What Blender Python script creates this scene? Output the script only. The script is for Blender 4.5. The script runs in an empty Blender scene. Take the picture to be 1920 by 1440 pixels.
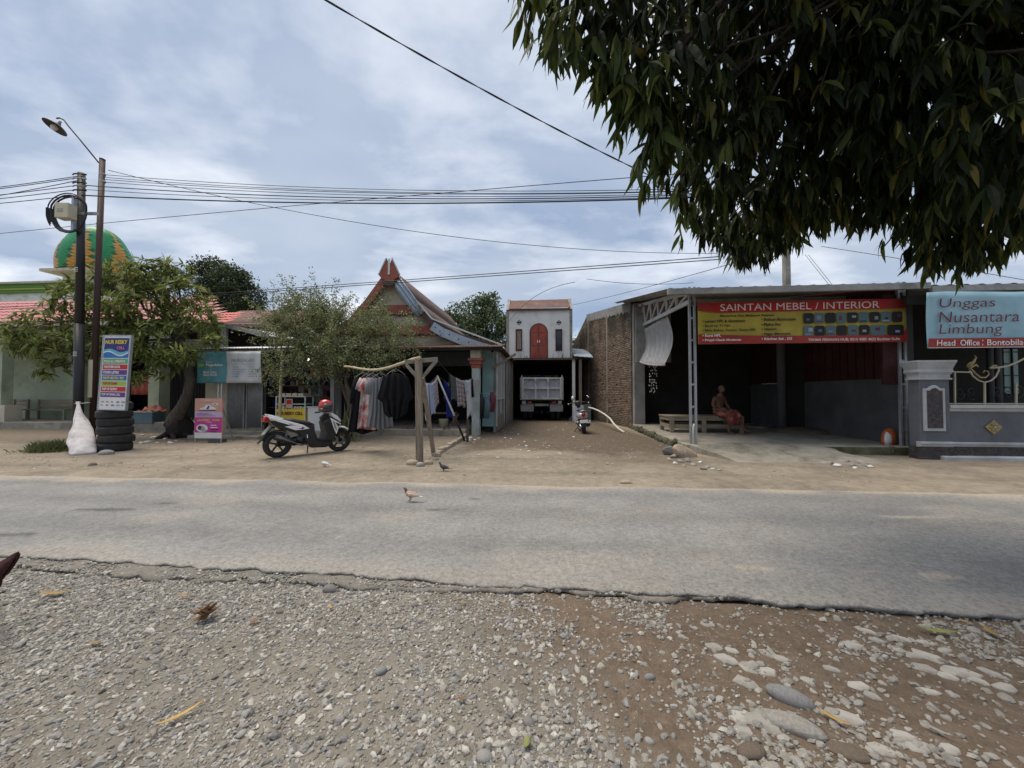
import bpy, math, random
import numpy as np
from mathutils import Vector, Matrix, Euler
random.seed(7); RNG = np.random.default_rng(7)
SC = bpy.context.scene; COL = SC.collection
R = math.radians
# ------------------------------------------------------------------ camera
F, CAMZ = 721.0, 1.4
PITCH = math.atan(18 / F)
cam_d = bpy.data.cameras.new('camera'); cam = bpy.data.objects.new('camera', cam_d); COL.objects.link(cam)
cam_d.sensor_fit = 'HORIZONTAL'; cam_d.angle = 2 * math.atan(960 / F)
cam_d.clip_start = 0.05; cam_d.clip_end = 2000
cam.location = (0, 0, CAMZ); cam.rotation_euler = (math.pi / 2 + PITCH, 0, 0)
SC.camera = cam
# ------------------------------------------------------------------ sky, sun, exposure
SUN_EL, SUN_AZ = R(70), R(-70)          # azimuth from +Y towards +X
world = bpy.data.worlds.new('World'); SC.world = world; world.use_nodes = True
def build_sky():
    nt = world.node_tree; nt.nodes.clear(); N = nt.nodes.new; L = nt.links.new
    out = N('ShaderNodeOutputWorld'); bg = N('ShaderNodeBackground'); bg.inputs['Strength'].default_value = 0.1
    sky = N('ShaderNodeTexSky'); sky.sky_type = 'NISHITA'; sky.sun_disc = False
    sky.sun_elevation = SUN_EL; sky.sun_rotation = SUN_AZ; sky.dust_density = 2.0; sky.air_density = 1.2
    tc = N('ShaderNodeTexCoord'); sep = N('ShaderNodeSeparateXYZ'); L(tc.outputs['Generated'], sep.inputs[0])
    zc = N('ShaderNodeMath'); zc.operation = 'MAXIMUM'; L(sep.outputs['Z'], zc.inputs[0]); zc.inputs[1].default_value = 0.0
    za = N('ShaderNodeMath'); za.operation = 'ADD'; L(zc.outputs[0], za.inputs[0]); za.inputs[1].default_value = 0.16
    dv = N('ShaderNodeVectorMath'); dv.operation = 'DIVIDE'
    cb = N('ShaderNodeCombineXYZ'); [L(za.outputs[0], cb.inputs[i]) for i in range(3)]
    L(tc.outputs['Generated'], dv.inputs[0]); L(cb.outputs[0], dv.inputs[1])
    def noise(scale, det, rough, dist, off):
        mp = N('ShaderNodeMapping'); mp.inputs['Location'].default_value = off; mp.inputs['Scale'].default_value = (1.0, 1.35, 0.0)
        L(dv.outputs[0], mp.inputs[0])
        n = N('ShaderNodeTexNoise'); n.inputs['Scale'].default_value = scale; n.inputs['Detail'].default_value = det
        n.inputs['Roughness'].default_value = rough; n.inputs['Distortion'].default_value = dist
        L(mp.outputs[0], n.inputs['Vector']); return n
    n1 = noise(0.62, 5, 0.5, 0.25, (3.1, 1.7, 0)); n2 = noise(1.15, 6, 0.56, 0.15, (7.3, 2.2, 0))
    r1 = N('ShaderNodeValToRGB'); L(n1.outputs['Fac'], r1.inputs[0])
    e = r1.color_ramp.elements; e[0].position = 0.36; e[0].color = (2.3, 3.0, 4.3, 1); e[1].position = 0.62; e[1].color = (3.9, 4.45, 5.35, 1)
    r2 = N('ShaderNodeValToRGB'); L(n2.outputs['Fac'], r2.inputs[0])
    e = r2.color_ramp.elements; e[0].position = 0.47; e[0].color = (0, 0, 0, 1); e[1].position = 0.76; e[1].color = (1, 1, 1, 1)
    mx = N('ShaderNodeMix'); mx.data_type = 'RGBA'; L(r2.outputs[0], mx.inputs[0]); L(r1.outputs[0], mx.inputs[6]); mx.inputs[7].default_value = (7.8, 8.0, 8.4, 1)
    r3 = N('ShaderNodeValToRGB'); L(n1.outputs['Fac'], r3.inputs[0])
    e = r3.color_ramp.elements; e[0].position = 0.25; e[0].color = (0.75,) * 3 + (1,); e[1].position = 0.45; e[1].color = (0.93,) * 3 + (1,)
    m2 = N('ShaderNodeMix'); m2.data_type = 'RGBA'; L(r3.outputs[0], m2.inputs[0]); L(sky.outputs[0], m2.inputs[6]); L(mx.outputs[2], m2.inputs[7])
    L(m2.outputs[2], bg.inputs['Color']); L(bg.outputs[0], out.inputs[0])
build_sky()
sun_d = bpy.data.lights.new('sun', 'SUN'); sun = bpy.data.objects.new('sun', sun_d); COL.objects.link(sun)
sun_d.energy = 2.5; sun_d.angle = R(40); sun_d.color = (1.0, 0.90, 0.76)
sun_dir = Vector((math.sin(SUN_AZ) * math.cos(SUN_EL), math.cos(SUN_AZ) * math.cos(SUN_EL), math.sin(SUN_EL)))
sun.rotation_euler = sun_dir.to_track_quat('Z', 'Y').to_euler()
vs = SC.view_settings; vs.view_transform = 'Standard'; vs.look = 'None'; vs.exposure = 0.52; vs.gamma = 1.0; vs.use_curve_mapping = False
SC.cycles.max_bounces = 6; SC.cycles.diffuse_bounces = 3; SC.cycles.transparent_max_bounces = 6

# ------------------------------------------------------------------ pixel to place
def ray(px, py):
    a = (px - 960) / F; b = (720 - py) / F
    return Vector((a, math.cos(PITCH) - b * math.sin(PITCH), math.sin(PITCH) + b * math.cos(PITCH)))
def at(px, py, d):
    r = ray(px, py); return Vector((0, 0, CAMZ)) + r * (d / r.y)
def gnd(px, py, h=0.06):
    r = ray(px, py); return Vector((0, 0, CAMZ)) + r * ((h - CAMZ) / r.z)
class Frame:                                   # upright plane through (px, d), turned rz degrees
    def __init__(s, px, d, rz=-5.0):
        s.o = Vector(((px - 960) / F * d, d, 0)); s.rz = R(rz)
        s.m = Matrix.Translation(s.o) @ Matrix.Rotation(s.rz, 4, 'Z'); s.i = s.m.inverted()
    def uz(s, px, py, v=0.0):
        o = s.i @ Vector((0, 0, CAMZ)); r = s.i.to_3x3() @ ray(px, py)
        p = o + r * ((v - o.y) / r.y); return p.x, p.z
    def u(s, px, v=0.0): return s.uz(px, 738, v)[0]
    def loc(s, w): return s.i @ Vector(w)
# ------------------------------------------------------------------ mesh builder
class MB:
    def __init__(s): s.v = []; s.f = []; s.mi = []; s.cur = 0
    def add(s, vs, fs):
        b = len(s.v); s.v += [tuple(v) for v in vs]
        for f in fs: s.f.append(tuple(b + i for i in f)); s.mi.append(s.cur)
        return s
    def box(s, x0, x1, y0, y1, z0, z1):
        return s.add([(x0,y0,z0),(x1,y0,z0),(x1,y1,z0),(x0,y1,z0),(x0,y0,z1),(x1,y0,z1),(x1,y1,z1),(x0,y1,z1)],
              [(0,3,2,1),(4,5,6,7),(0,1,5,4),(1,2,6,5),(2,3,7,6),(3,0,4,7)])
    def obox(s, c, size, rot=None):
        c = Vector(c); M = Euler(rot).to_matrix() if rot else Matrix.Identity(3); hx, hy, hz = [q / 2 for q in size]
        P = [c + M @ Vector(p) for p in [(-hx,-hy,-hz),(hx,-hy,-hz),(hx,hy,-hz),(-hx,hy,-hz),(-hx,-hy,hz),(hx,-hy,hz),(hx,hy,hz),(-hx,hy,hz)]]
        return s.add(P, [(0,3,2,1),(4,5,6,7),(0,1,5,4),(1,2,6,5),(2,3,7,6),(3,0,4,7)])
    def bar(s, p0, p1, w, h, up=(0, 0, 1)):
        p0, p1 = Vector(p0), Vector(p1); d = (p1 - p0).normalized(); up = Vector(up)
        if abs(d.dot(up)) > 0.98: up = Vector((0, 1, 0))
        a = d.cross(up).normalized() * (w / 2); b = a.cross(d).normalized() * (h / 2)
        P = [p0 - a - b, p0 + a - b, p0 + a + b, p0 - a + b, p1 - a - b, p1 + a - b, p1 + a + b, p1 - a + b]
        return s.add(P, [(0,1,2,3),(7,6,5,4),(0,4,5,1),(1,5,6,2),(2,6,7,3),(3,7,4,0)])
    def tube(s, pts, r, n=8, cap=True, flat=None, up=(0, 0, 1), shift=0.0):
        pts = [Vector(p) for p in pts]; k = len(pts); rs = r if isinstance(r, (list, tuple)) else [r] * k
        fl = flat if isinstance(flat, (list, tuple)) else [flat or 1.0] * k
        vs = []; prev = None
        for i, p in enumerate(pts):
            d = (pts[min(i + 1, k - 1)] - pts[max(i - 1, 0)])
            d = d.normalized() if d.length > 1e-9 else Vector((0, 0, 1))
            if prev is None:
                q = Vector(up); q = q if abs(d.dot(q)) < 0.95 else Vector((1, 0, 0))
                a = d.cross(q).normalized()
            else:
                a = (prev - d * prev.dot(d)).normalized()
            prev = a; b = a.cross(d)
            for j in range(n):
                t = 2 * math.pi * (j + shift) / n
                vs.append(p + a * (math.cos(t) * rs[i]) + b * (math.sin(t) * rs[i] * fl[i]))
        fs = [(i * n + j, i * n + (j + 1) % n, (i + 1) * n + (j + 1) % n, (i + 1) * n + j) for i in range(k - 1) for j in range(n)]
        if cap: fs += [tuple(range(n - 1, -1, -1)), tuple(range((k - 1) * n, k * n))]
        return s.add(vs, fs)
    def lathe(s, prof, n=16, M=None, a0=0, a1=2 * math.pi):
        M = M or Matrix.Identity(4); full = abs(a1 - a0 - 2 * math.pi) < 1e-6; m = n if full else n + 1
        vs = [M @ Vector((r * math.cos(a0 + (a1 - a0) * j / n), r * math.sin(a0 + (a1 - a0) * j / n), z)) for r, z in prof for j in range(m)]
        fs = []
        for i in range(len(prof) - 1):
            for j in range(n):
                q = (j + 1) % m
                fs.append((i * m + j, i * m + q, (i + 1) * m + q, (i + 1) * m + j))
        return s.add(vs, fs)
    def ell(s, c, r, nu=12, nv=8, rot=None):
        c = Vector(c); M = Euler(rot).to_matrix() if rot else Matrix.Identity(3)
        vs = [c + M @ Vector((0, 0, -r[2]))]
        for i in range(1, nv):
            ph = -math.pi / 2 + math.pi * i / nv
            vs += [c + M @ Vector((r[0] * math.cos(ph) * math.cos(2 * math.pi * j / nu), r[1] * math.cos(ph) * math.sin(2 * math.pi * j / nu), r[2] * math.sin(ph))) for j in range(nu)]
        vs.append(c + M @ Vector((0, 0, r[2]))); t = len(vs) - 1
        fs = [(0, 1 + (j + 1) % nu, 1 + j) for j in range(nu)]
        for i in range(nv - 2):
            for j in range(nu):
                a = 1 + i * nu + j; b = 1 + i * nu + (j + 1) % nu; fs.append((a, b, b + nu, a + nu))
        fs += [(t, 1 + (nv - 2) * nu + j, 1 + (nv - 2) * nu + (j + 1) % nu) for j in range(nu)]
        return s.add(vs, fs)
    def prism(s, poly, t0, t1, plane='xz'):            # poly in a plane, thickness along the third axis
        def P(a, b, t): return {'xz': (a, t, b), 'xy': (a, b, t), 'yz': (t, a, b)}[plane]
        n = len(poly); vs = [P(a, b, t0) for a, b in poly] + [P(a, b, t1) for a, b in poly]
        fs = [tuple(range(n)), tuple(range(2 * n - 1, n - 1, -1))] + [(i, n + i, n + (i + 1) % n, (i + 1) % n) for i in range(n)]
        return s.add(vs, fs)
    def grid(s, fn, nu, nv):                           # fn(u,v) -> point, u,v in 0..1
        vs = [fn(i / nu, j / nv) for j in range(nv + 1) for i in range(nu + 1)]
        return s.add(vs, [(j * (nu + 1) + i, j * (nu + 1) + i + 1, (j + 1) * (nu + 1) + i + 1, (j + 1) * (nu + 1) + i) for j in range(nv) for i in range(nu)])
    def mesh(s, name, mats, smooth=False):
        me = bpy.data.meshes.new(name); me.from_pydata(s.v, [], s.f)
        mats = mats if isinstance(mats, (list, tuple)) else [mats]
        for m in mats: me.materials.append(m)
        if len(mats) > 1: me.polygons.foreach_set('material_index', s.mi)
        if smooth: me.polygons.foreach_set('use_smooth', [True] * len(me.polygons))
        me.update(); return me
    def build(s, name, mats, parent=None, smooth=False, bev=0, solid=0, sub=0, bseg=2):
        me = s.mesh(name, mats, smooth)
        import bmesh as _b
        bm = _b.new(); bm.from_mesh(me); _b.ops.recalc_face_normals(bm, faces=bm.faces); bm.to_mesh(me); bm.free()
        o = bpy.data.objects.new(name, me); COL.objects.link(o); o.parent = parent
        if solid: q = o.modifiers.new('solid', 'SOLIDIFY'); q.thickness = solid
        if sub: q = o.modifiers.new('sub', 'SUBSURF'); q.levels = sub; q.render_levels = sub
        if bev:
            q = o.modifiers.new('bevel', 'BEVEL'); q.width = bev; q.segments = bseg; q.limit_method = 'ANGLE'; q.angle_limit = R(40)
        return o
def mbx(): return MB()
def empty(name, loc=(0, 0, 0), rz=0.0):
    o = bpy.data.objects.new(name, None); COL.objects.link(o); o.location = loc; o.rotation_euler = (0, 0, rz); o.empty_display_size = 0.2; return o
def tag(o, label=None, cat=None, group=None, kind=None):
    if label: o['label'] = label
    if cat: o['category'] = cat
    if group: o['group'] = group
    if kind: o['kind'] = kind
    return o
def thing(name, label, cat, loc=(0, 0, 0), rz=0.0, group=None): return tag(empty(name, loc, rz), label, cat, group)
def fthing(name, label, cat, fr, group=None): return thing(name, label, cat, fr.o, fr.rz, group)
def struct(o): o['kind'] = 'structure'; return o
def link_mesh(name, me, parent=None, loc=(0,0,0), rot=(0,0,0), scale=(1,1,1)):
    o = bpy.data.objects.new(name, me); COL.objects.link(o); o.parent = parent
    o.location = loc; o.rotation_euler = rot; o.scale = scale; return o
def np_mesh(name, V, Q, mats, col=None, smooth=False, mi=None):
    """V (n,3) float, Q (m,k) int with k = 3 or 4, col (n,3) stored as a colour attribute"""
    me = bpy.data.meshes.new(name); m, k = Q.shape
    me.vertices.add(len(V)); me.vertices.foreach_set('co', np.asarray(V, np.float32).ravel())
    me.loops.add(m * k); me.loops.foreach_set('vertex_index', np.asarray(Q, np.int32).ravel())
    me.polygons.add(m); me.polygons.foreach_set('loop_start', np.arange(0, m * k, k, dtype=np.int32))
    try: me.polygons.foreach_set('loop_total', np.full(m, k, np.int32))
    except Exception: pass
    mats = mats if isinstance(mats, (list, tuple)) else [mats]
    for q in mats: me.materials.append(q)
    if mi is not None: me.polygons.foreach_set('material_index', np.asarray(mi, np.int32))
    me.polygons.foreach_set('use_smooth', np.full(m, smooth, bool))
    me.update(calc_edges=True); me.validate()
    if col is not None:
        a = me.color_attributes.new('tint', 'FLOAT_COLOR', 'POINT')
        a.data.foreach_set('color', np.concatenate([col, np.ones((len(V), 1))], 1).astype(np.float32).ravel())
    return me
def vnoise(x, y, seed=0):                              # smooth value noise for numpy arrays
    r = np.random.default_rng(seed); T = r.random((64, 64))
    xi = np.floor(x).astype(int); yi = np.floor(y).astype(int); fx = x - xi; fy = y - yi
    fx = fx * fx * (3 - 2 * fx); fy = fy * fy * (3 - 2 * fy); g = lambda a, b: T[a % 64, b % 64]
    return (g(xi, yi) * (1 - fx) + g(xi + 1, yi) * fx) * (1 - fy) + (g(xi, yi + 1) * (1 - fx) + g(xi + 1, yi + 1) * fx) * fy
def fbm(x, y, seed=0, o=4):
    s = 0; a = 0.5; t = 0
    for i in range(o): s = s + a * vnoise(x * 2 ** i, y * 2 ** i, seed + i); t += a; a *= 0.5
    return s / t
def sstep(a, b, x): t = np.clip((x - a) / (b - a), 0, 1); return t * t * (3 - 2 * t)
# ------------------------------------------------------------------ materials
def mat(name, c1, c2=None, scale=6.0, rough=0.75, metal=0.0, bump=0.15, bscale=None, dirt=None, dirt_amt=0.35, dscale=1.3,
        attr=False, trans=0.0, spec=0.4, stretch=(1, 1, 1), coat=0.0, rnd=0.0, bdist=0.01):
    m = bpy.data.materials.new(name); m.use_nodes = True; nt = m.node_tree; N = nt.nodes.new; L = nt.links.new
    b = nt.nodes['Principled BSDF']; out = nt.nodes['Material Output']
    b.inputs['Roughness'].default_value = rough; b.inputs['Metallic'].default_value = metal
    b.inputs['Specular IOR Level'].default_value = spec; b.inputs['Coat Weight'].default_value = coat
    tc = N('ShaderNodeTexCoord'); mp = N('ShaderNodeMapping'); mp.inputs['Scale'].default_value = stretch; L(tc.outputs['Object'], mp.inputs[0])
    def noise(s, d=5, r=0.6):
        n = N('ShaderNodeTexNoise'); n.inputs['Scale'].default_value = s; n.inputs['Detail'].default_value = d; n.inputs['Roughness'].default_value = r
        L(mp.outputs[0], n.inputs['Vector']); return n
    def mixc(fac, a, bb, mode='MIX'):
        x = N('ShaderNodeMix'); x.data_type = 'RGBA'; x.blend_type = mode
        for s, q in ((0, fac), (6, a), (7, bb)):
            if hasattr(q, 'is_output'): L(q, x.inputs[s])
            elif isinstance(q, (int, float)): x.inputs[s].default_value = q
            else: x.inputs[s].default_value = tuple(q)[:3] + (1,)
        return x.outputs[2]
    def ramp(f, p0, p1, v0=0.0, v1=1.0):
        r = N('ShaderNodeMapRange'); r.interpolation_type = 'SMOOTHSTEP'; L(f, r.inputs[0])
        for i, v in zip((1, 2, 3, 4), (p0, p1, v0, v1)): r.inputs[i].default_value = v
        return r.outputs[0]
    c2 = c2 or tuple(q * 0.72 for q in c1)
    n = noise(scale); base = mixc(ramp(n.outputs['Fac'], 0.32, 0.68), c1, c2)
    if attr:
        a = N('ShaderNodeAttribute'); a.attribute_name = 'tint'; base = mixc(1.0, base, a.outputs['Color'], 'MULTIPLY')
    if dirt:
        nd = noise(dscale, 7, 0.65); base = mixc(ramp(nd.outputs['Fac'], 0.48, 0.72, 0, dirt_amt * 2), base, dirt)
    if rnd:
        oi = N('ShaderNodeObjectInfo'); h = N('ShaderNodeHueSaturation'); L(base, h.inputs['Color'])
        L(ramp(oi.outputs['Random'], 0, 1, 1 - rnd, 1 + rnd), h.inputs['Value']); base = h.outputs[0]
    L(base, b.inputs['Base Color'])
    if bump:
        nb = noise(bscale or scale * 4, 4, 0.65); bp = N('ShaderNodeBump'); bp.inputs['Strength'].default_value = bump; bp.inputs['Distance'].default_value = bdist
        L(nb.outputs['Fac'], bp.inputs['Height']); L(bp.outputs[0], b.inputs['Normal'])
        rr = ramp(nb.outputs['Fac'], 0.2, 0.8, max(0.02, rough - 0.1), min(1, rough + 0.1)); L(rr, b.inputs['Roughness'])
    if trans:
        t = N('ShaderNodeBsdfTranslucent'); L(base, t.inputs['Color']); mx = N('ShaderNodeMixShader'); mx.inputs[0].default_value = trans
        L(b.outputs[0], mx.inputs[1]); L(t.outputs[0], mx.inputs[2]); L(mx.outputs[0], out.inputs[0])
    m['_base'] = 1
    return m
M = {}
def mk(key, *a, **k): M[key] = mat(key, *a, **k); return M[key]
mk('concrete', (0.36,0.34,0.30), (0.24,0.225,0.19), 2.5, 0.9, bump=0.35, bscale=22, dirt=(0.10,0.095,0.07), dirt_amt=0.4)
mk('slab_concrete', (0.36,0.33,0.275), (0.25,0.23,0.185), 2.4, 0.9, bump=0.7, bscale=14, dirt=(0.13,0.115,0.085), dirt_amt=0.5, dscale=1.6, bdist=0.02)
mk('moss_concrete', (0.16,0.15,0.10), (0.07,0.075,0.035), 4, 0.95, bump=0.8, bscale=14, dirt=(0.05,0.05,0.035), dirt_amt=0.5, bdist=0.03)
mk('grey_plaster', (0.30,0.30,0.29), (0.22,0.215,0.20), 1.8, 0.92, bump=0.2, bscale=30, dirt=(0.12,0.115,0.10), dirt_amt=0.35)
mk('dark_plaster', (0.10,0.103,0.107), (0.07,0.07,0.074), 1.5, 0.9, bump=0.2, bscale=25, dirt=(0.07,0.07,0.065), dirt_amt=0.3)
mk('white_plaster', (0.80,0.79,0.75), (0.70,0.69,0.65), 1.2, 0.9, bump=0.15, bscale=20, dirt=(0.30,0.29,0.26), dirt_amt=0.25)
mk('cream_plaster', (0.55,0.50,0.40), (0.44,0.40,0.32), 1.5, 0.9, bump=0.15, bscale=20, dirt=(0.24,0.21,0.17), dirt_amt=0.3)
mk('green_plaster', (0.40,0.45,0.33), (0.32,0.37,0.26), 1.2, 0.88, bump=0.1, dirt=(0.20,0.21,0.16), dirt_amt=0.3)
mk('teal_plaster', (0.24,0.40,0.42), (0.18,0.32,0.33), 1.5, 0.85, bump=0.1, dirt=(0.20,0.22,0.20), dirt_amt=0.35)
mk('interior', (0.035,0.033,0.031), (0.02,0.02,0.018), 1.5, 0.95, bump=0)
mk('red_paint', (0.36,0.07,0.045), (0.26,0.05,0.035), 3, 0.6, bump=0.1, dirt=(0.22,0.12,0.10), dirt_amt=0.3)
mk('red_board', (0.33,0.095,0.062), (0.25,0.075,0.05), 2.5, 0.7, bump=0.1, dirt=(0.17,0.07,0.05), dirt_amt=0.4)
mk('dark_red', (0.06,0.014,0.014), (0.035,0.009,0.009), 3, 0.6, bump=0.05)
mk('wood_grey', (0.30,0.25,0.19), (0.16,0.13,0.10), 5, 0.85, bump=0.5, bscale=14, stretch=(5,5,0.45), dirt=(0.12,0.10,0.08), dirt_amt=0.3)
mk('wood_beam', (0.28,0.25,0.21), (0.17,0.15,0.125), 5, 0.85, bump=0.4, bscale=14, stretch=(0.6,5,5))
mk('wood_bench', (0.30,0.25,0.18), (0.20,0.165,0.12), 4, 0.8, bump=0.3, bscale=12, stretch=(0.6,5,5))
mk('bamboo', (0.52,0.45,0.29), (0.40,0.33,0.20), 6, 0.55, bump=0.2)
mk('galv', (0.42,0.44,0.46), (0.33,0.35,0.37), 4, 0.42, 0.55, bump=0.1, dirt=(0.20,0.18,0.16), dirt_amt=0.25)
mk('galv_dull', (0.36,0.36,0.35), (0.27,0.27,0.26), 3, 0.6, 0.35, bump=0.1, dirt=(0.15,0.13,0.11), dirt_amt=0.35)
mk('galv_blue', (0.36,0.43,0.50), (0.28,0.34,0.41), 3, 0.5, 0.3, bump=0.1, dirt=(0.16,0.15,0.14), dirt_amt=0.3)
mk('zinc_door', (0.30,0.315,0.32), (0.23,0.24,0.245), 2, 0.6, 0.25, bump=0.1, dirt=(0.15,0.15,0.14), dirt_amt=0.25)
mk('rust_roof', (0.17,0.075,0.055), (0.10,0.055,0.045), 2.2, 0.75, 0.1, bump=0.2, dirt=(0.22,0.17,0.14), dirt_amt=0.3)
mk('rust_brown', (0.12,0.075,0.06), (0.08,0.05,0.042), 2.0, 0.8, 0.1, bump=0.2, dirt=(0.06,0.045,0.04), dirt_amt=0.3)
mk('tile_red', (0.55,0.085,0.06), (0.44,0.06,0.05), 3, 0.5, 0.0, bump=0.05, dirt=(0.28,0.10,0.09), dirt_amt=0.3)
mk('tile_rose', (0.47,0.13,0.13), (0.38,0.10,0.10), 3, 0.55, 0.0, bump=0.05, dirt=(0.27,0.13,0.12), dirt_amt=0.3)
mk('white_metal', (0.62,0.63,0.62), (0.52,0.53,0.52), 4, 0.5, 0.1, bump=0.05, dirt=(0.35,0.33,0.30), dirt_amt=0.25)
mk('black_metal', (0.022,0.022,0.024), (0.014,0.014,0.015), 5, 0.42, 0.2, bump=0.08)
mk('pole_black', (0.018,0.018,0.020), (0.030,0.028,0.027), 3, 0.4, 0.2, bump=0.1, dirt=(0.07,0.06,0.05), dirt_amt=0.25, stretch=(1,1,0.2))
mk('pole_brown', (0.055,0.027,0.021), (0.035,0.018,0.015), 4, 0.55, 0.2, bump=0.2, dirt=(0.10,0.06,0.045), dirt_amt=0.3, stretch=(1,1,0.2))
mk('cable', (0.012,0.012,0.014), (0.02,0.02,0.022), 5, 0.5, bump=0)
mk('rubber', (0.022,0.022,0.022), (0.035,0.034,0.032), 8, 0.8, bump=0.15, dirt=(0.09,0.08,0.065), dirt_amt=0.25, dscale=5)
mk('plastic_black', (0.016,0.016,0.017), (0.024,0.024,0.024), 6, 0.45, bump=0.05, dirt=(0.07,0.063,0.05), dirt_amt=0.18, dscale=4)
mk('seat_black', (0.012,0.012,0.013), (0.018,0.018,0.018), 20, 0.6, bump=0.2, bscale=120)
mk('paint_white', (0.82,0.82,0.82), (0.79,0.79,0.78), 3, 0.22, bump=0, coat=0.4, spec=0.5, dirt=(0.5,0.48,0.45), dirt_amt=0.1, dscale=4)
mk('paint_silver', (0.50,0.51,0.52), (0.46,0.47,0.48), 3, 0.28, 0.35, bump=0, coat=0.4)
mk('alloy_dark', (0.05,0.05,0.052), (0.035,0.035,0.036), 6, 0.4, 0.6, bump=0.05)
mk('alloy', (0.22,0.22,0.22), (0.15,0.15,0.15), 6, 0.42, 0.7, bump=0.1)
mk('chrome', (0.75,0.76,0.78), (0.7,0.71,0.73), 4, 0.12, 1.0, bump=0)
mk('lamp_red', (0.42,0.012,0.014), (0.30,0.01,0.01), 6, 0.12, bump=0, coat=0.5)
mk('helmet_red', (0.52,0.020,0.016), (0.42,0.014,0.012), 5, 0.12, bump=0, coat=0.8)
mk('visor', (0.05,0.05,0.052), (0.07,0.07,0.07), 5, 0.1, bump=0, coat=0.5)
mk('truck_white', (0.58,0.58,0.56), (0.48,0.49,0.49), 4, 0.55, 0.0, bump=0.1, dirt=(0.22,0.19,0.16), dirt_amt=0.4, dscale=3.0)
mk('truck_rim', (0.45,0.43,0.40), (0.33,0.29,0.25), 5, 0.6, 0.0, bump=0.1, dirt=(0.20,0.11,0.07), dirt_amt=0.5, dscale=5)
mk('tarp_blue', (0.035,0.045,0.33), (0.025,0.03,0.22), 5, 0.55, bump=0.3)
mk('tarp_grey', (0.50,0.50,0.49), (0.34,0.34,0.335), 3, 0.7, bump=0.3, stretch=(6,6,0.6), dirt=(0.24,0.235,0.22), dirt_amt=0.3)
mk('sack', (0.58,0.55,0.55), (0.46,0.43,0.43), 7, 0.8, bump=0.35, bscale=60, dirt=(0.33,0.29,0.26), dirt_amt=0.4, dscale=4)
mk('skin', (0.17,0.088,0.055), (0.12,0.06,0.038), 6, 0.55, bump=0.1)
mk('hair_grey', (0.16,0.15,0.14), (0.08,0.075,0.07), 60, 0.8, bump=0.4)
mk('rock_grey', (0.27,0.258,0.24), (0.19,0.182,0.168), 9, 0.85, bump=0.3, bscale=60, rnd=0.25)
mk('rock_pale', (0.37,0.35,0.31), (0.28,0.262,0.23), 9, 0.9, bump=0.35, bscale=60, dirt=(0.22,0.18,0.14), dirt_amt=0.3, dscale=7, rnd=0.15)
mk('rock_blue', (0.235,0.232,0.228), (0.165,0.163,0.16), 11, 0.75, bump=0.25, bscale=90, dirt=(0.30,0.29,0.27), dirt_amt=0.2, dscale=6)
mk('rock_tan', (0.42,0.34,0.25), (0.33,0.26,0.19), 5, 0.9, bump=0.4, bscale=25, dirt=(0.25,0.19,0.14), dirt_amt=0.3)
mk('rock_brown', (0.14,0.11,0.082), (0.10,0.078,0.058), 9, 0.9, bump=0.4, bscale=50, rnd=0.2)
mk('white_bit', (0.62,0.61,0.57), (0.5,0.49,0.46), 8, 0.8, bump=0.2, rnd=0.15)
mk('gravel', (1.0,1.0,1.0), (0.72,0.71,0.69), 45, 0.9, bump=0.3, bscale=160, attr=True)
mk('brick', (0.95,0.95,0.95), (0.72,0.70,0.66), 14, 0.95, bump=0.6, bscale=60, attr=True, bdist=0.01)
mk('mango_leaf', (1,1,1), (0.8,0.82,0.75), 8, 0.55, bump=0, attr=True, trans=0.36, spec=0.22)
mk('leaf', (1,1,1), (0.8,0.82,0.75), 5, 0.55, bump=0, attr=True, trans=0.25)
mk('bark', (0.13,0.105,0.08), (0.07,0.057,0.045), 5, 0.95, bump=0.9, bscale=18, stretch=(3,3,0.7), bdist=0.03)
mk('bark_dark', (0.042,0.034,0.028), (0.026,0.021,0.018), 5, 0.95, bump=0.9, bscale=18, stretch=(3,3,0.7), bdist=0.03)
mk('dry_leaf', (0.46,0.31,0.11), (0.36,0.22,0.07), 12, 0.7, bump=0.2, trans=0.15, rnd=0.2)
mk('brown_leaf', (0.20,0.105,0.05), (0.13,0.065,0.035), 12, 0.8, bump=0.3, rnd=0.2)
mk('green_leaf', (0.22,0.24,0.07), (0.16,0.18,0.05), 12, 0.6, bump=0.2)
def flat(key, c, rough=0.6, spec=0.3): return mk(key, c, tuple(q * 0.88 for q in c), 3, rough, bump=0, spec=spec)
for k_, c_ in dict(ink_white=(0.72,0.72,0.70), ink_black=(0.02,0.02,0.022), ink_yellow=(0.72,0.56,0.05), ink_red=(0.50,0.035,0.03), ink_navy=(0.035,0.045,0.20),
        ink_teal=(0.09,0.33,0.36), ink_green=(0.10,0.38,0.16), ink_purple=(0.14,0.05,0.25), ink_blue=(0.03,0.16,0.45), ink_cyan=(0.13,0.42,0.52), ink_lime=(0.30,0.48,0.08),
        ink_pink=(0.58,0.17,0.33), ink_magenta=(0.50,0.05,0.30), ink_peach=(0.60,0.32,0.25), ink_lilac=(0.55,0.42,0.60), ink_grey=(0.25,0.27,0.30), ink_darkteal=(0.10,0.17,0.20),
        ink_maroon=(0.15,0.035,0.05), ink_skyblue=(0.30,0.50,0.58), ink_steel=(0.33,0.38,0.44), ink_orange=(0.60,0.22,0.04), ink_cream=(0.60,0.55,0.40)).items(): flat(k_, c_)
mk('banner_red', (0.34,0.03,0.022), (0.26,0.022,0.018), 2, 0.5, bump=0.1, bscale=3)
mk('banner_yellow', (0.44,0.35,0.04), (0.33,0.26,0.03), 2, 0.5, bump=0.1, bscale=3)
mk('banner_blue', (0.31,0.50,0.58), (0.24,0.41,0.50), 2, 0.5, bump=0.1, bscale=3)
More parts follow.
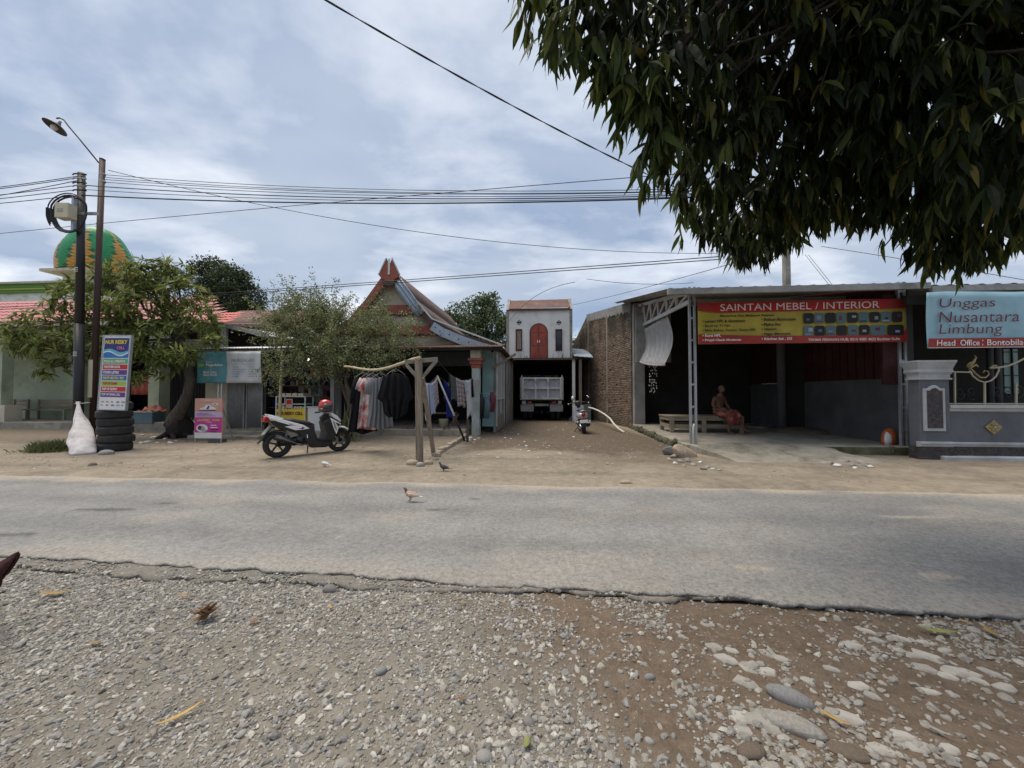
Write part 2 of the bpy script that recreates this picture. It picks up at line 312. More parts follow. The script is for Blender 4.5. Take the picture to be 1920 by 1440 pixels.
mk('pvc_white', (0.62,0.60,0.54), (0.54,0.52,0.46), 5, 0.45, bump=0)
mk('gold', (0.36,0.29,0.13), (0.24,0.19,0.09), 7, 0.5, 0.3, bump=0.2)
mk('stone_relief', (0.085,0.075,0.075), (0.04,0.036,0.037), 16, 0.8, bump=1.0, bscale=26, bdist=0.03)
mk('fence_grey', (0.13,0.14,0.16), (0.105,0.112,0.13), 2, 0.8, bump=0.1, dirt=(0.08,0.08,0.085), dirt_amt=0.2)
mk('fence_trim', (0.44,0.46,0.48), (0.36,0.375,0.39), 3, 0.7, bump=0.1, dirt=(0.24,0.24,0.24), dirt_amt=0.3)
mk('glass_dark', (0.02,0.025,0.03), (0.03,0.035,0.04), 2, 0.08, bump=0, spec=0.6)
mk('leather', (0.10,0.09,0.085), (0.07,0.06,0.055), 8, 0.7, bump=0.2)
# ------------------------------------------------------------------ ground, road, gravel
def near_edge(x):
    xx = np.clip(x, -11, 11); return 2.78 - 0.122 * xx - 0.085 * (x - xx)
def far_edge(x):
    xx = np.clip(x, -11, 11); return 5.86 - 0.076 * xx - 0.085 * (x - xx)
def gh(x, y):
    x = np.asarray(x, float); y = np.asarray(y, float)
    ne = near_edge(x); h = 0.055 * sstep(ne + 0.05, ne + 0.8, y)
    h = h + 0.022 * (fbm(x * 1.3 + 40, y * 1.3 + 40, 3) - 0.5) * (1 - sstep(ne - 0.15, ne + 0.05, y)) + 0.035 * (fbm(x * 0.6 + 90, y * 0.6 + 20, 5) - 0.5) * sstep(6.6, 8.0, y) * (1 - sstep(30, 60, y))
    h = h - 0.045 * sstep(ne - 0.02, ne + 0.12, y) * (1 - sstep(far_edge(x) - 0.25, far_edge(x) + 0.12, y))
    return h
def gz(x, y): return float(gh(np.array([x]), np.array([y]))[0])
def build_ground():
    xs = np.concatenate([np.array([-900, -400, -150, -70, -40, -26, -18, -13, -10.5]), np.arange(-9, 9.01, 0.075), np.array([10.5, 13, 18, 26, 40, 70, 150, 400, 900])])
    ys = np.concatenate([np.array([-900, -300, -100, -30, -10, -3, 0]), np.arange(0.6, 4.2, 0.05), np.arange(4.2, 16, 0.12), np.arange(16, 26, 0.5), np.array([28, 34, 45, 70, 130, 300, 900])])
    X, Y = np.meshgrid(xs, ys); Z = gh(X, Y)
    n1 = fbm(X * 0.9 + 11, Y * 0.9 + 5, 11); n2 = fbm(X * 2.6 + 31, Y * 2.6 + 9, 17); n3 = fbm(X * 0.35 + 3, Y * 0.5 + 8, 23)
    def c(*a): return np.array(a)[None, None, :]
    grey = c(0.235, 0.215, 0.182); brown = c(0.170, 0.128, 0.094); tan = c(0.312, 0.266, 0.210); dark = c(0.135, 0.108, 0.082); greyt = c(0.225, 0.198, 0.160)
    w = sstep(-0.25, 1.1, X + (n1 - 0.5) * 2.4 + (Y - 2) * 0.25)[..., None]
    near = grey * (1 - w) + brown * w
    near = near * (0.82 + 0.36 * n2[..., None])
    far = tan * (1 - 0.6 * sstep(0.45, 0.65, n1))[..., None] + greyt * (0.6 * sstep(0.45, 0.65, n1))[..., None]
    n4 = fbm(X * 6.5 + 3, Y * 9 + 1, 29); rut = 1 - .16 * np.exp(-((Y - far_edge(X) - .75 - .3 * (n1 - .5)) / .16) ** 2) - .12 * np.exp(-((Y - far_edge(X) - 1.9 - .8 * (n3 - .5)) / .2) ** 2)
    far = far * ((0.70 + 0.34 * n2 + .26 * n4) * rut)[..., None]
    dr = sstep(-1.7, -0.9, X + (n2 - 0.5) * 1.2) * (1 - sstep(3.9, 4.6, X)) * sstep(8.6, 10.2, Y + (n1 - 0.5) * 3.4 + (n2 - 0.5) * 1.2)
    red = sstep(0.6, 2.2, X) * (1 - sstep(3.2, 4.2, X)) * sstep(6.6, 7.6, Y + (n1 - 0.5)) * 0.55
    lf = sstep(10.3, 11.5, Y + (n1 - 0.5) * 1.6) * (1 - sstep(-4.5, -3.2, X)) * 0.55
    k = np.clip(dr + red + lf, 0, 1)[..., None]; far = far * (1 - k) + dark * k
    yd = sstep(-3.4, -2.6, X) * (1 - sstep(-1.5, -0.9, X)) * sstep(7.2, 7.9, Y); far = far * (1 - 0.45 * yd[..., None]) + c(0.24, 0.215, 0.17) * (0.45 * yd[..., None])
    f = sstep(-0.2, 0.2, Y - (near_edge(X) + far_edge(X)) / 2)[..., None]
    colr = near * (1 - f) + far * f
    g = sstep(26, 45, np.hypot(X, Y))[..., None]; colr = colr * (1 - g) + c(0.13, 0.13, 0.07) * g
    V = np.stack([X, Y, Z], -1).reshape(-1, 3); nx, ny = len(xs), len(ys)
    I = np.arange(nx * ny).reshape(ny, nx); Q = np.stack([I[:-1, :-1], I[:-1, 1:], I[1:, 1:], I[1:, :-1]], -1).reshape(-1, 4)
    m = mat('ground_dirt', (1.08, 1.07, 1.05), (0.80, 0.79, 0.76), 9, 0.95, bump=0.9, bscale=48, bdist=.022, attr=True, dirt=(0.30, 0.26, 0.21), dirt_amt=0.16, dscale=30, spec=0.15)
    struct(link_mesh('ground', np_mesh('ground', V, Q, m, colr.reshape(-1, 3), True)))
build_ground()
def build_road():
    xs = np.concatenate([np.arange(-90, -9, 1.5), np.arange(-9, 9, 0.045), np.arange(9, 90, 1.5)])
    rag = (fbm(xs * 2.1 + 50, xs * 0 + 3.3, 31) - 0.5) * 0.13 + (fbm(xs * 9 + 50, xs * 0 + 1.3, 37) - 0.5) * 0.10 + (fbm(xs * 28 + 50, xs * 0 + 1.3, 38) - 0.5) * 0.05
    ne = near_edge(xs) + rag; fe = far_edge(xs) + (fbm(xs * 1.1 + 9, xs * 0 + 7, 41) - 0.5) * 0.35
    T = np.concatenate([[0.0, 0.004, 0.012, 0.03], np.linspace(0.06, 1, 44)])
    Y = ne[None, :] + (fe - ne)[None, :] * T[:, None]; X = np.repeat(xs[None, :], len(T), 0)
    crown = 0.043 + 0.03 * np.sin(np.pi * T)[:, None] + .012 * (fbm(X * 9, Y * 9, 44) - .5) * (1 - sstep(0, .12, Y - ne[None, :])) + 0.007 * (fbm(X * 1.2, Y * 1.2, 47) - 0.5) - 0.015 * sstep(0.9, 1.0, T)[:, None]
    Z = crown + 0 * X; Z[0] -= 0.016; Z[1] -= 0.006
    X = np.concatenate([X[:1], X]); Y = np.concatenate([Y[:1] + 0.05, Y]); Z = np.concatenate([Z[:1] * 0 - 0.02, Z])
    V = np.stack([X, Y, Z], -1).reshape(-1, 3); nx, ny = len(xs), len(X)
    I = np.arange(nx * ny).reshape(ny, nx); Q = np.stack([I[:-1, :-1], I[:-1, 1:], I[1:, 1:], I[1:, :-1]], -1).reshape(-1, 4)
    sand = sstep(0.55, 0.02, fe[None, :] - Y + (fbm(X * 1.6 + 4, Y * 3.0, 51) - 0.5) * 0.75)
    sand = np.maximum(sand, 0.28 * sstep(0.60, 0.78, fbm(X * 0.8 + 60, Y * 1.9, 53)))
    sand = np.maximum(sand, 0.35 * (1 - sstep(0.0, 0.35, Y - near_edge(X) + (fbm(X * 2, Y * 2, 59) - 0.5) * 0.4)))
    base = np.array([0.198, 0.195, 0.186]); sc = np.array([0.315, 0.275, 0.222])
    tone = 0.86 + 0.30 * fbm(X * 0.45 + 7, Y * 1.6 + 2, 61)
    stain = np.zeros_like(X)
    for (px, py, a, b) in ((190, 956, .42, .07), (312, 945, .16, .05), (10, 1000, .4, .06), (885, 935, .12, .03), (820, 957, .3, .02)):
        q = gnd(px, py, .07); stain = np.maximum(stain, 1 - sstep(.5, 1.0, np.hypot((X - q.x) / a, (Y - q.y) / b) + (fbm(X * 7, Y * 12, 91) - .5) * .9))
    for (px, py, a, b) in ((1700, 970, .5, .05), (1760, 1078, .22, .05), (1420, 1062, .2, .05), (640, 1003, .1, .02), (1105, 950, .14, .02), (1780, 968, .2, .03)):
        q = gnd(px, py, .07); sand = np.maximum(sand, 1.0 - sstep(.5, 1.0, np.hypot((X - q.x) / a, (Y - q.y) / b) + (fbm(X * 6, Y * 14, 93) - .5) * .9))
    T0 = np.concatenate([T[:1], T])[:, None]
    for c_, w_ in ((.22, .07), (.5, .06), (.80, .08)): tone = tone * (1 - .12 * np.exp(-((T0 - c_ - .05 * (fbm(X * .25, Y * 0 + c_ * 9, 95) - .5)) / w_) ** 2))
    tone = tone * (.86 + .28 * fbm(X * 3.1, Y * 4.3, 96)) * (1 - .5 * stain)
    colr = (base[None, None] * tone[..., None]) * (1 - sand[..., None]) + sc[None, None] * sand[..., None]
    m = bpy.data.materials.new('asphalt'); m.use_nodes = True; nt = m.node_tree; N = nt.nodes.new; L = nt.links.new; b = nt.nodes['Principled BSDF']
    tc = N('ShaderNodeTexCoord'); at_ = N('ShaderNodeAttribute'); at_.attribute_name = 'tint'
    vo = N('ShaderNodeTexVoronoi'); vo.inputs['Scale'].default_value = 70; L(tc.outputs['Object'], vo.inputs['Vector'])
    no = N('ShaderNodeTexNoise'); no.inputs['Scale'].default_value = 24; no.inputs['Detail'].default_value = 6; L(tc.outputs['Object'], no.inputs['Vector'])
    hs = N('ShaderNodeHueSaturation'); hs.inputs['Saturation'].default_value = 0.0; L(vo.outputs['Color'], hs.inputs['Color'])
    mr = N('ShaderNodeMapRange'); L(hs.outputs[0], mr.inputs[0]); mr.inputs[3].default_value = 0.74; mr.inputs[4].default_value = 1.26
    mr2 = N('ShaderNodeMapRange'); L(no.outputs['Fac'], mr2.inputs[0]); mr2.inputs[1].default_value = 0.25; mr2.inputs[2].default_value = 0.75; mr2.inputs[3].default_value = 0.8; mr2.inputs[4].default_value = 1.2
    mu = N('ShaderNodeMath'); mu.operation = 'MULTIPLY'; L(mr.outputs[0], mu.inputs[0]); L(mr2.outputs[0], mu.inputs[1])
    vm = N('ShaderNodeVectorMath'); vm.operation = 'SCALE'; L(at_.outputs['Color'], vm.inputs[0]); L(mu.outputs[0], vm.inputs['Scale'])
    L(vm.outputs[0], b.inputs['Base Color']); b.inputs['Roughness'].default_value = 0.88; b.inputs['Specular IOR Level'].default_value = 0.2
    bp = N('ShaderNodeBump'); bp.inputs['Strength'].default_value = 0.55; bp.inputs['Distance'].default_value = 0.006; L(vo.outputs['Distance'], bp.inputs['Height']); L(bp.outputs[0], b.inputs['Normal'])
    M['asphalt'] = m
    struct(link_mesh('road', np_mesh('road', V, Q, m, colr.reshape(-1, 3), True)))
    # the older, lower asphalt layer that shows along the broken edge
    wid = -0.05 + 0.23 * (1 - sstep(-3.5, 2.5, xs)) + (fbm(xs * 1.7 + 5, xs * 0 + 6, 67) - 0.5) * 0.16 + (fbm(xs * 8 + 5, xs * 0 + 6, 71) - 0.5) * 0.12 + (fbm(xs * 25 + 5, xs * 0 + 6, 72) - 0.5) * 0.06
    wid = np.maximum(wid, -0.1); lo = near_edge(xs) - wid
    X = np.stack([xs] * 5); Y = np.stack([lo + 0.03, lo, lo + 0.02, lo + wid * 0.6 + 0.02, near_edge(xs) + 0.2])
    Z = np.stack([xs * 0 - 0.03, xs * 0 - 0.006, xs * 0 + 0.010, xs * 0 + 0.006, xs * 0 - 0.004]) + .014 + (fbm(X * 6, Y * 6, 73) - 0.5) * 0.03 + (fbm(X * 22, Y * 22, 74) - .5) * .012
    V = np.stack([X, Y, Z], -1).reshape(-1, 3); I = np.arange(len(V)).reshape(5, -1); Q = np.stack([I[:-1, :-1], I[:-1, 1:], I[1:, 1:], I[1:, :-1]], -1).reshape(-1, 4)
    c2 = np.array([0.165, 0.15, 0.128])[None] * (0.8 + 0.4 * fbm(V[:, 0] * 4, V[:, 1] * 4, 79))[:, None]
    struct(link_mesh('road_edge', np_mesh('road_edge', V, Q, m, c2, True)))
build_road()
PHI = (1 + 5 ** 0.5) / 2
ICO = np.array([(-1,PHI,0),(1,PHI,0),(-1,-PHI,0),(1,-PHI,0),(0,-1,PHI),(0,1,PHI),(0,-1,-PHI),(0,1,-PHI),(PHI,0,-1),(PHI,0,1),(-PHI,0,-1),(-PHI,0,1)]) / math.sqrt(1 + PHI * PHI)
ICOF = np.array([(0,11,5),(0,5,1),(0,1,7),(0,7,10),(0,10,11),(1,5,9),(5,11,4),(11,10,2),(10,7,6),(7,1,8),(3,9,4),(3,4,2),(3,2,6),(3,6,8),(3,8,9),(4,9,5),(2,4,11),(6,2,10),(8,6,7),(9,8,1)])
def stones_mesh(name, pos, rad, cols, flat=0.6, jag=0.22, m=None, seed=1):
    r = np.random.default_rng(seed); n = len(pos)
    P = ICO[None] * (1 + jag * r.uniform(-1, 1, (n, 12, 1)))
    P = P * np.stack([r.uniform(0.75, 1.35, n), r.uniform(0.65, 1.0, n), r.uniform(flat * 0.6, flat * 1.15, n)], -1)[:, None, :]
    a = r.uniform(0, 2 * np.pi, n); ca, sa = np.cos(a), np.sin(a); t = r.normal(0, 0.25, n)
    x, y, z = P[..., 0], P[..., 1], P[..., 2]; z2 = z * np.cos(t)[:, None] + x * np.sin(t)[:, None]; x = x * np.cos(t)[:, None] - z * np.sin(t)[:, None]
    P = np.stack([x * ca[:, None] - y * sa[:, None], x * sa[:, None] + y * ca[:, None], z2], -1) * rad[:, None, None] + pos[:, None, :]
    V = P.reshape(-1, 3); Q = (ICOF[None] + 12 * np.arange(n)[:, None, None]).reshape(-1, 3)
    return np_mesh(name, V, Q, m or M['gravel'], np.repeat(cols, 12, 0), False)
def scatter(n, x0, x1, y0, y1, keep, seed):
    r = np.random.default_rng(seed); X = r.uniform(x0, x1, n); Y = r.uniform(y0, y1, n); k = r.random(n) < keep(X, Y); return X[k], Y[k]
def edge_lo(x): return near_edge(x) - (-0.03 + 0.21 * (1 - sstep(-3.5, 2.5, x)))
def gdens(x, y):
    left = 1 - sstep(-0.3, 0.9, x + (fbm(x * 0.9 + 11, y * 0.9 + 5, 11) - 0.5) * 2.0 + (y - 2) * 0.3)
    clump = sstep(0.48, 0.66, fbm(x * 2.3 + 70, y * 2.3 + 30, 83)); thin = 0.5 + 0.5 * sstep(0.34, 0.52, fbm(x * 1.5 + 20, y * 1.5 + 60, 89))
    d = left * thin + (1 - left) * (0.09 + 0.6 * clump * (1 - 0.6 * sstep(1.2, 3.0, x)))
    return np.clip(d, 0, 1) * np.where(y < edge_lo(x) + 0.02, 1, np.where(y < near_edge(x) - .01, .35, 0))
def build_gravel():
    X, Y = scatter(125000, -4.6, 3.9, 1.15, 3.5, gdens, 101); n = len(X); r = np.random.default_rng(5)
    rad = np.clip(r.lognormal(-4.95, 0.48, n), 0.0035, 0.022) * (0.9 + 0.25 * sstep(-1, 2, X))
    pal = np.array([(0.31,0.295,0.27),(0.24,0.232,0.218),(0.39,0.37,0.33),(0.19,0.186,0.18),(0.46,0.44,0.39),(0.25,0.215,0.175),(0.33,0.30,0.25)])
    c = pal[r.choice(7, n, p=[.25,.18,.19,.09,.12,.08,.09])] * r.uniform(0.85, 1.25, (n, 1))
    br = sstep(0, 1.6, X)[:, None]; c = c * (1 - br) + (c * 0.45 + np.array([0.23,0.215,0.185]) * 0.75) * br
    o = link_mesh('gravel', stones_mesh('gravel', np.stack([X, Y, np.where(Y > edge_lo(X), .02, gh(X, Y)) + rad * 0.15], -1), rad, c, 0.66, 0.36, seed=3))
    tag(o, 'loose grey gravel covering the shoulder this side of the road', 'gravel', kind='stuff')
    # crumbs and litter stones on the far side
    def kf(x, y):
        k = 0.12 + 0.55 * np.exp(-((x + 2.0) ** 2 / 0.9 + (y - 8.0) ** 2 / 0.8)) + 0.5 * sstep(0.55, 0.7, fbm(x * 1.1, y * 1.1, 97))
        return np.clip(k, 0, 1) * (y > far_edge(x) + 0.1)
    X, Y = scatter(17000, -11, 7.5, 5.6, 15.0, kf, 103); n = len(X); rad = np.clip(r.lognormal(-4.5, 0.45, n), 0.006, 0.035)
    c = np.array([(0.40,0.34,0.26)]) * r.uniform(0.6, 1.35, (n, 1))
    ok = ~((X > 4.0) & (Y > 8.2)); X, Y, rad, c = X[ok], Y[ok], rad[ok], c[ok]
    o = link_mesh('pebbles', stones_mesh('pebbles', np.stack([X, Y, gh(X, Y) + rad * 0.15], -1), rad, c, 0.55, 0.2, seed=4))
    tag(o, 'small pebbles and crumbs strewn over the sandy far verge', 'pebbles', kind='stuff')
build_gravel()
def rock_mesh(name, m, seed, size=(1, 1, 0.6), jag=0.12, rounds=1, cut=None):
    import bmesh
    bm = bmesh.new(); bmesh.ops.create_icosphere(bm, subdivisions=rounds + 1, radius=1.0); r = random.Random(seed)
    off = [Vector((r.uniform(-1, 1), r.uniform(-1, 1), r.uniform(-1, 1))).normalized() for _ in range(7)]; am = [r.uniform(-jag, jag) for _ in off]
    for v in bm.verts:
        d = v.co.normalized(); s = 1 + sum(a * max(0, d.dot(o)) ** 2 * 2 for o, a in zip(off, am)); v.co = Vector((d.x * size[0], d.y * size[1], d.z * size[2])) * s
    if cut:
        for _ in range(cut):
            n = Vector((r.uniform(-1, 1), r.uniform(-1, 1), r.uniform(-0.3, 0.9))).normalized(); k = r.uniform(0.55, 0.8)
            n2 = Vector((n.x / size[0], n.y / size[1], n.z / size[2])); q = n2.length; n2 /= q
            for v in bm.verts:
                e = v.co.dot(n2) - k / q
                if e > 0: v.co -= n2 * e
    me = bpy.data.meshes.new(name); bm.to_mesh(me); bm.free(); me.materials.append(m)
    if not cut: me.polygons.foreach_set('use_smooth', [True] * len(me.polygons))
    return me
def build_stones():
    r = random.Random(21)
    rounds = [rock_mesh('pebble', M['rock_grey'], 30 + i, (1, r.uniform(.65, .95), r.uniform(.4, .62)), 0.12, 1, cut=None if i < 3 else 5) for i in range(8)]
    cuts = [rock_mesh('stone_chip', M['rock_pale'], 60 + i, (1, r.uniform(.65, .95), r.uniform(.4, .6)), 0.15, 1, cut=7) for i in range(8)]
    # pebbles that stand out of the gravel: 300 rounded grey ones
    n = 0
    while n < 200:
        px, py = r.uniform(-20, 1350), r.uniform(1110, 1450); p = gnd(px, py, 0.0)
        if p.y > float(edge_lo(p.x)) - 0.04 or r.random() > float(gdens(np.array([p.x]), np.array([p.y]))[0]) + 0.1: continue
        s = min(0.034, r.lognormvariate(-4.05, 0.28)); o = link_mesh('pebble', rounds[r.randrange(8)], None, (p.x, p.y, gz(p.x, p.y) + s * 0.08), (r.gauss(0, .15), r.gauss(0, .15), r.uniform(0, 6.28)), (s, s, s))
        tag(o, 'rounded grey pebble lying loose in the gravel shoulder', 'pebble', 'rounded pebbles standing out of the gravel'); n += 1
    n = 0
    while n < 210:
        px, py = r.uniform(900, 1920), r.uniform(1170, 1450); p = gnd(px, py, 0.0)
        if p.y > float(edge_lo(p.x)) - 0.05: continue
        k = 0.25 + (0.9 if fbm(np.array([p.x * 2.3 + 70]), np.array([p.y * 2.3 + 30]), 83)[0] > 0.5 else 0)
        if r.random() > k: continue
        s = min(0.038, r.lognormvariate(-3.95, 0.35)); o = link_mesh('stone_chip', cuts[r.randrange(8)], None, (p.x, p.y, gz(p.x, p.y) + s * 0.06), (r.gauss(0, .2), r.gauss(0, .2), r.uniform(0, 6.28)), (s, s, s))
        tag(o, 'angular pale stone chip lying on the bare brown dirt', 'stone', 'pale stone chips on the brown dirt'); n += 1
    # flat broken flags set in the dirt
    flags = [(1327,1165,.05,.035),(1600,1207,.066,.045),(1340,1208,.05,.04),(1362,1232,.062,.042),(1408,1247,.055,.05),(1437,1255,.05,.04),(1440,1221,.05,.035),(1395,1274,.062,.045),(1372,1216,.035,.03),
             (1625,1180,.05,.03),(1645,1198,.045,.03),(1690,1192,.055,.03),(1735,1200,.05,.03),(1683,1213,.05,.03),(1740,1226,.085,.05),(1735,1250,.06,.04),(1800,1255,.085,.05),(1860,1258,.06,.03),(1885,1285,.06,.04),(1775,1262,.045,.035),
             (1392,1339,.062,.048),(1430,1352,.075,.05),(1395,1367,.04,.035),(1735,1290,.06,.025),(1610,1282,.05,.035),(1637,1302,.04,.03),(1585,1340,.07,.045),(1465,1232,.04,.03),(1560,1250,.04,.025),(1715,1225,.04,.03),(1830,1270,.05,.03),(1770,1215,.045,.025),
             (1690,1375,.05,.035),(1720,1395,.05,.04),(1655,1400,.05,.035),(1780,1400,.04,.03)]
    for i, (px, py, a, b) in enumerate(flags):
        p = gnd(px, py, 0.01); k = r.randint(5, 7); poly = []
        for j in range(k):
            t = 2 * math.pi * (j + r.uniform(-.25, .25)) / k; poly.append((a * math.cos(t) * r.uniform(.85, 1.1), b * math.sin(t) * r.uniform(.85, 1.1)))
        o = MB().prism(poly, -0.02, r.uniform(.003, .010), 'xy').build('flagstone', M['rock_pale'], None, bev=0.004, bseg=1)
        o.location = (p.x, p.y, gz(p.x, p.y)); o.rotation_euler = (r.gauss(0, .04), r.gauss(0, .04), r.uniform(-.9, .2))
        tag(o, 'flat broken paving flag bedded in the brown dirt', 'flagstone', 'broken flags in the dirt verge')
    def big(nm, px, py, size, m, label, rz=0, seed=1, h=0.0, cut=None, sink=0.22, jag=.1):
        p = gnd(px, py, h); o = link_mesh(nm, rock_mesh(nm, m, seed, (1, size[1] / size[0], size[2] / size[0]), jag, 2, cut), None, (p.x, p.y, gz(p.x, p.y) + size[2] * sink), (0, 0, rz), (size[0],) * 3)
        return tag(o, label, 'rock')
    big('boulder', 1484, 1312, (.105,.042,.04), M['rock_blue'], 'long smooth blue-grey river stone lying in the brown dirt', -0.55, 3)
    big('boulder', 1482, 1362, (.12,.06,.038), M['rock_pale'], 'large grey stone with a pale rough top beside the smooth river stone', -0.6, 5, cut=3)
    big('boulder', 1410, 1412, (.055,.04,.022), M['rock_brown'], 'dark brown earthy lump beside the cracked pale flags', .2, 7)
    big('boulder', 1590, 1412, (.07,.04,.016), M['rock_brown'], 'broad flat brown stone near the folded yellow leaf', -.5, 9)
    big('boulder', 712, 1262, (.036,.032,.024), M['rock_blue'], 'round dark grey cobble alone on the gravel', 0, 11)
    big('boulder', 1218, 1268, (.028,.02,.018), M['rock_blue'], 'egg shaped greenish grey pebble on the bare dirt', 0, 12)
    big('boulder', 620, 1108, (.045,.035,.03), M['rock_grey'], 'grey cobble against the broken asphalt edge', 0, 13)
    big('boulder', 173, 872, (.07,.06,.05), M['rock_brown'], 'round brown stone on the sand in front of the white sack', 0, 14, .06)
    big('boulder', 200, 851, (.15,.11,.085), M['rock_grey'], 'mossy grey boulder at the foot of the tyre stack', 0.2, 15, .06)
    big('boulder', 1174, 905, (.10,.045,.035), M['rock_tan'], 'long tan stone on the sand at the road edge', 0, 16, .06)
    big('boulder', 774, 871, (.11,.075,.07), M['rock_tan'], 'brown stone at the left foot of the clothes post', 0.2, 17, .06, sink=.5)
    big('boulder', 789, 874, (.075,.06,.055), M['rock_pale'], 'pale round stone in front of the clothes post', 0, 18, .06, sink=.5)
    big('boulder', 803, 870, (.09,.06,.05), M['rock_tan'], 'tan stone at the right foot of the clothes post', 0, 19, .06, sink=.5)
    big('boulder', 817, 861, (.065,.04,.03), M['rock_grey'], 'flat grey stone near the end of the low kerb', 0, 20, .06)
    # stones heaped by the shop ramp
    for i, (px, py, s, sd, m) in enumerate([(1262,858,.10,1,'rock_pale'),(1275,866,.085,2,'rock_grey'),(1266,870,.06,3,'white_bit'),(1290,865,.09,4,'rock_grey'),(1300,872,.06,5,'rock_pale'),(1313,868,.05,6,'white_bit'),
                 (1282,874,.05,7,'rock_tan'),(1325,876,.05,8,'rock_pale'),(1337,880,.045,9,'white_bit'),(1349,882,.045,10,'rock_grey'),(1255,862,.06,11,'rock_tan'),(1318,880,.07,12,'rock_grey')]):
        p = gnd(px, py, .06); o = link_mesh('stone', rock_mesh('stone', M[m], 200 + sd, (1, .7, .55), .15, 1, cut=4), None, (p.x, p.y, gz(p.x, p.y) + s * .25), (0, 0, sd), (s,) * 3)
        tag(o, 'loose stone in the pile under the tan boulder by the shop post', 'stone', 'stones piled by the shop post')
    for i, (px, py, s, sd, m) in enumerate([(1556,870,.09,1,'rock_pale'),(1570,874,.09,2,'white_bit'),(1583,866,.10,3,'rock_pale'),(1596,873,.09,4,'rock_grey'),(1612,868,.10,5,'rock_pale'),(1622,874,.09,6,'rock_pale'),(1632,876,.07,7,'white_bit'),(1578,863,.08,8,'rock_pale'),(1603,878,.06,9,'white_bit')]):
        p = gnd(px, py, .06); o = link_mesh('stone', rock_mesh('stone', M[m], 240 + sd, (1, .75, .45), .15, 1, cut=5), None, (p.x, p.y, gz(p.x, p.y) + s * .25), (0, 0, sd), (s,) * 3)
        tag(o, 'broken concrete lump in the heap beside the shop ramp', 'stone', 'rubble heap beside the ramp')
    # white bits of litter on the drive and the yard
    L_ = [(r.uniform(885, 1075), r.uniform(795, 860)) for _ in range(26)] + [(r.uniform(255, 350), r.uniform(815, 832)) for _ in range(16)] + [(r.uniform(870, 900), r.uniform(800, 830)) for _ in range(9)]
    bit = [rock_mesh('rubble_bit', M['white_bit'], 300 + i, (1, .7, .35), .2, 1, cut=4) for i in range(4)]
    for i, (px, py) in enumerate(L_):
        p = gnd(px, py, .06); s = r.uniform(.02, .055) if i < 26 else r.uniform(.05, .11)
        if i < 26: o = tag(link_mesh('rubble_bit', bit[i % 4], None, (p.x, p.y, gz(p.x, p.y) + s * .15), (0, 0, r.uniform(0, 6)), (s,) * 3), 'white rubble crumb scattered on the dark drive', 'rubble', 'white crumbs on the drive')
        elif i < 42: o = tag(link_mesh('rubble_bit', bit[i % 4], None, (p.x, p.y, gz(p.x, p.y) + s * .15), (0, 0, r.uniform(0, 6)), (s,) * 3), 'pale stone lying between the tyre stack and the pink board', 'rubble', 'pale stones below the crooked mango trunk')
        else: o = tag(link_mesh('rubble_bit', bit[i % 4], None, (p.x, p.y, gz(p.x, p.y) + s * .15), (0, 0, r.uniform(0, 6)), (s,) * 3), 'rubble lump along the kerb beside the washing prop', 'rubble', 'rubble along the house kerb')
build_stones()
def leaf_blade(L, W, curl=0.2, n=7, fold=0.25):
    vs = []; fs = []
    for i in range(n + 1):
        t = i / n; w = W / 2 * (math.sin(math.pi * min(1, t ** 0.85)) ** 0.8 if 0 < t < 1 else 0.02); x = L * (t - .5); z = curl * L * (4 * (t - .5) ** 2) * .5
        vs += [(x, -w, z + fold * w), (x, 0, z), (x, w, z + fold * w)]
    for i in range(n):
        for j in range(2): fs.append((i * 3 + j, i * 3 + j + 1, i * 3 + j + 4, i * 3 + j + 3))
    return vs, fs
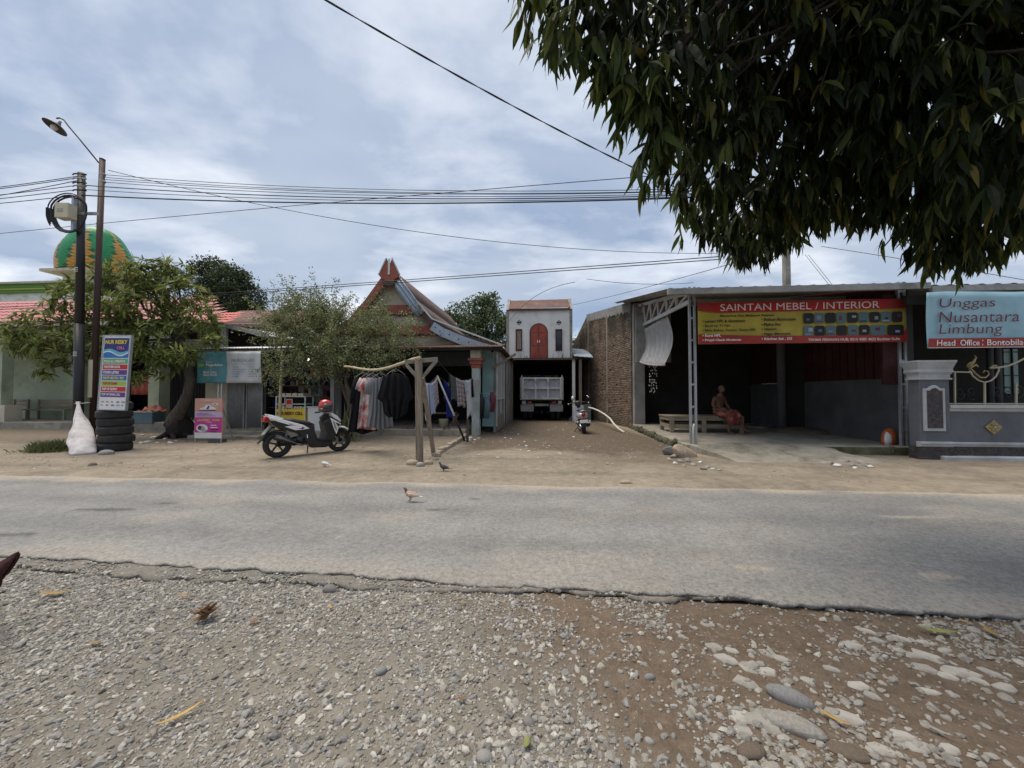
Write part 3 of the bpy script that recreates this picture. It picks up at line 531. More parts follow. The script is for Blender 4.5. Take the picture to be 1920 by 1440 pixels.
def build_fallen_leaves():
    D = [(103,1117,.20,.04,.15,'dry_leaf','long yellow fallen leaf on the gravel by the asphalt edge at the rooster'),
         (340,1345,.17,.022,.9,'dry_leaf','narrow rolled dry leaf lying on the gravel'),
         (179,1208,.055,.02,.2,'dry_leaf','short yellow leaf scrap on gravel beyond the rolled leaf'),
         (345,1121,.07,.02,.3,'dry_leaf','small tan leaf below the asphalt edge by the brown clump'),
         (476,1168,.05,.03,.9,'brown_leaf','small reddish leaf on gravel right of the brown clump'),
         (620,1142,.05,.02,-.9,'dry_leaf','yellow leaf beside a white scrap on the gravel'),
         (700,1131,.08,.015,.4,'brown_leaf','thin brown twig-like leaf by the asphalt edge'),
         (868,1134,.06,.014,0,'dry_leaf','tiny tan leaf on dirt below the road'),
         (865,1314,.05,.02,.1,'brown_leaf','brown leaf lying among pale stones'),
         (1565,1352,.12,.026,-1.0,'dry_leaf','orange dry leaf lying on a pale flag'),
         (1755,1186,.20,.034,-.35,'green_leaf','long yellow-green leaf by the road edge'),
         (1857,1188,.10,.045,1.2,'dry_leaf','curled tan leaf standing up by the road edge'),
         (1808,1168,.05,.022,-.3,'dry_leaf','small orange leaf against the asphalt'),
         (988,1396,.07,.026,1.4,'green_leaf','small green leaf on the brown dirt'),
         (1755,1372,.10,.014,-.8,'rock_grey','grey twig lying on the brown dirt')]
    for px, py, L_, W_, rz, m, lab in D:
        p = gnd(px, py, 0.01); v, f = leaf_blade(L_, W_, .22, fold=.35); o = MB().add(v, f).build('fallen_leaf', M[m], None, smooth=True, solid=.0012)
        o.location = (p.x, p.y, gz(p.x, p.y) + .02); o.rotation_euler = (random.gauss(0, .15), random.gauss(0, .08), rz); tag(o, lab, 'leaf')
    # brown clump of dead leaves
    p = gnd(385, 1165, 0.0); t = thing('leaf_clump', 'crumpled clump of dead brown leaves on the gravel', 'leaf clump', (p.x, p.y, gz(p.x, p.y)))
    for i in range(7):
        v, f = leaf_blade(.11, .05, .7, fold=.8); o = MB().add(v, f).build('leaf', M['brown_leaf'], t, smooth=True, solid=.0015)
        o.location = (random.uniform(-.03, .03), random.uniform(-.025, .025), .02 + .008 * i); o.rotation_euler = (random.uniform(-.7, .7), random.uniform(-.6, .6), random.uniform(0, 6.28))
build_fallen_leaves()
# ------------------------------------------------------------------ shared builders
def corr(mb, u0, u1, a, b, wl=0.09, amp=0.012, seg=6, nv=1, wob=0.0):
    n = max(2, int((u1 - u0) / wl * seg)); dv, dz = b[0] - a[0], b[1] - a[1]; L_ = math.hypot(dv, dz) or 1; nv_, nz_ = -dz / L_, dv / L_
    r = random.Random(int(u0 * 100)); 
    def fn(s, t):
        u = u0 + (u1 - u0) * s; w = amp * math.sin(2 * math.pi * (u - u0) / wl)
        return (u, a[0] + dv * t + nv_ * w, a[1] + dz * t + nz_ * w + wob * math.sin(u * 3.1) * 0.5)
    return mb.grid(fn, n, nv)
def text_mesh(s, w, h, bold=0.0, shear=0.0, sp=1.0):
    c = bpy.data.curves.new('lettering', 'FONT'); c.body = s; c.size = 1; c.offset = bold; c.shear = shear; c.resolution_u = 3; c.space_character = sp
    o = bpy.data.objects.new('tmp', c); me = bpy.data.meshes.new_from_object(o); bpy.data.objects.remove(o); bpy.data.curves.remove(c)
    n = len(me.vertices); co = np.empty(n * 3); me.vertices.foreach_get('co', co); co = co.reshape(-1, 3)
    lo, hi = co.min(0), co.max(0); co = (co - lo) / np.maximum(hi - lo, 1e-6); co[:, 2] = 0
    V = np.stack([co[:, 0] * w - w / 2, np.zeros(n), co[:, 1] * h - h / 2], -1)      # stands in the xz plane, faces -y
    me.vertices.foreach_set('co', V.ravel()); me.update(); return me
def lettering(parent, s, u, z, w, h, m, v=-0.006, bold=0.0, shear=0.0, rot=(0, 0, 0), sp=1.0):
    me = text_mesh(s, w, h, bold, shear, sp); me.materials.append(M[m]); return link_mesh('lettering', me, parent, (u, v, z), rot)
def patch(parent, name, u0, u1, z0, z1, m, v=-0.004, t=0.002):
    o = MB().box(u0, u1, v - t, v, z0, z1).build(name, M[m] if isinstance(m, str) else m, parent); return o
def poly_patch(parent, name, pts, m, v=-0.004, t=0.002):
    return MB().prism(pts, v - t, v, 'xz').build(name, M[m] if isinstance(m, str) else m, parent)
# ------------------------------------------------------------------ furniture shop (right)
FS = Frame(1298, 9.0, -5.2); SLAB = 0.23
def build_shop():
    uR = FS.u(1692); zt = FS.uz(1298, 546)[1]; zb = SLAB
    # raised concrete floor and its rough stone edge
    t = fthing('shop_floor', 'raised weathered concrete shop floor with a mossy rough stone edge', 'floor slab', FS)
    li = FS.loc((4.72, 15.1, 0)); corners = [(-0.20, -0.12), (uR + 0.45, -0.12), (uR + 0.45, 7.0), (li.x, 7.0), (li.x - 0.02, li.y)]
    MB().prism(corners, 0.0, SLAB, 'xy').build('slab', M['slab_concrete'], t, bev=0.015)
    r = random.Random(5)
    p0, p1 = Vector((-0.2, -0.12, 0)), Vector((li.x - 0.02, li.y, 0)); n = 30
    for i in range(n):
        s = (i + .5) / n; c = p0.lerp(p1, s); q = r.uniform(.09, .14)
        link_mesh('edge_stone', rock_mesh('edge_stone', M['moss_concrete'], 400 + i % 9, (1, .7, .9), .2, 1, cut=3), t, (c.x - .03, c.y, r.uniform(.08, .14)), (0, 0, r.uniform(0, 6)), (q, q, q))
    for i in range(22):
        u = 2.3 + (uR + .4 - 2.3) * i / 21; q = r.uniform(.10, .15)
        link_mesh('edge_stone', rock_mesh('edge_stone', M['moss_concrete'], 410 + i % 9, (1, .5, .75), .2, 1, cut=3), t, (u, -.10, r.uniform(.07, .13)), (0, 0, r.uniform(-.3, .3)), (q, q, q))
    MB().box(2.75, uR + .47, -.16, -.11, 0, SLAB - .012).build('mossy_face', M['moss_concrete'], t)
    # ramp
    def rampz(u, v):
        e = np.clip((v + 0.12) / -1.35, 0, 1); return SLAB + 0.003 - (SLAB - 0.03) * float(e) ** 1.2
    def rf(s, q):
        v = -0.10 - 1.45 * q - .12 * math.sin(s * 9) * q - .1 * math.sin(s * 23 + 1) * q; u = -0.12 + (2.75 + .5 * q) * s + .55 * q * (1 - s) + .09 * math.sin(q * 11) * s
        return (u, v, rampz(u, v) + .012 * math.sin(u * 4 + v * 5))
    rm = MB().grid(rf, 30, 14); nb = len(rm.v)
    rm.add([(x, y, -0.1) for x, y, z in rm.v], []); 
    for i in range(30): rm.f.append((14 * 31 + i, 14 * 31 + i + 1, nb + 14 * 31 + i + 1, nb + 14 * 31 + i)); rm.mi.append(0)
    for j in range(14):
        for i in (0, 30): a, b = j * 31 + i, (j + 1) * 31 + i; rm.f.append((a, b, nb + b, nb + a)); rm.mi.append(0)
    o = rm.build('concrete_ramp', M['slab_concrete'], None, smooth=False); o.location = FS.o; o.rotation_euler = (0, 0, FS.rz)
    tag(o, 'sloping cracked concrete ramp from the shop floor to the road', 'ramp')
    # roof and walls
    t = fthing('furniture_shop', 'open fronted furniture shop with metal roof on steel lattice posts and dark interior', 'building', FS)
    uL = FS.u(1252, -.45); uE = FS.u(1742, -.45)
    zf = FS.uz(1500, 541, -.45)[1]
    rf_ = corr(MB(), uL, uE, (-.5, zf + .05), (6.8, 5.15), .30, .022, 6, 1).build('roof', M['galv_dull'], t, smooth=True, solid=.004)
    g = MB().box(uL, uE, -.56, -.47, zf - .09, zf + .045).build('fascia', M['galv_dull'], t, bev=.006)
    # underside beams and a lattice girder above the banner
    zb0 = FS.uz(1500, 566, .1)[1]; gird = MB(); 
    gird.box(0, uR, .08, .13, zf - .2, zf - .15); gird.box(0, uR, .08, .13, zb0 - .02, zb0 + .03)
    k = 14
    for i in range(k):
        a, b = uR * i / k, uR * (i + 1) / k
        gird.bar((a, .105, zb0 if i % 2 else zf - .17), (b, .105, zf - .17 if i % 2 else zb0), .03, .03)
    gird.build('girder', M['galv_dull'], t)
    for v in (1.6, 3.2, 4.8): MB().box(0, uR, v - .04, v + .04, zf + .12 + (5.15 - zf) * v / 7.3 - .25, zf + .12 + (5.15 - zf) * v / 7.3 - .15).build('purlin', M['galv_dull'], t)
    # lattice posts
    for (ua, sg) in ((0.0, 1), (uR, -1)):
        ps = empty('lattice_post'); ps.parent = t
        for du in (-.045, .07):
            MB().box(ua + du - .025, ua + du + .025, -.03, .03, SLAB - .1, zt + .1).build('channel', M['galv'], ps, bev=.004)
        for z in np.arange(.55, zt, .52): MB().box(ua - .02, ua + .045, -.02, .02, z, z + .045).build('batten', M['galv'], ps)
    dn = MB().tube([(-.03, -.07, SLAB - .05), (-.01, -.07, .62), (.01, -.06, .70)], .022, 8).build('drain_pipe', M['pvc_white'], t, smooth=True)
    # side truss to the brick wall
    tl0 = FS.loc(at(1196, 573, 14.8)); bl0 = FS.loc(at(1200, 612, 14.8)); tr0 = Vector((-.03, .05, zt - .02)); br0 = Vector((-.03, .05, zt - .24))
    tr = empty('side_truss'); tr.parent = t
    MB().bar(tl0, tr0, .05, .10).build('chord', M['white_metal'], tr); MB().bar(bl0, br0, .05, .10).build('chord', M['white_metal'], tr)
    for i in range(6):
        s = i / 6; a = bl0.lerp(br0, s); b = tl0.lerp(tr0, s); MB().bar(a, b, .045, .06).build('upright', M['white_metal'], tr)
        c = tl0.lerp(tr0, (i + 1) / 6); MB().bar(a, c, .04, .05).build('diagonal', M['white_metal'], tr)
    # inside: back wall, left upper panel, right wall, inner column
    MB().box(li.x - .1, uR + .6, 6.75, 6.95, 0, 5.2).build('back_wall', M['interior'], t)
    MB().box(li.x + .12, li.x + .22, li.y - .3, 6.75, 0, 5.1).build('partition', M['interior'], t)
    MB().box(-.1, 1.15, 5.2, 5.3, 2.55, 4.6).build('wall_panel', M['grey_plaster'], t)
    MB().box(uR + .16, uR + .28, .1, 6.75, 0, 1.76).build('side_wall', M['dark_plaster'], t)
    wv = MB()
    for i in range(24):
        v0 = .12 + i * .275; rz_ = lambda v: zf + .05 + (5.10 - zf) * (v + .5) / 7.3 - .02; wv.prism([(v0, 1.765), (v0 + .24, 1.765), (v0 + .24, rz_(v0 + .24)), (v0, rz_(v0))], uR + .15, uR + .22, 'yz')
    wv.prism([(.1, 1.765), (6.75, 1.765), (6.75, rz_(6.75)), (.1, rz_(.1))], uR + .21, uR + .24, 'yz'); wv.build('red_cladding', M['dark_red'], t)
    c0 = FS.loc(at(1466, 760, 12.1)); MB().tube([(c0.x, c0.y, SLAB - .02), (c0.x, c0.y, 4.3)], .12, 12).build('inner_column', M['dark_plaster'], t, smooth=True)
    # dirt heap inside along the wall
    hp = FS.loc(at(1480, 790, 11.9)); MB().ell((hp.x + .3, hp.y - .2, SLAB), (.9, .7, .16), 16, 6).build('dirt_heap', M['rock_brown'], t, smooth=True)
    # concrete pier at the end of the brick wall
    pr = FS.loc((4.86, 14.85, 0)); MB().box(pr.x - .17, pr.x + .22, pr.y - .2, pr.y + .15, 0, FS.loc(at(1200, 570, 14.85)).z).build('pier', M['grey_plaster'], t, bev=.01)
    # banner
    b = fthing('shop_banner', 'wide red and yellow printed furniture shop banner hanging under the roof edge', 'banner', FS)
    u0, z1 = FS.uz(1308, 569, -.1); u1, z0 = FS.uz(1700, 641, -.1); z1 += .01; W_, H_ = u1 - u0, z1 - z0
    b.location = FS.m @ Vector((u0, -.1, z0)); X = lambda p: (p - 75) / 1800 * W_; Z = lambda p: (465 - p) / 335 * H_
    def sheet(s, q): return (s * W_, .006 * math.sin(s * 13 + q * 2) * (1 - q) + .003 * math.sin(s * 31), q * H_)
    bs = MB().grid(sheet, 60, 6).build('cloth', M['banner_yellow'], b, smooth=True, solid=.003)
    v = -.022
    poly_patch(b, 'red_band', [(0, Z(195)), (X(250), Z(215)), (X(1650), Z(207)), (W_, Z(205)), (W_, H_), (0, H_)], 'banner_red', v)
    poly_patch(b, 'red_band', [(0, 0), (W_, 0), (W_, Z(350)), (X(1830), Z(408)), (X(950), Z(408)), (X(500), Z(400)), (0, Z(385))], 'banner_red', v)
    poly_patch(b, 'title_plate', [(X(185), H_ - .004), (X(195), Z(165)), (X(230), Z(207)), (X(280), Z(213)), (X(1640), Z(207)), (X(1700), Z(195)), (X(1745), Z(150)), (X(1750), H_ - .004)], flat('ink_deepred', (0.40, 0.02, 0.018)), v - .003)
    lettering(b, 'SAINTAN MEBEL / INTERIOR', X(962), Z(173), X(1650) - X(275), H_ * .165, 'ink_white', v - .008, 0)
    lettering(b, 'Menerima Dan Melayani Pesanan', X(512), Z(242), X(752) - X(270), H_ * .062, 'ink_black', v - .004, .03)
    for s, py, x1 in (('Lemari HPL & Aluminium', 281, 495), ('Bacdrop Tv Hpl', 320, 358), ('Meja Makan, Kantor, Tamu HPL', 357, 590)):
        lettering(b, '\u2022 ' + s, X((112 + x1) / 2), Z(py), X(x1) - X(112), H_ * .07, 'ink_black', v - .004, .028)
    lettering(b, '\u2022 Kursi HPL', X(195), Z(397), X(278) - X(112), H_ * .066, 'ink_white', v - .004, .03); lettering(b, '\u2022 Propil Clasik Moderen', X(283), Z(436), X(455) - X(110), H_ * .07, 'ink_white', v - .004, .03)
    for s, py, x1 in (('Etalase Alumunium', 274, 938), ('Plafon Pvc', 315, 808), ('Gipsum', 353, 768), ('Pagar Minimalis', 392, 890)):
        lettering(b, '\u2022 ' + s, X((635 + x1) / 2), Z(py), X(x1) - X(635), H_ * .068, 'ink_black', v - .004, .028)
    lettering(b, '\u2022 Kitchen Set , Dll', X(768), Z(431), X(900) - X(637), H_ * .07, 'ink_white', v - .004, .03)
    lettering(b, 'TERIMA PESANAN HUB: 0213 4585 4622 Bochtiar Kulle', X(1425), Z(441), X(1812) - X(1040), H_ * .06, 'ink_white', v - .004, .02)
    rr = random.Random(4); pm = ['ink_darkteal', 'ink_grey', 'ink_black', 'ink_maroon', 'ink_steel']
    def pic(x0, x1, y0, y1, i):
        cx, cy = (X(x0) + X(x1)) / 2, (Z(y0) + Z(y1)) / 2; w, h = (X(x1) - X(x0)) / 2, (Z(y0) - Z(y1)) / 2; q = min(w, h) * .25
        po = [(cx - w + q, cy - h), (cx + w - q, cy - h), (cx + w, cy - h + q), (cx + w, cy + h - q), (cx + w - q, cy + h), (cx - w + q, cy + h), (cx - w, cy + h - q), (cx - w, cy - h + q)]
        pp = poly_patch(b, 'photo_print', po, ['ink_black', 'ink_darkteal'][i % 2], v - .003)
        a = rr.uniform(-.6, 0) * w; c = rr.uniform(-.5, .1) * h
        patch(pp, 'furniture_picture', cx + a, cx + a + rr.uniform(.5, .9) * w, cy + c, cy + c + rr.uniform(.3, .8) * h, pm[i % 5], v - .006, .001)
        if i % 2: patch(pp, 'furniture_picture', cx - .8 * w, cx + .6 * w, cy - .8 * h, cy - .6 * h, pm[(i + 2) % 5], v - .006, .001)
    for i in range(9): pic(1005 + i * 93.5, 1088 + i * 93.5, 230, 312, i)
    for i in range(6): pic(1005 + i * 94, 1088 + i * 94, 330, 410, i + 9)
    pic(1568, 1697, 332, 412, 3); pic(1712, 1845, 332, 415, 4)
    # grey sun blind on the side
    q = FS; A = at(1203, 620, 14.5); B_ = at(1252, 592, 11.2); C_ = at(1198, 678, 14.3); D_ = at(1247, 684, 11.2)
    def tf(s, k):
        p = A.lerp(B_, s).lerp(C_.lerp(D_, s), k); n = Vector((-1, -.15, 0)); return tuple(p + n * (-.22 * math.sin(math.pi * k) * (.6 + .4 * s) + .02 * math.sin(s * 40)) + Vector((0, 0, -.06 * math.sin(math.pi * s) * k)))
    tb = thing('sun_blind', 'grey woven tarpaulin blind hanging from the side truss, rolled at its lower edge', 'blind')
    MB().grid(tf, 40, 14).build('cloth', M['tarp_grey'], tb, smooth=True, solid=.004)
    MB().tube([tf(s / 10, 1.0) for s in range(-1, 11)], [.03 + .008 * math.sin(s * 2.1) for s in range(-1, 11)], 8).build('rolled_hem', M['tarp_grey'], tb, smooth=True)
    # string of shell pieces hanging in the doorway
    ws = thing('shell_mobile', 'hanging strings of small white shells in the dark side opening', 'mobile'); rr = random.Random(9)
    for k in range(5):
        p = at(1218 + k * 3.2, 690, 13.2); MB().tube([(p.x, p.y, p.z + .5), (p.x, p.y, p.z - .95)], .003, 4).build('string', M['cable'], ws)
        for j in range(9):
            if rr.random() < .7: MB().ell((p.x + rr.uniform(-.02, .02), p.y, p.z + .05 - j * .105 - rr.uniform(0, .05)), (.02, .012, .028), 6, 5).build('shell', M['white_bit'], ws, smooth=True)
build_shop()
# ------------------------------------------------------------------ brick side wall
def build_brick_wall():
    p0 = Vector((4.66, 15.0, 0)); dr = Vector((-.1137, .9935, 0)); Lw = 9.4
    t = thing('brick_wall', 'tall bare brick side wall with mossy stains, plaster ribs and a grey plastered gable top', 'wall', p0, math.atan2(dr.y, dr.x))
    def top(s): return 4.98 + (5.62 - 4.98) * s / 5.6 if s < 5.6 else 5.62 - (s - 5.6) * .44
    prof = [(0, 0)] + [(Lw, 0)] + [(Lw, top(Lw)), (5.6, top(5.6)), (0, top(0))]
    MB().prism(prof, -.16, -.02, 'xz').build('mortar_core', mat('mortar', (0.13,0.112,0.09), (0.085,0.072,0.057), 4, .95, bump=.4, bscale=40, dirt=(0.07,0.065,0.045), dirt_amt=.5, dscale=1.1), t)
    V = []; C = []; r = random.Random(8); n = 0; z = .05; row = 0
    while z < 5.6:
        s = -.1 if row % 2 else 0.0
        while s < Lw:
            a, b = max(0, s) + r.uniform(0, .008), min(Lw, s + .195) - r.uniform(0, .008); s += .207
            if b - a < .04 or z + .06 > top((a + b) / 2) - .30: continue
            if any(abs((a + b) / 2 - q) < .1 for q in (2.6, 5.35)): continue
            if r.random() < .015: continue
            pr = r.uniform(.0, .014); h = .052 + r.uniform(-.004, .004); dz = r.uniform(-.004, .004)
            x0, x1, y0, y1, z0, z1 = a, b, -.02, pr, z + dz, z + dz + h
            V += [(x0,y0,z0),(x1,y0,z0),(x1,y1,z0),(x0,y1,z0),(x0,y0,z1),(x1,y0,z1),(x1,y1,z1),(x0,y1,z1)]
            mid = (a + b) / 2; st = float(fbm(np.array([mid * .9 + 3]), np.array([z * .35 + 1]), 111)[0]); st2 = float(fbm(np.array([mid * 2.5]), np.array([z * 1.2]), 113)[0])
            moss = np.clip((st - .5) * 7 + (z - 3.4) * .8 + (st2 - .5) * 3 - mid * .08, 0, 1) * .9; moss = max(moss, np.clip(1 - (z - .1) * 1.6 + (st2 - .5) * 2, 0, 1) * .6)
            base = np.array([(0.29,0.215,0.16),(0.23,0.165,0.125),(0.33,0.26,0.20),(0.33,0.20,0.14),(0.20,0.16,0.125)][r.choices(range(5), [4, 3, 3, 1, 2])[0]]) * r.uniform(.9, 1.08) * (.85 + .3 * ((row * 7919) % 13) / 13)
            c = base * (1 - moss) + np.array((0.075, 0.07, 0.045)) * moss; C += [c] * 8; n += 1
        z += .074; row += 1
    V = np.array(V); I = 8 * np.arange(n)[:, None, None]; Q = (I + np.array([(0,3,2,1),(4,5,6,7),(0,1,5,4),(1,2,6,5),(2,3,7,6),(3,0,4,7)])[None]).reshape(-1, 4)
    o = link_mesh('brick_courses', np_mesh('brick_courses', V, Q, M['brick'], np.array(C)), t); o['kind'] = 'stuff'
    for s in (2.6, 5.35): MB().box(s - .09, s + .09, -.02, .022, 0, top(s) - .06).build('plaster_rib', mat('rib', (0.28,0.25,0.20), (0.19,0.165,0.13), 3, .95, bump=.4, bscale=25, dirt=(0.08,0.072,0.05), dirt_amt=.5), t)
    pts = [(s, top(s) - .30 - .10 * abs(math.sin(s * 7.3)) - .05 * math.sin(s * 19)) for s in np.arange(0, 5.61, .12)] + [(5.6, top(5.6) + .02), (0, top(0) + .02)]
    MB().prism(pts, -.165, .03, 'xz').build('plaster_cap', M['grey_plaster'], t)
    # grass tuft rooted in the top
    g = MB(); r = random.Random(3)
    for i in range(26):
        a = r.uniform(0, 6.28); s0 = 1.05 + r.uniform(-.12, .12); x1 = s0 + .2 * math.cos(a); g.add([(s0 - .012, .02, 4.72), (s0 + .012, .02, 4.72), (x1, .1 + .12 * r.random(), 4.72 + r.uniform(-.3, .12))], [(0, 1, 2)])
    g.build('weed', mat('weed', (0.16,0.19,0.05), (0.11,0.13,0.04), 8, .7, bump=0, trans=.2), t)
build_brick_wall()
# ------------------------------------------------------------------ grey ornamental fence (far right)
FF = Frame(1723, 7.95, -5.2)
def build_fence():
    t = fthing('garden_wall', 'dark grey garden wall with pillar, white mouldings, stone relief panels and a gold flower', 'wall', FF)
    w = FF.u(1780); zc = lambda py: FF.uz(1740, py)[1]; zt = zc(676); z_cap = zc(712); zb = zc(823); zs = zc(838); z0 = 0.0; D = .24
    UR = 4.2
    MB().box(0, w, 0, D, zs, z_cap).build('pillar', M['fence_grey'], t, bev=.006)
    MB().box(-.015, w + .015, -.02, D, z0, zs - .0).build('plinth', M['stone_relief'], t)
    cp = MB(); prof = [(0.0, z_cap - .005), (.035, z_cap + .005), (.035, z_cap + .03), (.012, z_cap + .035), (.012, z_cap + .10), (.05, z_cap + .16), (.04, z_cap + .22), (.07, zt - .07), (.085, zt - .03), (.085, zt)]
    for (a, za), (b, zb_) in zip(prof[:-1], prof[1:]):
        cp.add([(-a, -a, za), (w + a, -a, za), (w + a, D + a, za), (-a, D + a, za), (-b, -b, zb_), (w + b, -b, zb_), (w + b, D + b, zb_), (-b, D + b, zb_)], [(0,1,5,4),(1,2,6,5),(2,3,7,6),(3,0,4,7)])
    cp.add([(-.085, -.085, zt), (w + .085, -.085, zt), (w + .085, D + .085, zt), (-.085, D + .085, zt)], [(0, 1, 2, 3)]); cp.build('capital', M['fence_trim'], t)
    # arched panel on the pillar
    a0, a1 = FF.u(1729), FF.u(1769); za, zb1 = zc(808), zc(722); cx = (a0 + a1) / 2; q = (a1 - a0)
    def arch(x0, x1, zl, zh, k): 
        w_ = x1 - x0; return [(x0, zl), (x1, zl), (x1, zh - .07 * k)] + [(x1 - w_ * .2 - (w_ * .6) * i / 8, zh - .07 * k + .07 * k * math.sin(math.pi * i / 8)) for i in range(9)] + [(x0, zh - .07 * k)]
    MB().prism(arch(a0, a1, za, zb1, 1), -.035, .0, 'xz').build('panel_frame', M['fence_trim'], t, bev=.006)
    MB().prism(arch(a0 + .055, a1 - .055, za + .06, zb1 - .06, .8), -.042, -.03, 'xz').build('relief_panel', M['stone_relief'], t)
    # low wall
    zl = zc(772); MB().box(w, UR, .06, .28, zs, zl).build('low_wall', M['fence_grey'], t)
    MB().box(w, UR, .035, .30, z0, zs).build('relief_base', M['stone_relief'], t)
    def mould(x0, x1, y, z, h, d, nm='moulding'):
        MB().prism([(y, z), (y - d * .5, z + h * .15), (y - d * .5, z + h * .5), (y - d, z + h * .6), (y - d, z + h), (y + .06, z + h), (y + .06, z)], x0, x1, 'yz').build(nm, M['fence_trim'], t, bev=.004)
    mould(-.03, w + .03, -.005, zs, .11, .06); mould(w + .03, UR, .055, zs, .10, .06); mould(w, UR, .06, zl - .005, .14, .09, 'coping')
    MB().box(.35, UR, -.12, .05, .03, .13).build('kerb', M['fence_trim'], t, bev=.02)
    # gold flower
    fu, fz = FF.uz(1861, 801, .06); s = .16
    fl = MB().prism([(fu - s, fz), (fu, fz - s * .95), (fu + s, fz), (fu, fz + s * .95)], .03, .06, 'xz').build('gold_flower', M['gold'], t, bev=.008)
    for i in range(6):
        a = i * math.pi / 3; MB().ell((fu + .055 * math.cos(a), .028, fz + .055 * math.sin(a)), (.036, .018, .026), 8, 6, (0, -a, 0)).build('petal', M['gold'], fl, smooth=True)
    MB().ell((fu, .02, fz), (.024, .022, .024), 8, 6).build('flower_heart', M['fence_trim'], fl, smooth=True)
    # wrought iron railing
    g = fthing('iron_railing', 'cream and gold wrought iron railing with leaf scrolls on the low wall', 'railing', FF); v = .17
    P = lambda px, py: (lambda q: (q[0], v, q[1]))(FF.uz(px, py, v))
    gm = M['gold']; cr = flat('rail_cream', (0.42, 0.39, 0.30))
    MB().bar(P(1779, 757), (UR, v, P(1800, 757)[2]), .025, .03).build('bottom_rail', cr, g); MB().bar(P(1779, 697), P(1822, 698), .02, .025).build('top_rail', cr, g)
    for px in (1790, 1846, 1905, 1960): MB().bar(P(px, 718 if px > 1800 else 697), (P(px, 760)[0], v, P(px, 775)[2] - .04), .026, .026).build('upright', cr, g)
    def curve(nm, pts, r, m): return MB().tube([P(*p) for p in pts], r, 7).build(nm, m, g, smooth=True)
    curve('scroll', [(1818, 695), (1824, 705), (1834, 713), (1846, 717), (1858, 714), (1867, 706), (1872, 696), (1873, 688)], .016, cr)
    curve('scroll', [(1820, 690), (1828, 700), (1838, 708), (1848, 708), (1854, 702), (1852, 696), (1846, 695), (1843, 699)], [.012, .018, .018, .016, .014, .012, .010, .008], gm)
    curve('rail_sweep', [(1856, 690), (1873, 689), (1888, 687), (1905, 680), (1925, 670), (1960, 660)], .02, cr)
    for pts in ([(1814, 690), (1820, 685), (1826, 678), (1830, 670), (1827, 666)], [(1816, 693), (1822, 688), (1830, 684), (1834, 688)], [(1812, 688), (1817, 682), (1822, 680)], [(1858, 690), (1862, 686), (1868, 686)]):
        curve('leaf_scroll', pts, [.006, .022, .024, .014, .006][:len(pts)], gm)
    for k, px in enumerate((1800, 1822, 1870, 1890, 1912)):
        cxp, cyp = px, 737
        curve('curl', [(cxp + (9 - i * .55) * math.cos(i * .7 + k), cyp + (14 - i * .9) * math.sin(i * .7 + k)) for i in range(14)], .007, M['black_metal'])
    # light blue banner and the house front behind
    h = fthing('neighbour_house', 'dark fronted house with metal porch roof behind the grey garden wall', 'building', FF)
    zr = FF.uz(1830, 541, .3)[1]; corr(MB(), FF.u(1738, .3) , 9.2, (.15, zr + .05), (5.5, zr + .9), .30, .02, 6).build('roof', M['galv_dull'], h, smooth=True, solid=.004)
    MB().box(FF.u(1738,.3), 9.2, .12, .2, zr - .09, zr + .035).build('fascia', M['galv_dull'], h); MB().box(.12, 5.2, .35, .45, zr - .30, zr - .1).build('beam', M['interior'], h)
    u0 = FF.u(1726, .45); MB().box(u0 - .07, u0 + .07, .66, .78, .0, zr - .05).build('porch_post', M['dark_plaster'], h); MB().box(-.12, u0 - .09, .68, .74, 1.6, zr).build('red_cladding', M['dark_red'], h)
    MB().box(-.2, 16, 4.2, 4.4, 0, zr + .7).build('front_wall', M['interior'], h)
    for px0, px1 in ((1880, 1906),):
        a, b = FF.u(px0, 4.18), FF.u(px1, 4.18); f_ = MB().box(a, b, 4.12, 4.19, FF.uz(1890, 738, 4.18)[1], FF.uz(1890, 655, 4.18)[1]).build('window', flat('pane_teal', (0.30, 0.45, 0.44), .3), h)
        for i in range(4): z = FF.uz(1890, 660 + i * 22, 4.1)[1]; MB().box(a - .02, b + .02, 4.08, 4.12, z - .012, z + .012).build('window_bar', M['black_metal'], f_)
        MB().box((a + b) / 2 - .012, (a + b) / 2 + .012, 4.07, 4.12, FF.uz(1890, 738, 4.18)[1], FF.uz(1890, 655, 4.18)[1]).build('window_bar', M['black_metal'], f_)
    for px in (1858, 1873): uu = FF.u(px, 3.0); MB().tube([(uu, 3.0, 0), (uu, 3.0, zr + .3)], .07, 10).build('porch_column', M['dark_plaster'], h, smooth=True)
    b = fthing('office_banner', 'pale blue cloth banner with red strip tied above the garden wall', 'banner', FF); vb = .02
    u0, z1 = FF.uz(1736, 549, vb); _, z0 = FF.uz(1736, 653, vb); W_, H_ = 3.0, z1 - z0
    b.location = FF.m @ Vector((u0, vb, z0))
    MB().grid(lambda s, q: (s * W_, .02 * math.sin(s * 16 + q * 4) * (.4 + .6 * q), q * H_ + .02 * math.sin(s * 9) * q), 60, 10).build('cloth', M['banner_blue'], b, smooth=True, solid=.003)
    MB().box(.0, W_, -.036, -.033, .012, H_ * .17).build('red_strip', M['banner_red'], b); MB().box(0, W_, -.034, -.028, .0, .012).build('white_hem', M['ink_white'], b)
    U = lambda px: FF.u(px, vb) - u0; Zp = lambda py: FF.uz(1800, py, vb)[1] - z0
    for s, xa, xb, py, hh in (('Unggas', 1762, 1867, 571, 22), ('Nusantara', 1760, 1911, 595, 20), ('Limbung', 1760, 1879, 620, 24)):
        lettering(b, s, (U(xa) + U(xb)) / 2, Zp(py), U(xb) - U(xa), Zp(py - hh / 2) - Zp(py + hh / 2), 'ink_maroon', -.045, -.004, .12)
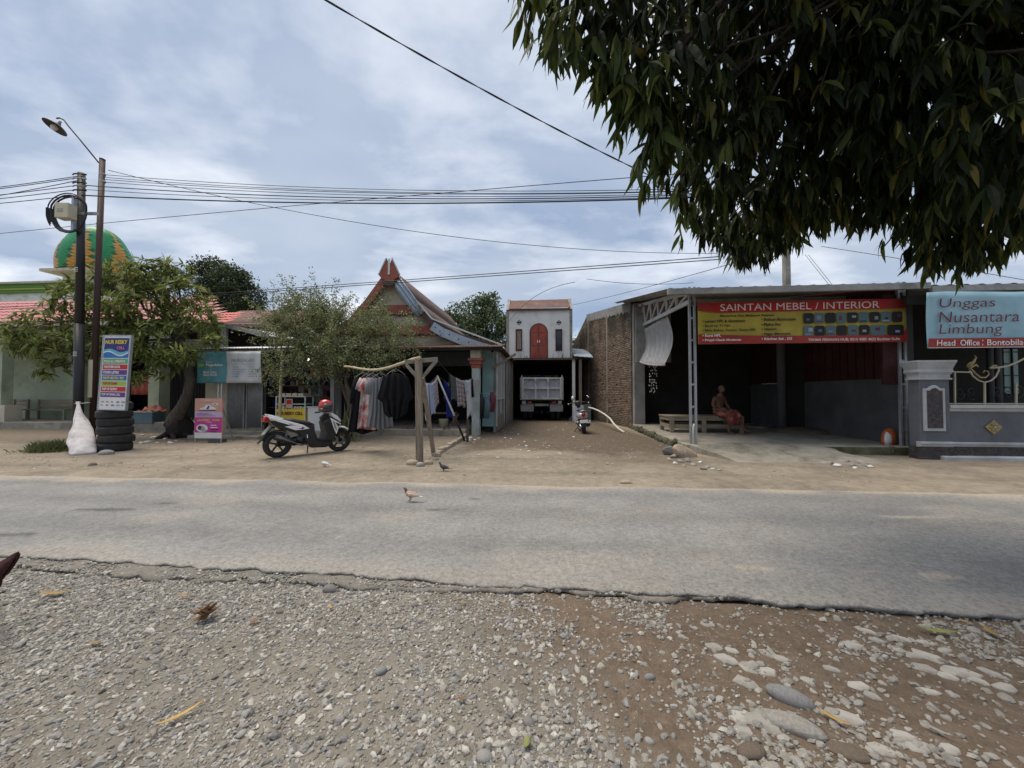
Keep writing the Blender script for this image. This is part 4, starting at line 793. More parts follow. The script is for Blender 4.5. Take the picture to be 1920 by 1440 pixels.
    for s, xa, xb in (('Head', 1755, 1790), ('Office', 1799, 1835), (':', 1840, 1842), ('Bontobila-', 1849, 1922)): lettering(b, s, (U(xa) + U(xb)) / 2, Zp(643), U(xb) - U(xa), Zp(637) - Zp(648), 'ink_white', -.045, .01, .05)
build_fence()
# ------------------------------------------------------------------ gabled house (centre)
FE = Frame(733, 13.5, -5.0)
def build_house():
    t = fthing('gabled_house', 'single storey house with steep curved gable roof, stepped red gable bands and porch', 'house', FE)
    P = lambda px, py, v=0.0: FE.uz(px, py, v)
    G = .06; FL = .26
    ridge = P(735, 508); knee = P(812, 604); eave = P(940, 652); mid = P(775, 562); mid2 = P(868, 632)
    right = [ridge, mid, knee, mid2, eave]; left = [(-u, z) for u, z in right]
    DEP = 8.5
    # roof: two curved sheets
    for side, pr in (('r', right), ('l', left)):
        m = MB(); n = 80
        pts = [(u, z + .06) for u, z in pr]
        for k in range(len(pts) - 1):
            (a, za), (b, zb) = pts[k], pts[k + 1]
            def fn(s, q, a=a, za=za, b=b, zb=zb):
                v = -.12 + (DEP + .1) * s; w = .014 * math.sin(v * 2 * math.pi / .16); return (a + (b - a) * q, v, za + (zb - za) * q + w)
            m.grid(fn, 300, 1)
        m.build('roof_sheet', M['rust_brown'], t, smooth=True, solid=.006)
    # gable boards, stepped outwards going down
    def width(z):
        for (a, za), (b, zb) in zip(right[:-1], right[1:]):
            if zb <= z <= za: return a + (b - a) * (za - z) / (za - zb)
        return eave[0] if z < eave[1] else 0.02
    def band(nm, py0, py1, v0, v1, m):
        z1, z0 = P(733, py0, v0)[1], P(733, py1, v0)[1]; zs = np.linspace(z0, z1, 6); ws = [max(.02, width(z) - .04) for z in zs]
        MB().prism([(-w, z) for w, z in zip(ws, zs)] + [(w, z) for w, z in zip(ws[::-1], zs[::-1])], v0, v1, 'xz').build(nm, m, t)
    cp = mat('gable_panel', (0.50,0.45,0.355), (0.42,0.375,0.295), 1.6, .9, bump=.12, dirt=(0.22,0.185,0.14), dirt_amt=.4, stretch=(.6, 1, 3))
    band('gable_panel', 515, 575, .14, .2, cp); band('red_skirt', 572, 589, .03, .10, M['red_board']); band('drip_board', 589, 592, .02, .13, M['dark_red'])
    band('gable_panel', 588, 613, .10, .16, cp); band('red_skirt', 611, 627, -.02, .06, M['red_board']); band('drip_board', 627, 630, -.03, .09, M['dark_red'])
    band('gable_panel', 627, 655, .06, .12, cp)
    # barge boards with loose metal flashing
    for sg in (1, -1):
        b = MB(); pr = [(sg * u, z) for u, z in right]
        for (a, za), (c, zc) in zip(pr[:-1], pr[1:]): b.bar((a, -.14, za - .06), (c, -.14, zc - .06), .05, .24, (0, 0, 1))
        b.build('barge_board', M['rust_brown'] if sg > 0 else M['red_board'], t)
    a, c = P(745, 528, -.2), P(789, 590, -.2); fl = MB()
    d = Vector((c[0] - a[0], 0, c[1] - a[1])); L_ = d.length; d.normalize(); nrm = Vector((d.z, 0, -d.x))
    fl.grid(lambda s, q: tuple(Vector((a[0], -.21, a[1])) + d * (L_ * q) + nrm * (.36 * (s - .5)) + Vector((0, -.03 * math.sin(s * 18), 0))), 20, 4)
    fl.build('metal_flashing', M['galv_blue'], t, smooth=True, solid=.004)
    bp = [P(810, 606, -.2), P(829, 618, -.2), P(868, 634, -.2), P(900, 645, -.2), P(921, 651, -.2)]
    for (p, q) in zip(bp[:-1], bp[1:]):
        o = MB().bar((p[0], -.2, p[1] - .09), (q[0], -.2, q[1] - .09), .02, .30).build('flashing_plate', M['galv_blue'], t)
        for s in (.35, .8): MB().ell((p[0] + (q[0] - p[0]) * s, -.215, p[1] + (q[1] - p[1]) * s - .05 - .06 * s), (.022, .01, .03), 6, 4).build('bolt_hole', M['black_metal'], o)
    e0, e1 = P(818, 600, -.1), P(940, 648, -.1); MB().bar((knee[0], -.17, knee[1] + .09), (eave[0], -.17, eave[1] + .09), .05, .05).build('edge_strip', M['white_metal'], t)
    MB().bar((mid[0], -.17, mid[1] + .10), (knee[0], -.17, knee[1] + .10), .05, .05).build('edge_strip', M['white_metal'], t)
    # crossed finial on the ridge
    fin = empty('finial', (0, 0, 0)); fin.parent = t; c0 = P(733, 530, -.2); top = P(733, 485, -.2)[1]; wd = P(750, 515, -.2); zm = wd[1]
    for sg in (1, -1):
        MB().prism([(0, c0[1]), (sg * wd[0] * .75, zm - .12), (sg * wd[0] * 1.0, zm), (sg * .10, top), (0, top - .25)], -.24, -.19, 'xz').build('horn', M['red_board'], fin, bev=.005)
        MB().bar((sg * .10, -.245, top + .01), (sg * wd[0] * 1.01, -.245, zm), .02, .04).build('horn_edge', M['galv'], fin)
    MB().box(-.035, .035, -.262, -.245, zm, top - .02).build('finial_strip', M['white_metal'], fin)
    MB().prism([(-.25, zm - .2), (.25, zm - .2), (.12, c0[1] - .12), (-.12, c0[1] - .12)], -.26, -.18, 'xz').build('finial_base', M['rust_brown'], fin)
    # porch awning of corrugated sheet
    ez = P(800, 651, -1.0)[1]; uA, uB = -4.2, FE.u(940, -1.0)
    corr(MB(), uA, uB, (-1.0, ez), (.15, ez + .22), .085, .013, 6).build('awning', M['rust_roof'], t, smooth=True, solid=.005)
    MB().box(uA, uB, -.94, -.86, ez - .10, ez - .02).build('awning_beam', M['interior'], t)
    # front wall: plain grey part, dark porch
    gw = FE.u(690, .9); wl = FE.u(640, .9)
    MB().box(wl, FE.u(697, .9), .9, 1.05, 0, ez + .2).build('grey_wall', M['grey_plaster'], t)
    MB().box(-4.1, wl - .01, 1.0, 1.12, 0, ez + .2).build('grey_wall', M['grey_plaster'], t)
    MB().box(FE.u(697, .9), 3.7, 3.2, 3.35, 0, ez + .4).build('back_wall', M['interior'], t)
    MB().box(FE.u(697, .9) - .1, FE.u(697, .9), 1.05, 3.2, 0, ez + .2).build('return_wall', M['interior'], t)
    ur = FE.u(893, -.55)
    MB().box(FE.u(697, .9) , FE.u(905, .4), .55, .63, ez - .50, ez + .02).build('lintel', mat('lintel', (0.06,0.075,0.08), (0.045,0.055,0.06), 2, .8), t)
    MB().box(-3.9, FE.u(873, -1.1), -1.15, 3.2, G - .1, FL).build('porch_floor', M['slab_concrete'], t, bev=.012)
    # porch column with painted head
    cz = ez - .04; col = empty('porch_column'); col.parent = t
    MB().box(ur - .13, ur + .13, -.68, -.42, FL - .25, cz - .62).build('shaft', mat('col_paint', (0.42,0.48,0.47), (0.30,0.33,0.32), 3, .85, bump=.1, dirt=(0.30,0.24,0.19), dirt_amt=.5, dscale=2.5), col, bev=.02)
    for i, (w, z0, z1, mm) in enumerate(((.15, .62, .50, 'red_board'), (.19, .50, .38, 'red_board'), (.24, .38, .30, 'red_board'), (.17, .30, .0, 'cream_plaster'))):
        MB().box(ur - w, ur + w, -.55 - w, -.55 + w, cz - z0, cz - z1).build('column_head', M[mm], col, bev=.01)
    # right side wall with window bays
    us = FE.u(903, .0)
    MB().box(us, us + .38, .18, .30, FL, ez - .05).build('side_panel', M['teal_plaster'], t)
    sv = us + .42
    MB().box(sv - .05, sv + .05, .3, DEP - .5, 0, ez + .1).build('side_wall', M['grey_plaster'], t)
    for v in (.30, 1.5, 2.7):
        w = MB().box(sv + .03, sv + .085, v, v + .10, FL, ez - .1).build('window_post', M['white_metal'], t)
    for v in (.42, 1.62): 
        w = MB().box(sv + .048, sv + .06, v, v + 1.06, 1.25, ez - .35).build('window', M['glass_dark'], t)
        for k in range(4): MB().box(sv + .055, sv + .085, v + .05 + k * .32, v + .08 + k * .32, 1.25, ez - .35).build('window_bar', M['white_metal'], w)
        MB().box(sv + .05, sv + .1, v - .02, v + 1.08, 1.19, 1.25).build('window_sill', M['white_metal'], w)
    for i in range(7):
        v = .35 + i * .28
        MB().box(sv + .06, sv + .11, v, v + .24, .1, .62 + .03 * math.sin(i * 3)).build('skirting_plank', M['wood_grey'], t)
    # eave bracket and side eave underside
    MB().bar((sv - .1, .2, ez - .62), (sv + .75, .2, ez - .12), .08, .08).build('eave_bracket', M['wood_beam'], t)
    MB().box(-3.9, -3.8, .9, DEP - .5, 0, ez).build('side_wall', M['grey_plaster'], t); MB().box(-3.9, sv, DEP - .6, DEP - .5, 0, ez + 1).build('rear_wall', M['grey_plaster'], t)
    # porch ladder frame / bench in the dark
    b = thing('porch_bench', 'dark wooden slatted bench inside the house porch', 'bench', FE.m @ Vector((FE.u(822, .9), .9, FL)), FE.rz)
    MB().box(-.7, .7, -.2, .2, .40, .45).build('seat', M['wood_grey'], b)
    for x in (-.62, .62):
        for y in (-.15, .15): MB().box(x - .03, x + .03, y - .03, y + .03, 0, .40).build('leg', M['wood_grey'], b)
        MB().bar((x - .1, -.21, .02), (x + .2, -.21, .4), .03, .05).build('brace', M['wood_grey'], b)
    p = FE.m @ Vector((FE.u(832, -.1), -.1, FL)); bk = thing('white_bucket', 'pale plastic bucket on the porch floor below the bench', 'bucket', p)
    MB().lathe([(0.0, .0), (.13, 0), (.165, .26), (.175, .27), (.15, .26), (.115, .02), (0, .02)], 20).build('pail', M['ink_cream'], bk, smooth=True)
    for px in (769, 838):
        p = FE.m @ Vector((FE.u(px, -1.0), -1.0, FL)); s = thing('sandals', 'pair of dark sandals left on the porch edge', 'sandals', p, .3, 'sandals on the porch edge')
        for k in (-.07, .07):
            so = MB().tube([(k, -.12, .012), (k, -.04, .012), (k + .01, .05, .012), (k, .12, .012)], [.03, .04, .045, .03], 8, flat=.3).build('sole', M['leather'], s, smooth=True)
            MB().tube([(k - .045, .04, .01), (k - .02, .06, .05), (k + .02, .06, .05), (k + .05, .04, .01)], .012, 6).build('strap', M['leather'], so, smooth=True)
build_house()
# ------------------------------------------------------------------ white upper storey over the carport
FW = Frame(1012, 19.5, -4.0)
def build_white():
    t = fthing('white_house', 'small white upper storey with arched red door above a dark carport', 'building', FW)
    P = lambda px, py, v=0.0: FW.uz(px, py, v)
    u0, u1 = FW.u(950), FW.u(1073); zb = P(1010, 672)[1]; zt = P(1010, 579)[1]; zr = P(1010, 569, .8)[1] + .1
    MB().box(u0, u1, 0, 5, zb, zt).build('wall', M['white_plaster'], t)
    for u in (u0 - .02, u1 - .12): MB().prism([(-.12, zt - .05), (.9, zt + .72), (1.2, zt + .72), (1.2, zb), (-.02, zb), (-.02, zt - .1)], u, u + .14, 'yz').build('side_parapet', M['concrete'], t)
    n = 6
    for i in range(n):
        a = u0 + .13 + (u1 - u0 - .26) * i / n; b = u0 + .13 + (u1 - u0 - .26) * (i + 1) / n
        MB().add([(a, -.15, zt - .01 + .006 * i), (b + .03, -.15, zt - .01 + .006 * i), (b + .03, 1.0, zt + .68 + .006 * i), (a, 1.0, zt + .68 + .006 * i)], [(0, 1, 2, 3)]).build('roof_sheet', M['rust_roof'], t, solid=.006)
    MB().box(u0 + .12, u1 - .13, -.16, -.10, zt - .09, zt - .012).build('eave_board', M['rust_brown'], t)
    # arched door
    a, b = FW.u(995), FW.u(1025.5); z1 = P(1010, 608)[1]; cx = (a + b) / 2; rr = (b - a) / 2; sp = z1 - rr
    def arch(r, zb_): return [(cx - r, zb_), (cx + r, zb_)] + [(cx + r * math.cos(q), sp + r * math.sin(q)) for q in np.linspace(0, math.pi, 17)]
    MB().prism(arch(rr + .05, zb + .02), -.03, 0, 'xz').build('door_frame', M['dark_red'], t)
    d = MB().prism(arch(rr, zb + .02), -.05, -.028, 'xz').build('door', M['red_paint'], t)
    for sg in (-1, 1):
        for (z0, z1_) in ((zb + .12, zb + .55), (zb + .65, zb + 1.2), (zb + 1.3, sp + .1)):
            x0, x1 = sorted((cx + sg * .06, cx + sg * (rr - .07))); MB().box(x0, x1, -.062, -.05, z0, z1_).build('door_panel', M['red_paint'], d, bev=.006)
        MB().box(cx + sg * .05 - .012, cx + sg * .05 + .012, -.10, -.05, zb + .78, zb + .92).build('door_handle', M['chrome'], d)
    MB().box(cx - .008, cx + .008, -.058, -.05, zb + .02, sp + rr - .02).build('door_gap', M['interior'], d)
    for px0, px1 in ((967, 979), (1041.5, 1054)):
        x0, z0 = P(px0, 657); x1, z1_ = P(px1, 618); w = MB().box(x0, x1, -.02, -.002, z0, z1_).build('window', M['glass_dark'], t)
        for q in ((x0 - .0, x0 + .05, z0, z1_), (x1 - .05, x1, z0, z1_), (x0, x1, z0 - .02, z0 + .05), (x0, x1, z1_ - .05, z1_ + .02)): MB().box(q[0], q[1], -.05, -.015, q[2], q[3]).build('window_frame', M['dark_red'], w)
        if px0 < 1000: MB().grid(lambda s, q: (x0 + .05 + (x1 - x0 - .1) * s, -.024 - .004 * math.sin(s * 14 + q), z0 + .05 + (z1_ - z0 - .1) * q), 16, 4).build('curtain', mat('curtain', (0.34,0.25,0.2), (0.2,0.14,0.11), 4, .8, stretch=(6, 1, .5)), w, smooth=True)
    for px in (973.5, 1048):
        x, z = P(px, 604.5); s = .13; v = MB().prism([(x - s, z), (x, z - s), (x + s, z), (x, z + s)], -.03, -.001, 'xz').build('vent_block', M['dark_plaster'], t)
        for k in range(4): q = k * math.pi / 2; MB().prism([(x + .06 * math.cos(q) + .032 * math.cos(r_), z + .06 * math.sin(q) + .032 * math.sin(r_)) for r_ in np.arange(4) * math.pi / 2], -.034, -.03, 'xz').build('vent_hole', M['white_plaster'] if k % 2 else M['interior'], v)
    # damp stains: moss streaks at the foot of the wall
    r = random.Random(4); stn = MB()
    for i in range(26):
        x = u0 + .5 + r.random() * (u1 - u0 - .8)
        if a - .05 < x < b + .05: continue
        h = r.uniform(.08, .32); w = .025; stn.add([(x - w, -.003, zb + .01), (x + w, -.003, zb + .01), (x + r.uniform(-.05, .05), -.003, zb + h)], [(0, 1, 2)])
    o = stn.build('damp_streaks', mat('damp', (0.40,0.40,0.36), (0.33,0.33,0.29), 4, .9), t); o['kind'] = 'stuff'
    # carport: roof edge, posts, dark walls
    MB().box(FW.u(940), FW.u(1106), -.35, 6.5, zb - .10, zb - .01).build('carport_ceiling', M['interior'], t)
    corr(MB(), FW.u(946), FW.u(1082), (-.55, zb - .10), (-.02, zb + .02), .12, .014, 6).build('carport_eave', M['rust_brown'], t, smooth=True, solid=.005)
    for i in range(4):
        x0 = FW.u(1075) + i * .22; corr(MB(), x0, x0 + .25, (-.6, zb + .04 - .02 * i), (1.9, zb + .72 - .02 * i), .08, .012, 5).build('lean_to_sheet', M['galv_blue'], t, smooth=True, solid=.004)
    for px, m in ((959, 'wood_grey'), (1075.5, 'white_plaster'), (1088, 'wood_grey')):
        u = FW.u(px, -.3); MB().box(u - .07, u + .07, -.4, -.26, 0, zb - .1).build('carport_post', M[m], t)
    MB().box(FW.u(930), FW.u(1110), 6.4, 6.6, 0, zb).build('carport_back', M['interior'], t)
    MB().box(u0 - .35, u0 - .2, .2, 6.4, 0, zb).build('carport_side', M['interior'], t); MB().box(u1 + .45, u1 + .6, 1.5, 6.4, 0, zb).build('carport_side', M['interior'], t)
    # leaning things against the right post
    q = FW; l = thing('scrap_frame', 'grey metal scrap frame and board leaning by the carport post', 'frame', FW.m @ Vector((FW.u(1066), -.1, .05)), FW.rz)
    MB().bar((0, 0, 0), (.55, -.05, .75), .04, .04).build('rail', M['galv_dull'], l); MB().bar((.55, -.05, 0), (.55, -.05, .9), .04, .04).build('rail', M['galv_dull'], l); MB().bar((0, 0, .02), (.6, -.05, .02), .04, .04).build('rail', M['galv_dull'], l)
    MB().obox((.85, .05, .42), (.5, .04, .8), (-.12, 0, 0)).build('board', M['grey_plaster'], l)
build_white()
# ------------------------------------------------------------------ phone credit kiosk
FK = Frame(495, 12.4, -5.0)
def build_kiosk():
    t = fthing('phone_kiosk', 'phone credit kiosk with corrugated grey doors, tin awning and dark open shop', 'kiosk', FK)
    P = lambda px, py, v=0.0: FK.uz(px, py, v)
    FLZ = .26; u0, u1 = FK.u(424), FK.u(632); ez = P(430, 654, -.5)[1]
    MB().box(u0 - .5, u1 + .6, -.65, 3.0, -.05, FLZ).build('floor_slab', M['slab_concrete'], t, bev=.02)
    MB().box(u0 - .3, FK.u(530), -1.05, -.66, -.05, .15).build('step', M['slab_concrete'], t, bev=.02)
    ua, ub = FK.u(363, -.55), FK.u(640, -.55)
    corr(MB(), ua, ub, (-.6, ez), (1.0, ez + .25), .10, .014, 6).build('awning', M['galv'], t, smooth=True, solid=.005)
    MB().box(ua + .1, ub, -.5, -.42, ez - .11, ez - .03).build('awning_beam', M['wood_beam'], t)
    # corrugated doors
    for px0, px1 in ((427, 458), (463, 492)):
        a, b = FK.u(px0), FK.u(px1); d = corr(MB(), a + .02, b - .02, (0.0, FLZ + .04), (0.001, ez - .12), .05, .008, 6).build('door_leaf', M['zinc_door'], t, smooth=True, solid=.004)
        MB().box(a - .02, a + .02, -.02, .03, FLZ, ez - .12).build('door_stile', M['galv_dull'], d); MB().box(b - .02, b + .02, -.02, .03, FLZ, ez - .12).build('door_stile', M['galv_dull'], d)
    MB().box(u0 - .75, FK.u(426), .02, .10, 0, ez - .05).build('side_panel', M['cream_plaster'], t)
    MB().box(u0 - .6, u1 + .3, 2.6, 2.75, 0, ez + .2).build('back_wall', M['interior'], t); MB().box(u0 - .6, u0 - .5, .1, 2.6, 0, ez + .1).build('side_wall', M['interior'], t); MB().box(u1 + .1, u1 + .2, .1, 2.6, 0, ez + .1).build('side_wall', M['interior'], t)
    MB().box(FK.u(496), FK.u(500), -.02, .10, FLZ, ez - .1).build('door_post', M['black_metal'], t)
    a = FK.u(621); MB().box(a, a + .12, -.05, .05, FLZ, ez - .1).build('door_post', M['galv_dull'], t); MB().obox((a + .33, -.2, (FLZ + ez) / 2 - .1), (.42, .03, ez - FLZ - .2), (0, 0, -.6)).build('door_leaf', M['dark_plaster'], t)
    # shelves with goods
    r = random.Random(12); sh = empty('shelf_rack'); sh.parent = t
    for k, z in enumerate((.9, 1.3, 1.7, 2.1)):
        MB().box(FK.u(505, 1.8), FK.u(618, 1.8), 1.7, 2.0, z - .03, z).build('shelf', M['wood_grey'], sh)
        x = FK.u(506, 1.8)
        while x < FK.u(614, 1.8):
            w = r.uniform(.06, .16); h = r.uniform(.12, .3); MB().box(x, x + w, 1.72, 1.9, z, z + h).build('goods_box', M[r.choice(['ink_darkteal', 'ink_maroon', 'ink_grey', 'ink_navy', 'ink_steel', 'ink_black', 'ink_cream'])], sh); x += w + r.uniform(.01, .12)
    # hanging packets, a red banner roll
    for i in range(14):
        x, z = P(530 + i * 6, 690 + r.uniform(-6, 30), .4); MB().box(x - .03, x + .03, .39, .41, z - .09, z + .06).build('hanging_packet', M[r.choice(['ink_steel', 'ink_darkteal', 'ink_maroon', 'ink_grey'])], t)
        MB().box(x - .004, x + .004, .397, .403, z + .05, ez).build('packet_string', M['cable'], t)
    o = thing('red_valance', 'red cloth valance hanging in the kiosk opening under the bulb', 'cloth', FK.o, FK.rz); a, b = P(582, 706, .15), P(616, 686, .15)
    MB().grid(lambda s, q: (a[0] + (b[0] - a[0]) * s, .15 + .02 * math.sin(s * 20), a[1] + (b[1] - a[1]) * q + .05 * math.sin(s * 9) * (1 - q)), 24, 4).build('cloth', M['red_paint'], o, smooth=True, solid=.003)
    MB().box(a[0] - .05, b[0] + .05, .14, .17, b[1] - .01, b[1] + .03).build('rod', M['black_metal'], o); MB().box(a[0] + .2, a[0] + .22, .15, .17, b[1], ez).build('hanger', M['black_metal'], o)
    # bulb
    x, z = P(578, 674, -.2); lb = thing('light_bulb', 'small lit white bulb hanging under the kiosk awning', 'lamp', FK.m @ Vector((x, -.2, z)))
    em = bpy.data.materials.new('bulb_glow'); em.use_nodes = True; bn = em.node_tree.nodes['Principled BSDF']; bn.inputs['Emission Color'].default_value = (1, .96, .9, 1); bn.inputs['Emission Strength'].default_value = 3; bn.inputs['Base Color'].default_value = (.8, .8, .8, 1)
    MB().lathe([(.0, -.045), (.022, -.037), (.034, -.01), (.027, .03), (.018, .055)], 14).build('globe', em, lb, smooth=True); MB().tube([(0, 0, .05), (0, 0, .1)], .02, 8).build('socket', M['plastic_black'], lb); MB().tube([(0, 0, .1), (0, .05, ez - z + .03)], .005, 5).build('cord', M['cable'], lb)
    # display counter
    c = fthing('display_counter', 'aluminium glass display counter with yellow painted phone shop front', 'counter', FK); v0 = -.45
    x0, _ = P(517, 740, v0); x1, zt = P(573, 743, v0); zy = P(540, 767, v0)[1]; yb = FLZ
    MB().box(x0, x1, v0, v0 + .42, yb, zy).build('yellow_front', M['ink_yellow'], c)
    for x in (x0, x1 - .03):
        for v in (v0, v0 + .40): MB().box(x, x + .03, v - .004, v + .026, yb, zt).build('corner_post', M['white_metal'], c)
    for z in (zt, P(540, 757, v0)[1]): MB().box(x0, x1, v0 - .006, v0 + .43, z - .025, z).build('shelf', M['white_metal'], c)
    MB().box(x0, x1, v0 + .42, v0 + .43, yb, zt).build('back', M['interior'], c)
    pc = flat('poster_pale', (0.55, 0.42, 0.38)); a = P(536, 765, v0); b = P(549, 748, v0); ps = patch(c, 'price_poster', a[0], b[0], a[1], b[1], pc, v0 - .01); patch(ps, 'poster_print', a[0] + .03, b[0] - .03, a[1] + .12, b[1] - .03, 'ink_red', v0 - .013, .001)
    for i in range(9):
        x = x0 + .08 + i * .095; MB().box(x, x + .07, v0 + .05, v0 + .25, zy + .002, zy + r.uniform(.05, .14)).build('goods_box', M[r.choice(['ink_white', 'ink_steel', 'ink_cream', 'ink_peach'])], c)
    for i in range(4):
        x = x0 + .1 + i * .2; MB().box(x, x + .16, v0 + .05, v0 + .35, zt, zt + .09).build('stacked_box', M['ink_cream'], c)
    zl = P(545, 775, v0)[1]; lettering(c, 'NUR RESKY CELL', (P(520, 775, v0)[0] + P(567, 775, v0)[0]) / 2, zl, P(567, 775, v0)[0] - P(518, 775, v0)[0], .10, 'ink_maroon', v0 - .012, .05)
    w = fthing('white_counter', 'plain white panelled counter beside the yellow display counter', 'counter', FK); a = P(575, 760, v0); b = P(603, 764, v0)
    MB().box(a[0], b[0], v0 + .05, v0 + .45, FLZ, b[1]).build('body', M['ink_white'], w, bev=.008); MB().box(a[0] - .02, b[0] + .02, v0 + .02, v0 + .47, b[1], b[1] + .03).build('top', M['white_metal'], w)
    p = thing('bamboo_prop', 'upright bamboo pole propping the kiosk awning before the counter', 'pole', FK.m @ Vector((FK.u(525, -.7), -.7, .05)))
    o = MB().tube([(0, 0, 0), (.01, 0, 1.2), (0, .1, ez - .1)], .045, 10).build('cane', M['bamboo'], p, smooth=True)
    # cloth sign with posts
    b = fthing('pawn_banner', 'crumpled teal and white pawn agent cloth banner on the kiosk', 'banner', FK); v = -.66
    x0, z1 = P(369, 660, v); x1, z0 = P(489.5, 718, v); xm = P(424, 690, v)[0]; W_, H_ = x1 - x0, z1 - z0; b.location = FK.m @ Vector((x0, v, z0)); k = (xm - x0)
    def sh(a_, b_): return lambda s, q: (a_ + (b_ - a_) * s + .03 * math.sin(q * 5) * (1 if a_ == 0 and s < .02 else 0), .02 * math.sin((a_ + (b_ - a_) * s) * 7 + q * 3) + .012 * math.sin((a_ + s) * 17 - q * 5), q * H_)
    MB().grid(sh(0, k), 24, 10).build('teal_half', mat('teal_cloth', (0.115,0.32,0.36), (0.085,0.26,0.30), 3, .6, bump=.2), b, smooth=True, solid=.003)
    MB().grid(sh(k, W_), 24, 10).build('white_half', mat('white_cloth', (0.58,0.60,0.60), (0.50,0.52,0.53), 3, .6, bump=.2), b, smooth=True, solid=.003)
    zz = lambda py: (742 - py) / (742 - 425) * H_; xx = lambda px: (px - 690) / (1330 - 690) * W_
    L_ = lambda s, xa, xb, py, hh, m, **kw: lettering(b, s, (xx(xa) + xx(xb)) / 2, zz(py), xx(xb) - xx(xa), hh / 317 * H_, m, -.05, **kw)
    L_('Agen', 798, 862, 530, 28, 'ink_white'); L_('Pegadaian', 798, 965, 562, 34, 'ink_white', bold=.03); L_('Makin Dekat', 775, 905, 632, 26, 'ink_white', bold=.02); L_('Makin Mudah', 775, 912, 660, 22, 'ink_white', bold=.02)
    poly_patch(b, 'logo_mark', [(xx(720), zz(575)), (xx(775), zz(575)), (xx(785), zz(560)), (xx(772), zz(545)), (xx(725), zz(545)), (xx(715), zz(560))], 'ink_lime', -.045)
    L_('NURQALBY', 1045, 1268, 517, 40, 'ink_grey', bold=.01, shear=.25); L_('AGEN PEGADAIAN', 1045, 1265, 553, 18, 'ink_steel')
    for i in range(5):
        for c_ in (1060, 1210): patch(b, 'printed_line', xx(c_), xx(c_ + 60 + 22 * ((i * 7) % 4)), zz(585 + i * 24), zz(577 + i * 24), 'ink_steel', -.045, .001)
    for px in (410, 416): u = FK.u(px, -.6) - x0; MB().tube([(u, .05, .2), (u, .05, -z0 + .03)], .022, 8).build('banner_post', M['white_metal'], b, smooth=True)
build_kiosk()
# ------------------------------------------------------------------ brown roofed house behind, with carport
def build_back_roofs():
    fr = Frame(440, 19.0, -5); t = fthing('brown_roof_house', 'low house with a rusty brown corrugated roof behind the kiosk', 'house', fr)
    P = lambda px, py, v=0.0: fr.uz(px, py, v)
    a, z0 = P(360, 615); b, _ = P(545, 615); z1 = P(440, 583, 3.0)[1]
    corr(MB(), a, b, (0, z0), (3.0, z1), .20, .02, 4).build('roof', M['rust_roof'], t, smooth=True, solid=.005); corr(MB(), a, b, (6, z0), (3.0, z1), .20, .02, 4).build('roof', M['rust_roof'], t, smooth=True, solid=.005)
    MB().box(a + .2, b - .2, .5, 5.5, 0, z0 + .1).build('wall', M['interior'], t)
    fr = Frame(440, 14.6, -5); t = fthing('car_shelter', 'lean-to shelter with white edged tin roof on paired posts beside the kiosk', 'shelter', fr); P = lambda px, py, v=0.0: fr.uz(px, py, v)
    A = P(418, 609); B = P(505, 630); 
    MB().grid(lambda s, q: (A[0] + (B[0] - A[0]) * s, 3.5 * q, A[1] + (B[1] - A[1]) * s + .2 * q), 20, 3).build('roof', M['galv_dull'], t, solid=.02)
    MB().bar((A[0], -.04, A[1]), (B[0], -.04, B[1]), .05, .16).build('edge_trim', M['white_metal'], t)
    corr(MB(), P(340, 609)[0], A[0], (-.02, A[1] + .02), (2.0, A[1] + .4), .12, .014, 5).build('roof', M['white_metal'], t, smooth=True, solid=.01)
    for px in (414, 419.5): u = fr.u(px); MB().box(u - .05, u + .05, 0, .1, 0, A[1]).build('post', M['white_metal'], t)
    for s in (.2, .5, .8): MB().bar((A[0] + (B[0] - A[0]) * s, 0, A[1] + (B[1] - A[1]) * s - .1), (A[0] + (B[0] - A[0]) * s, 3.5, A[1] + (B[1] - A[1]) * s + .1), .06, .06).build('rafter', M['galv_dull'], t)
    MB().box(P(330, 700)[0], P(520, 700)[0], 3.3, 3.45, 0, B[1] + .1).build('back_wall', M['interior'], t)
build_back_roofs()
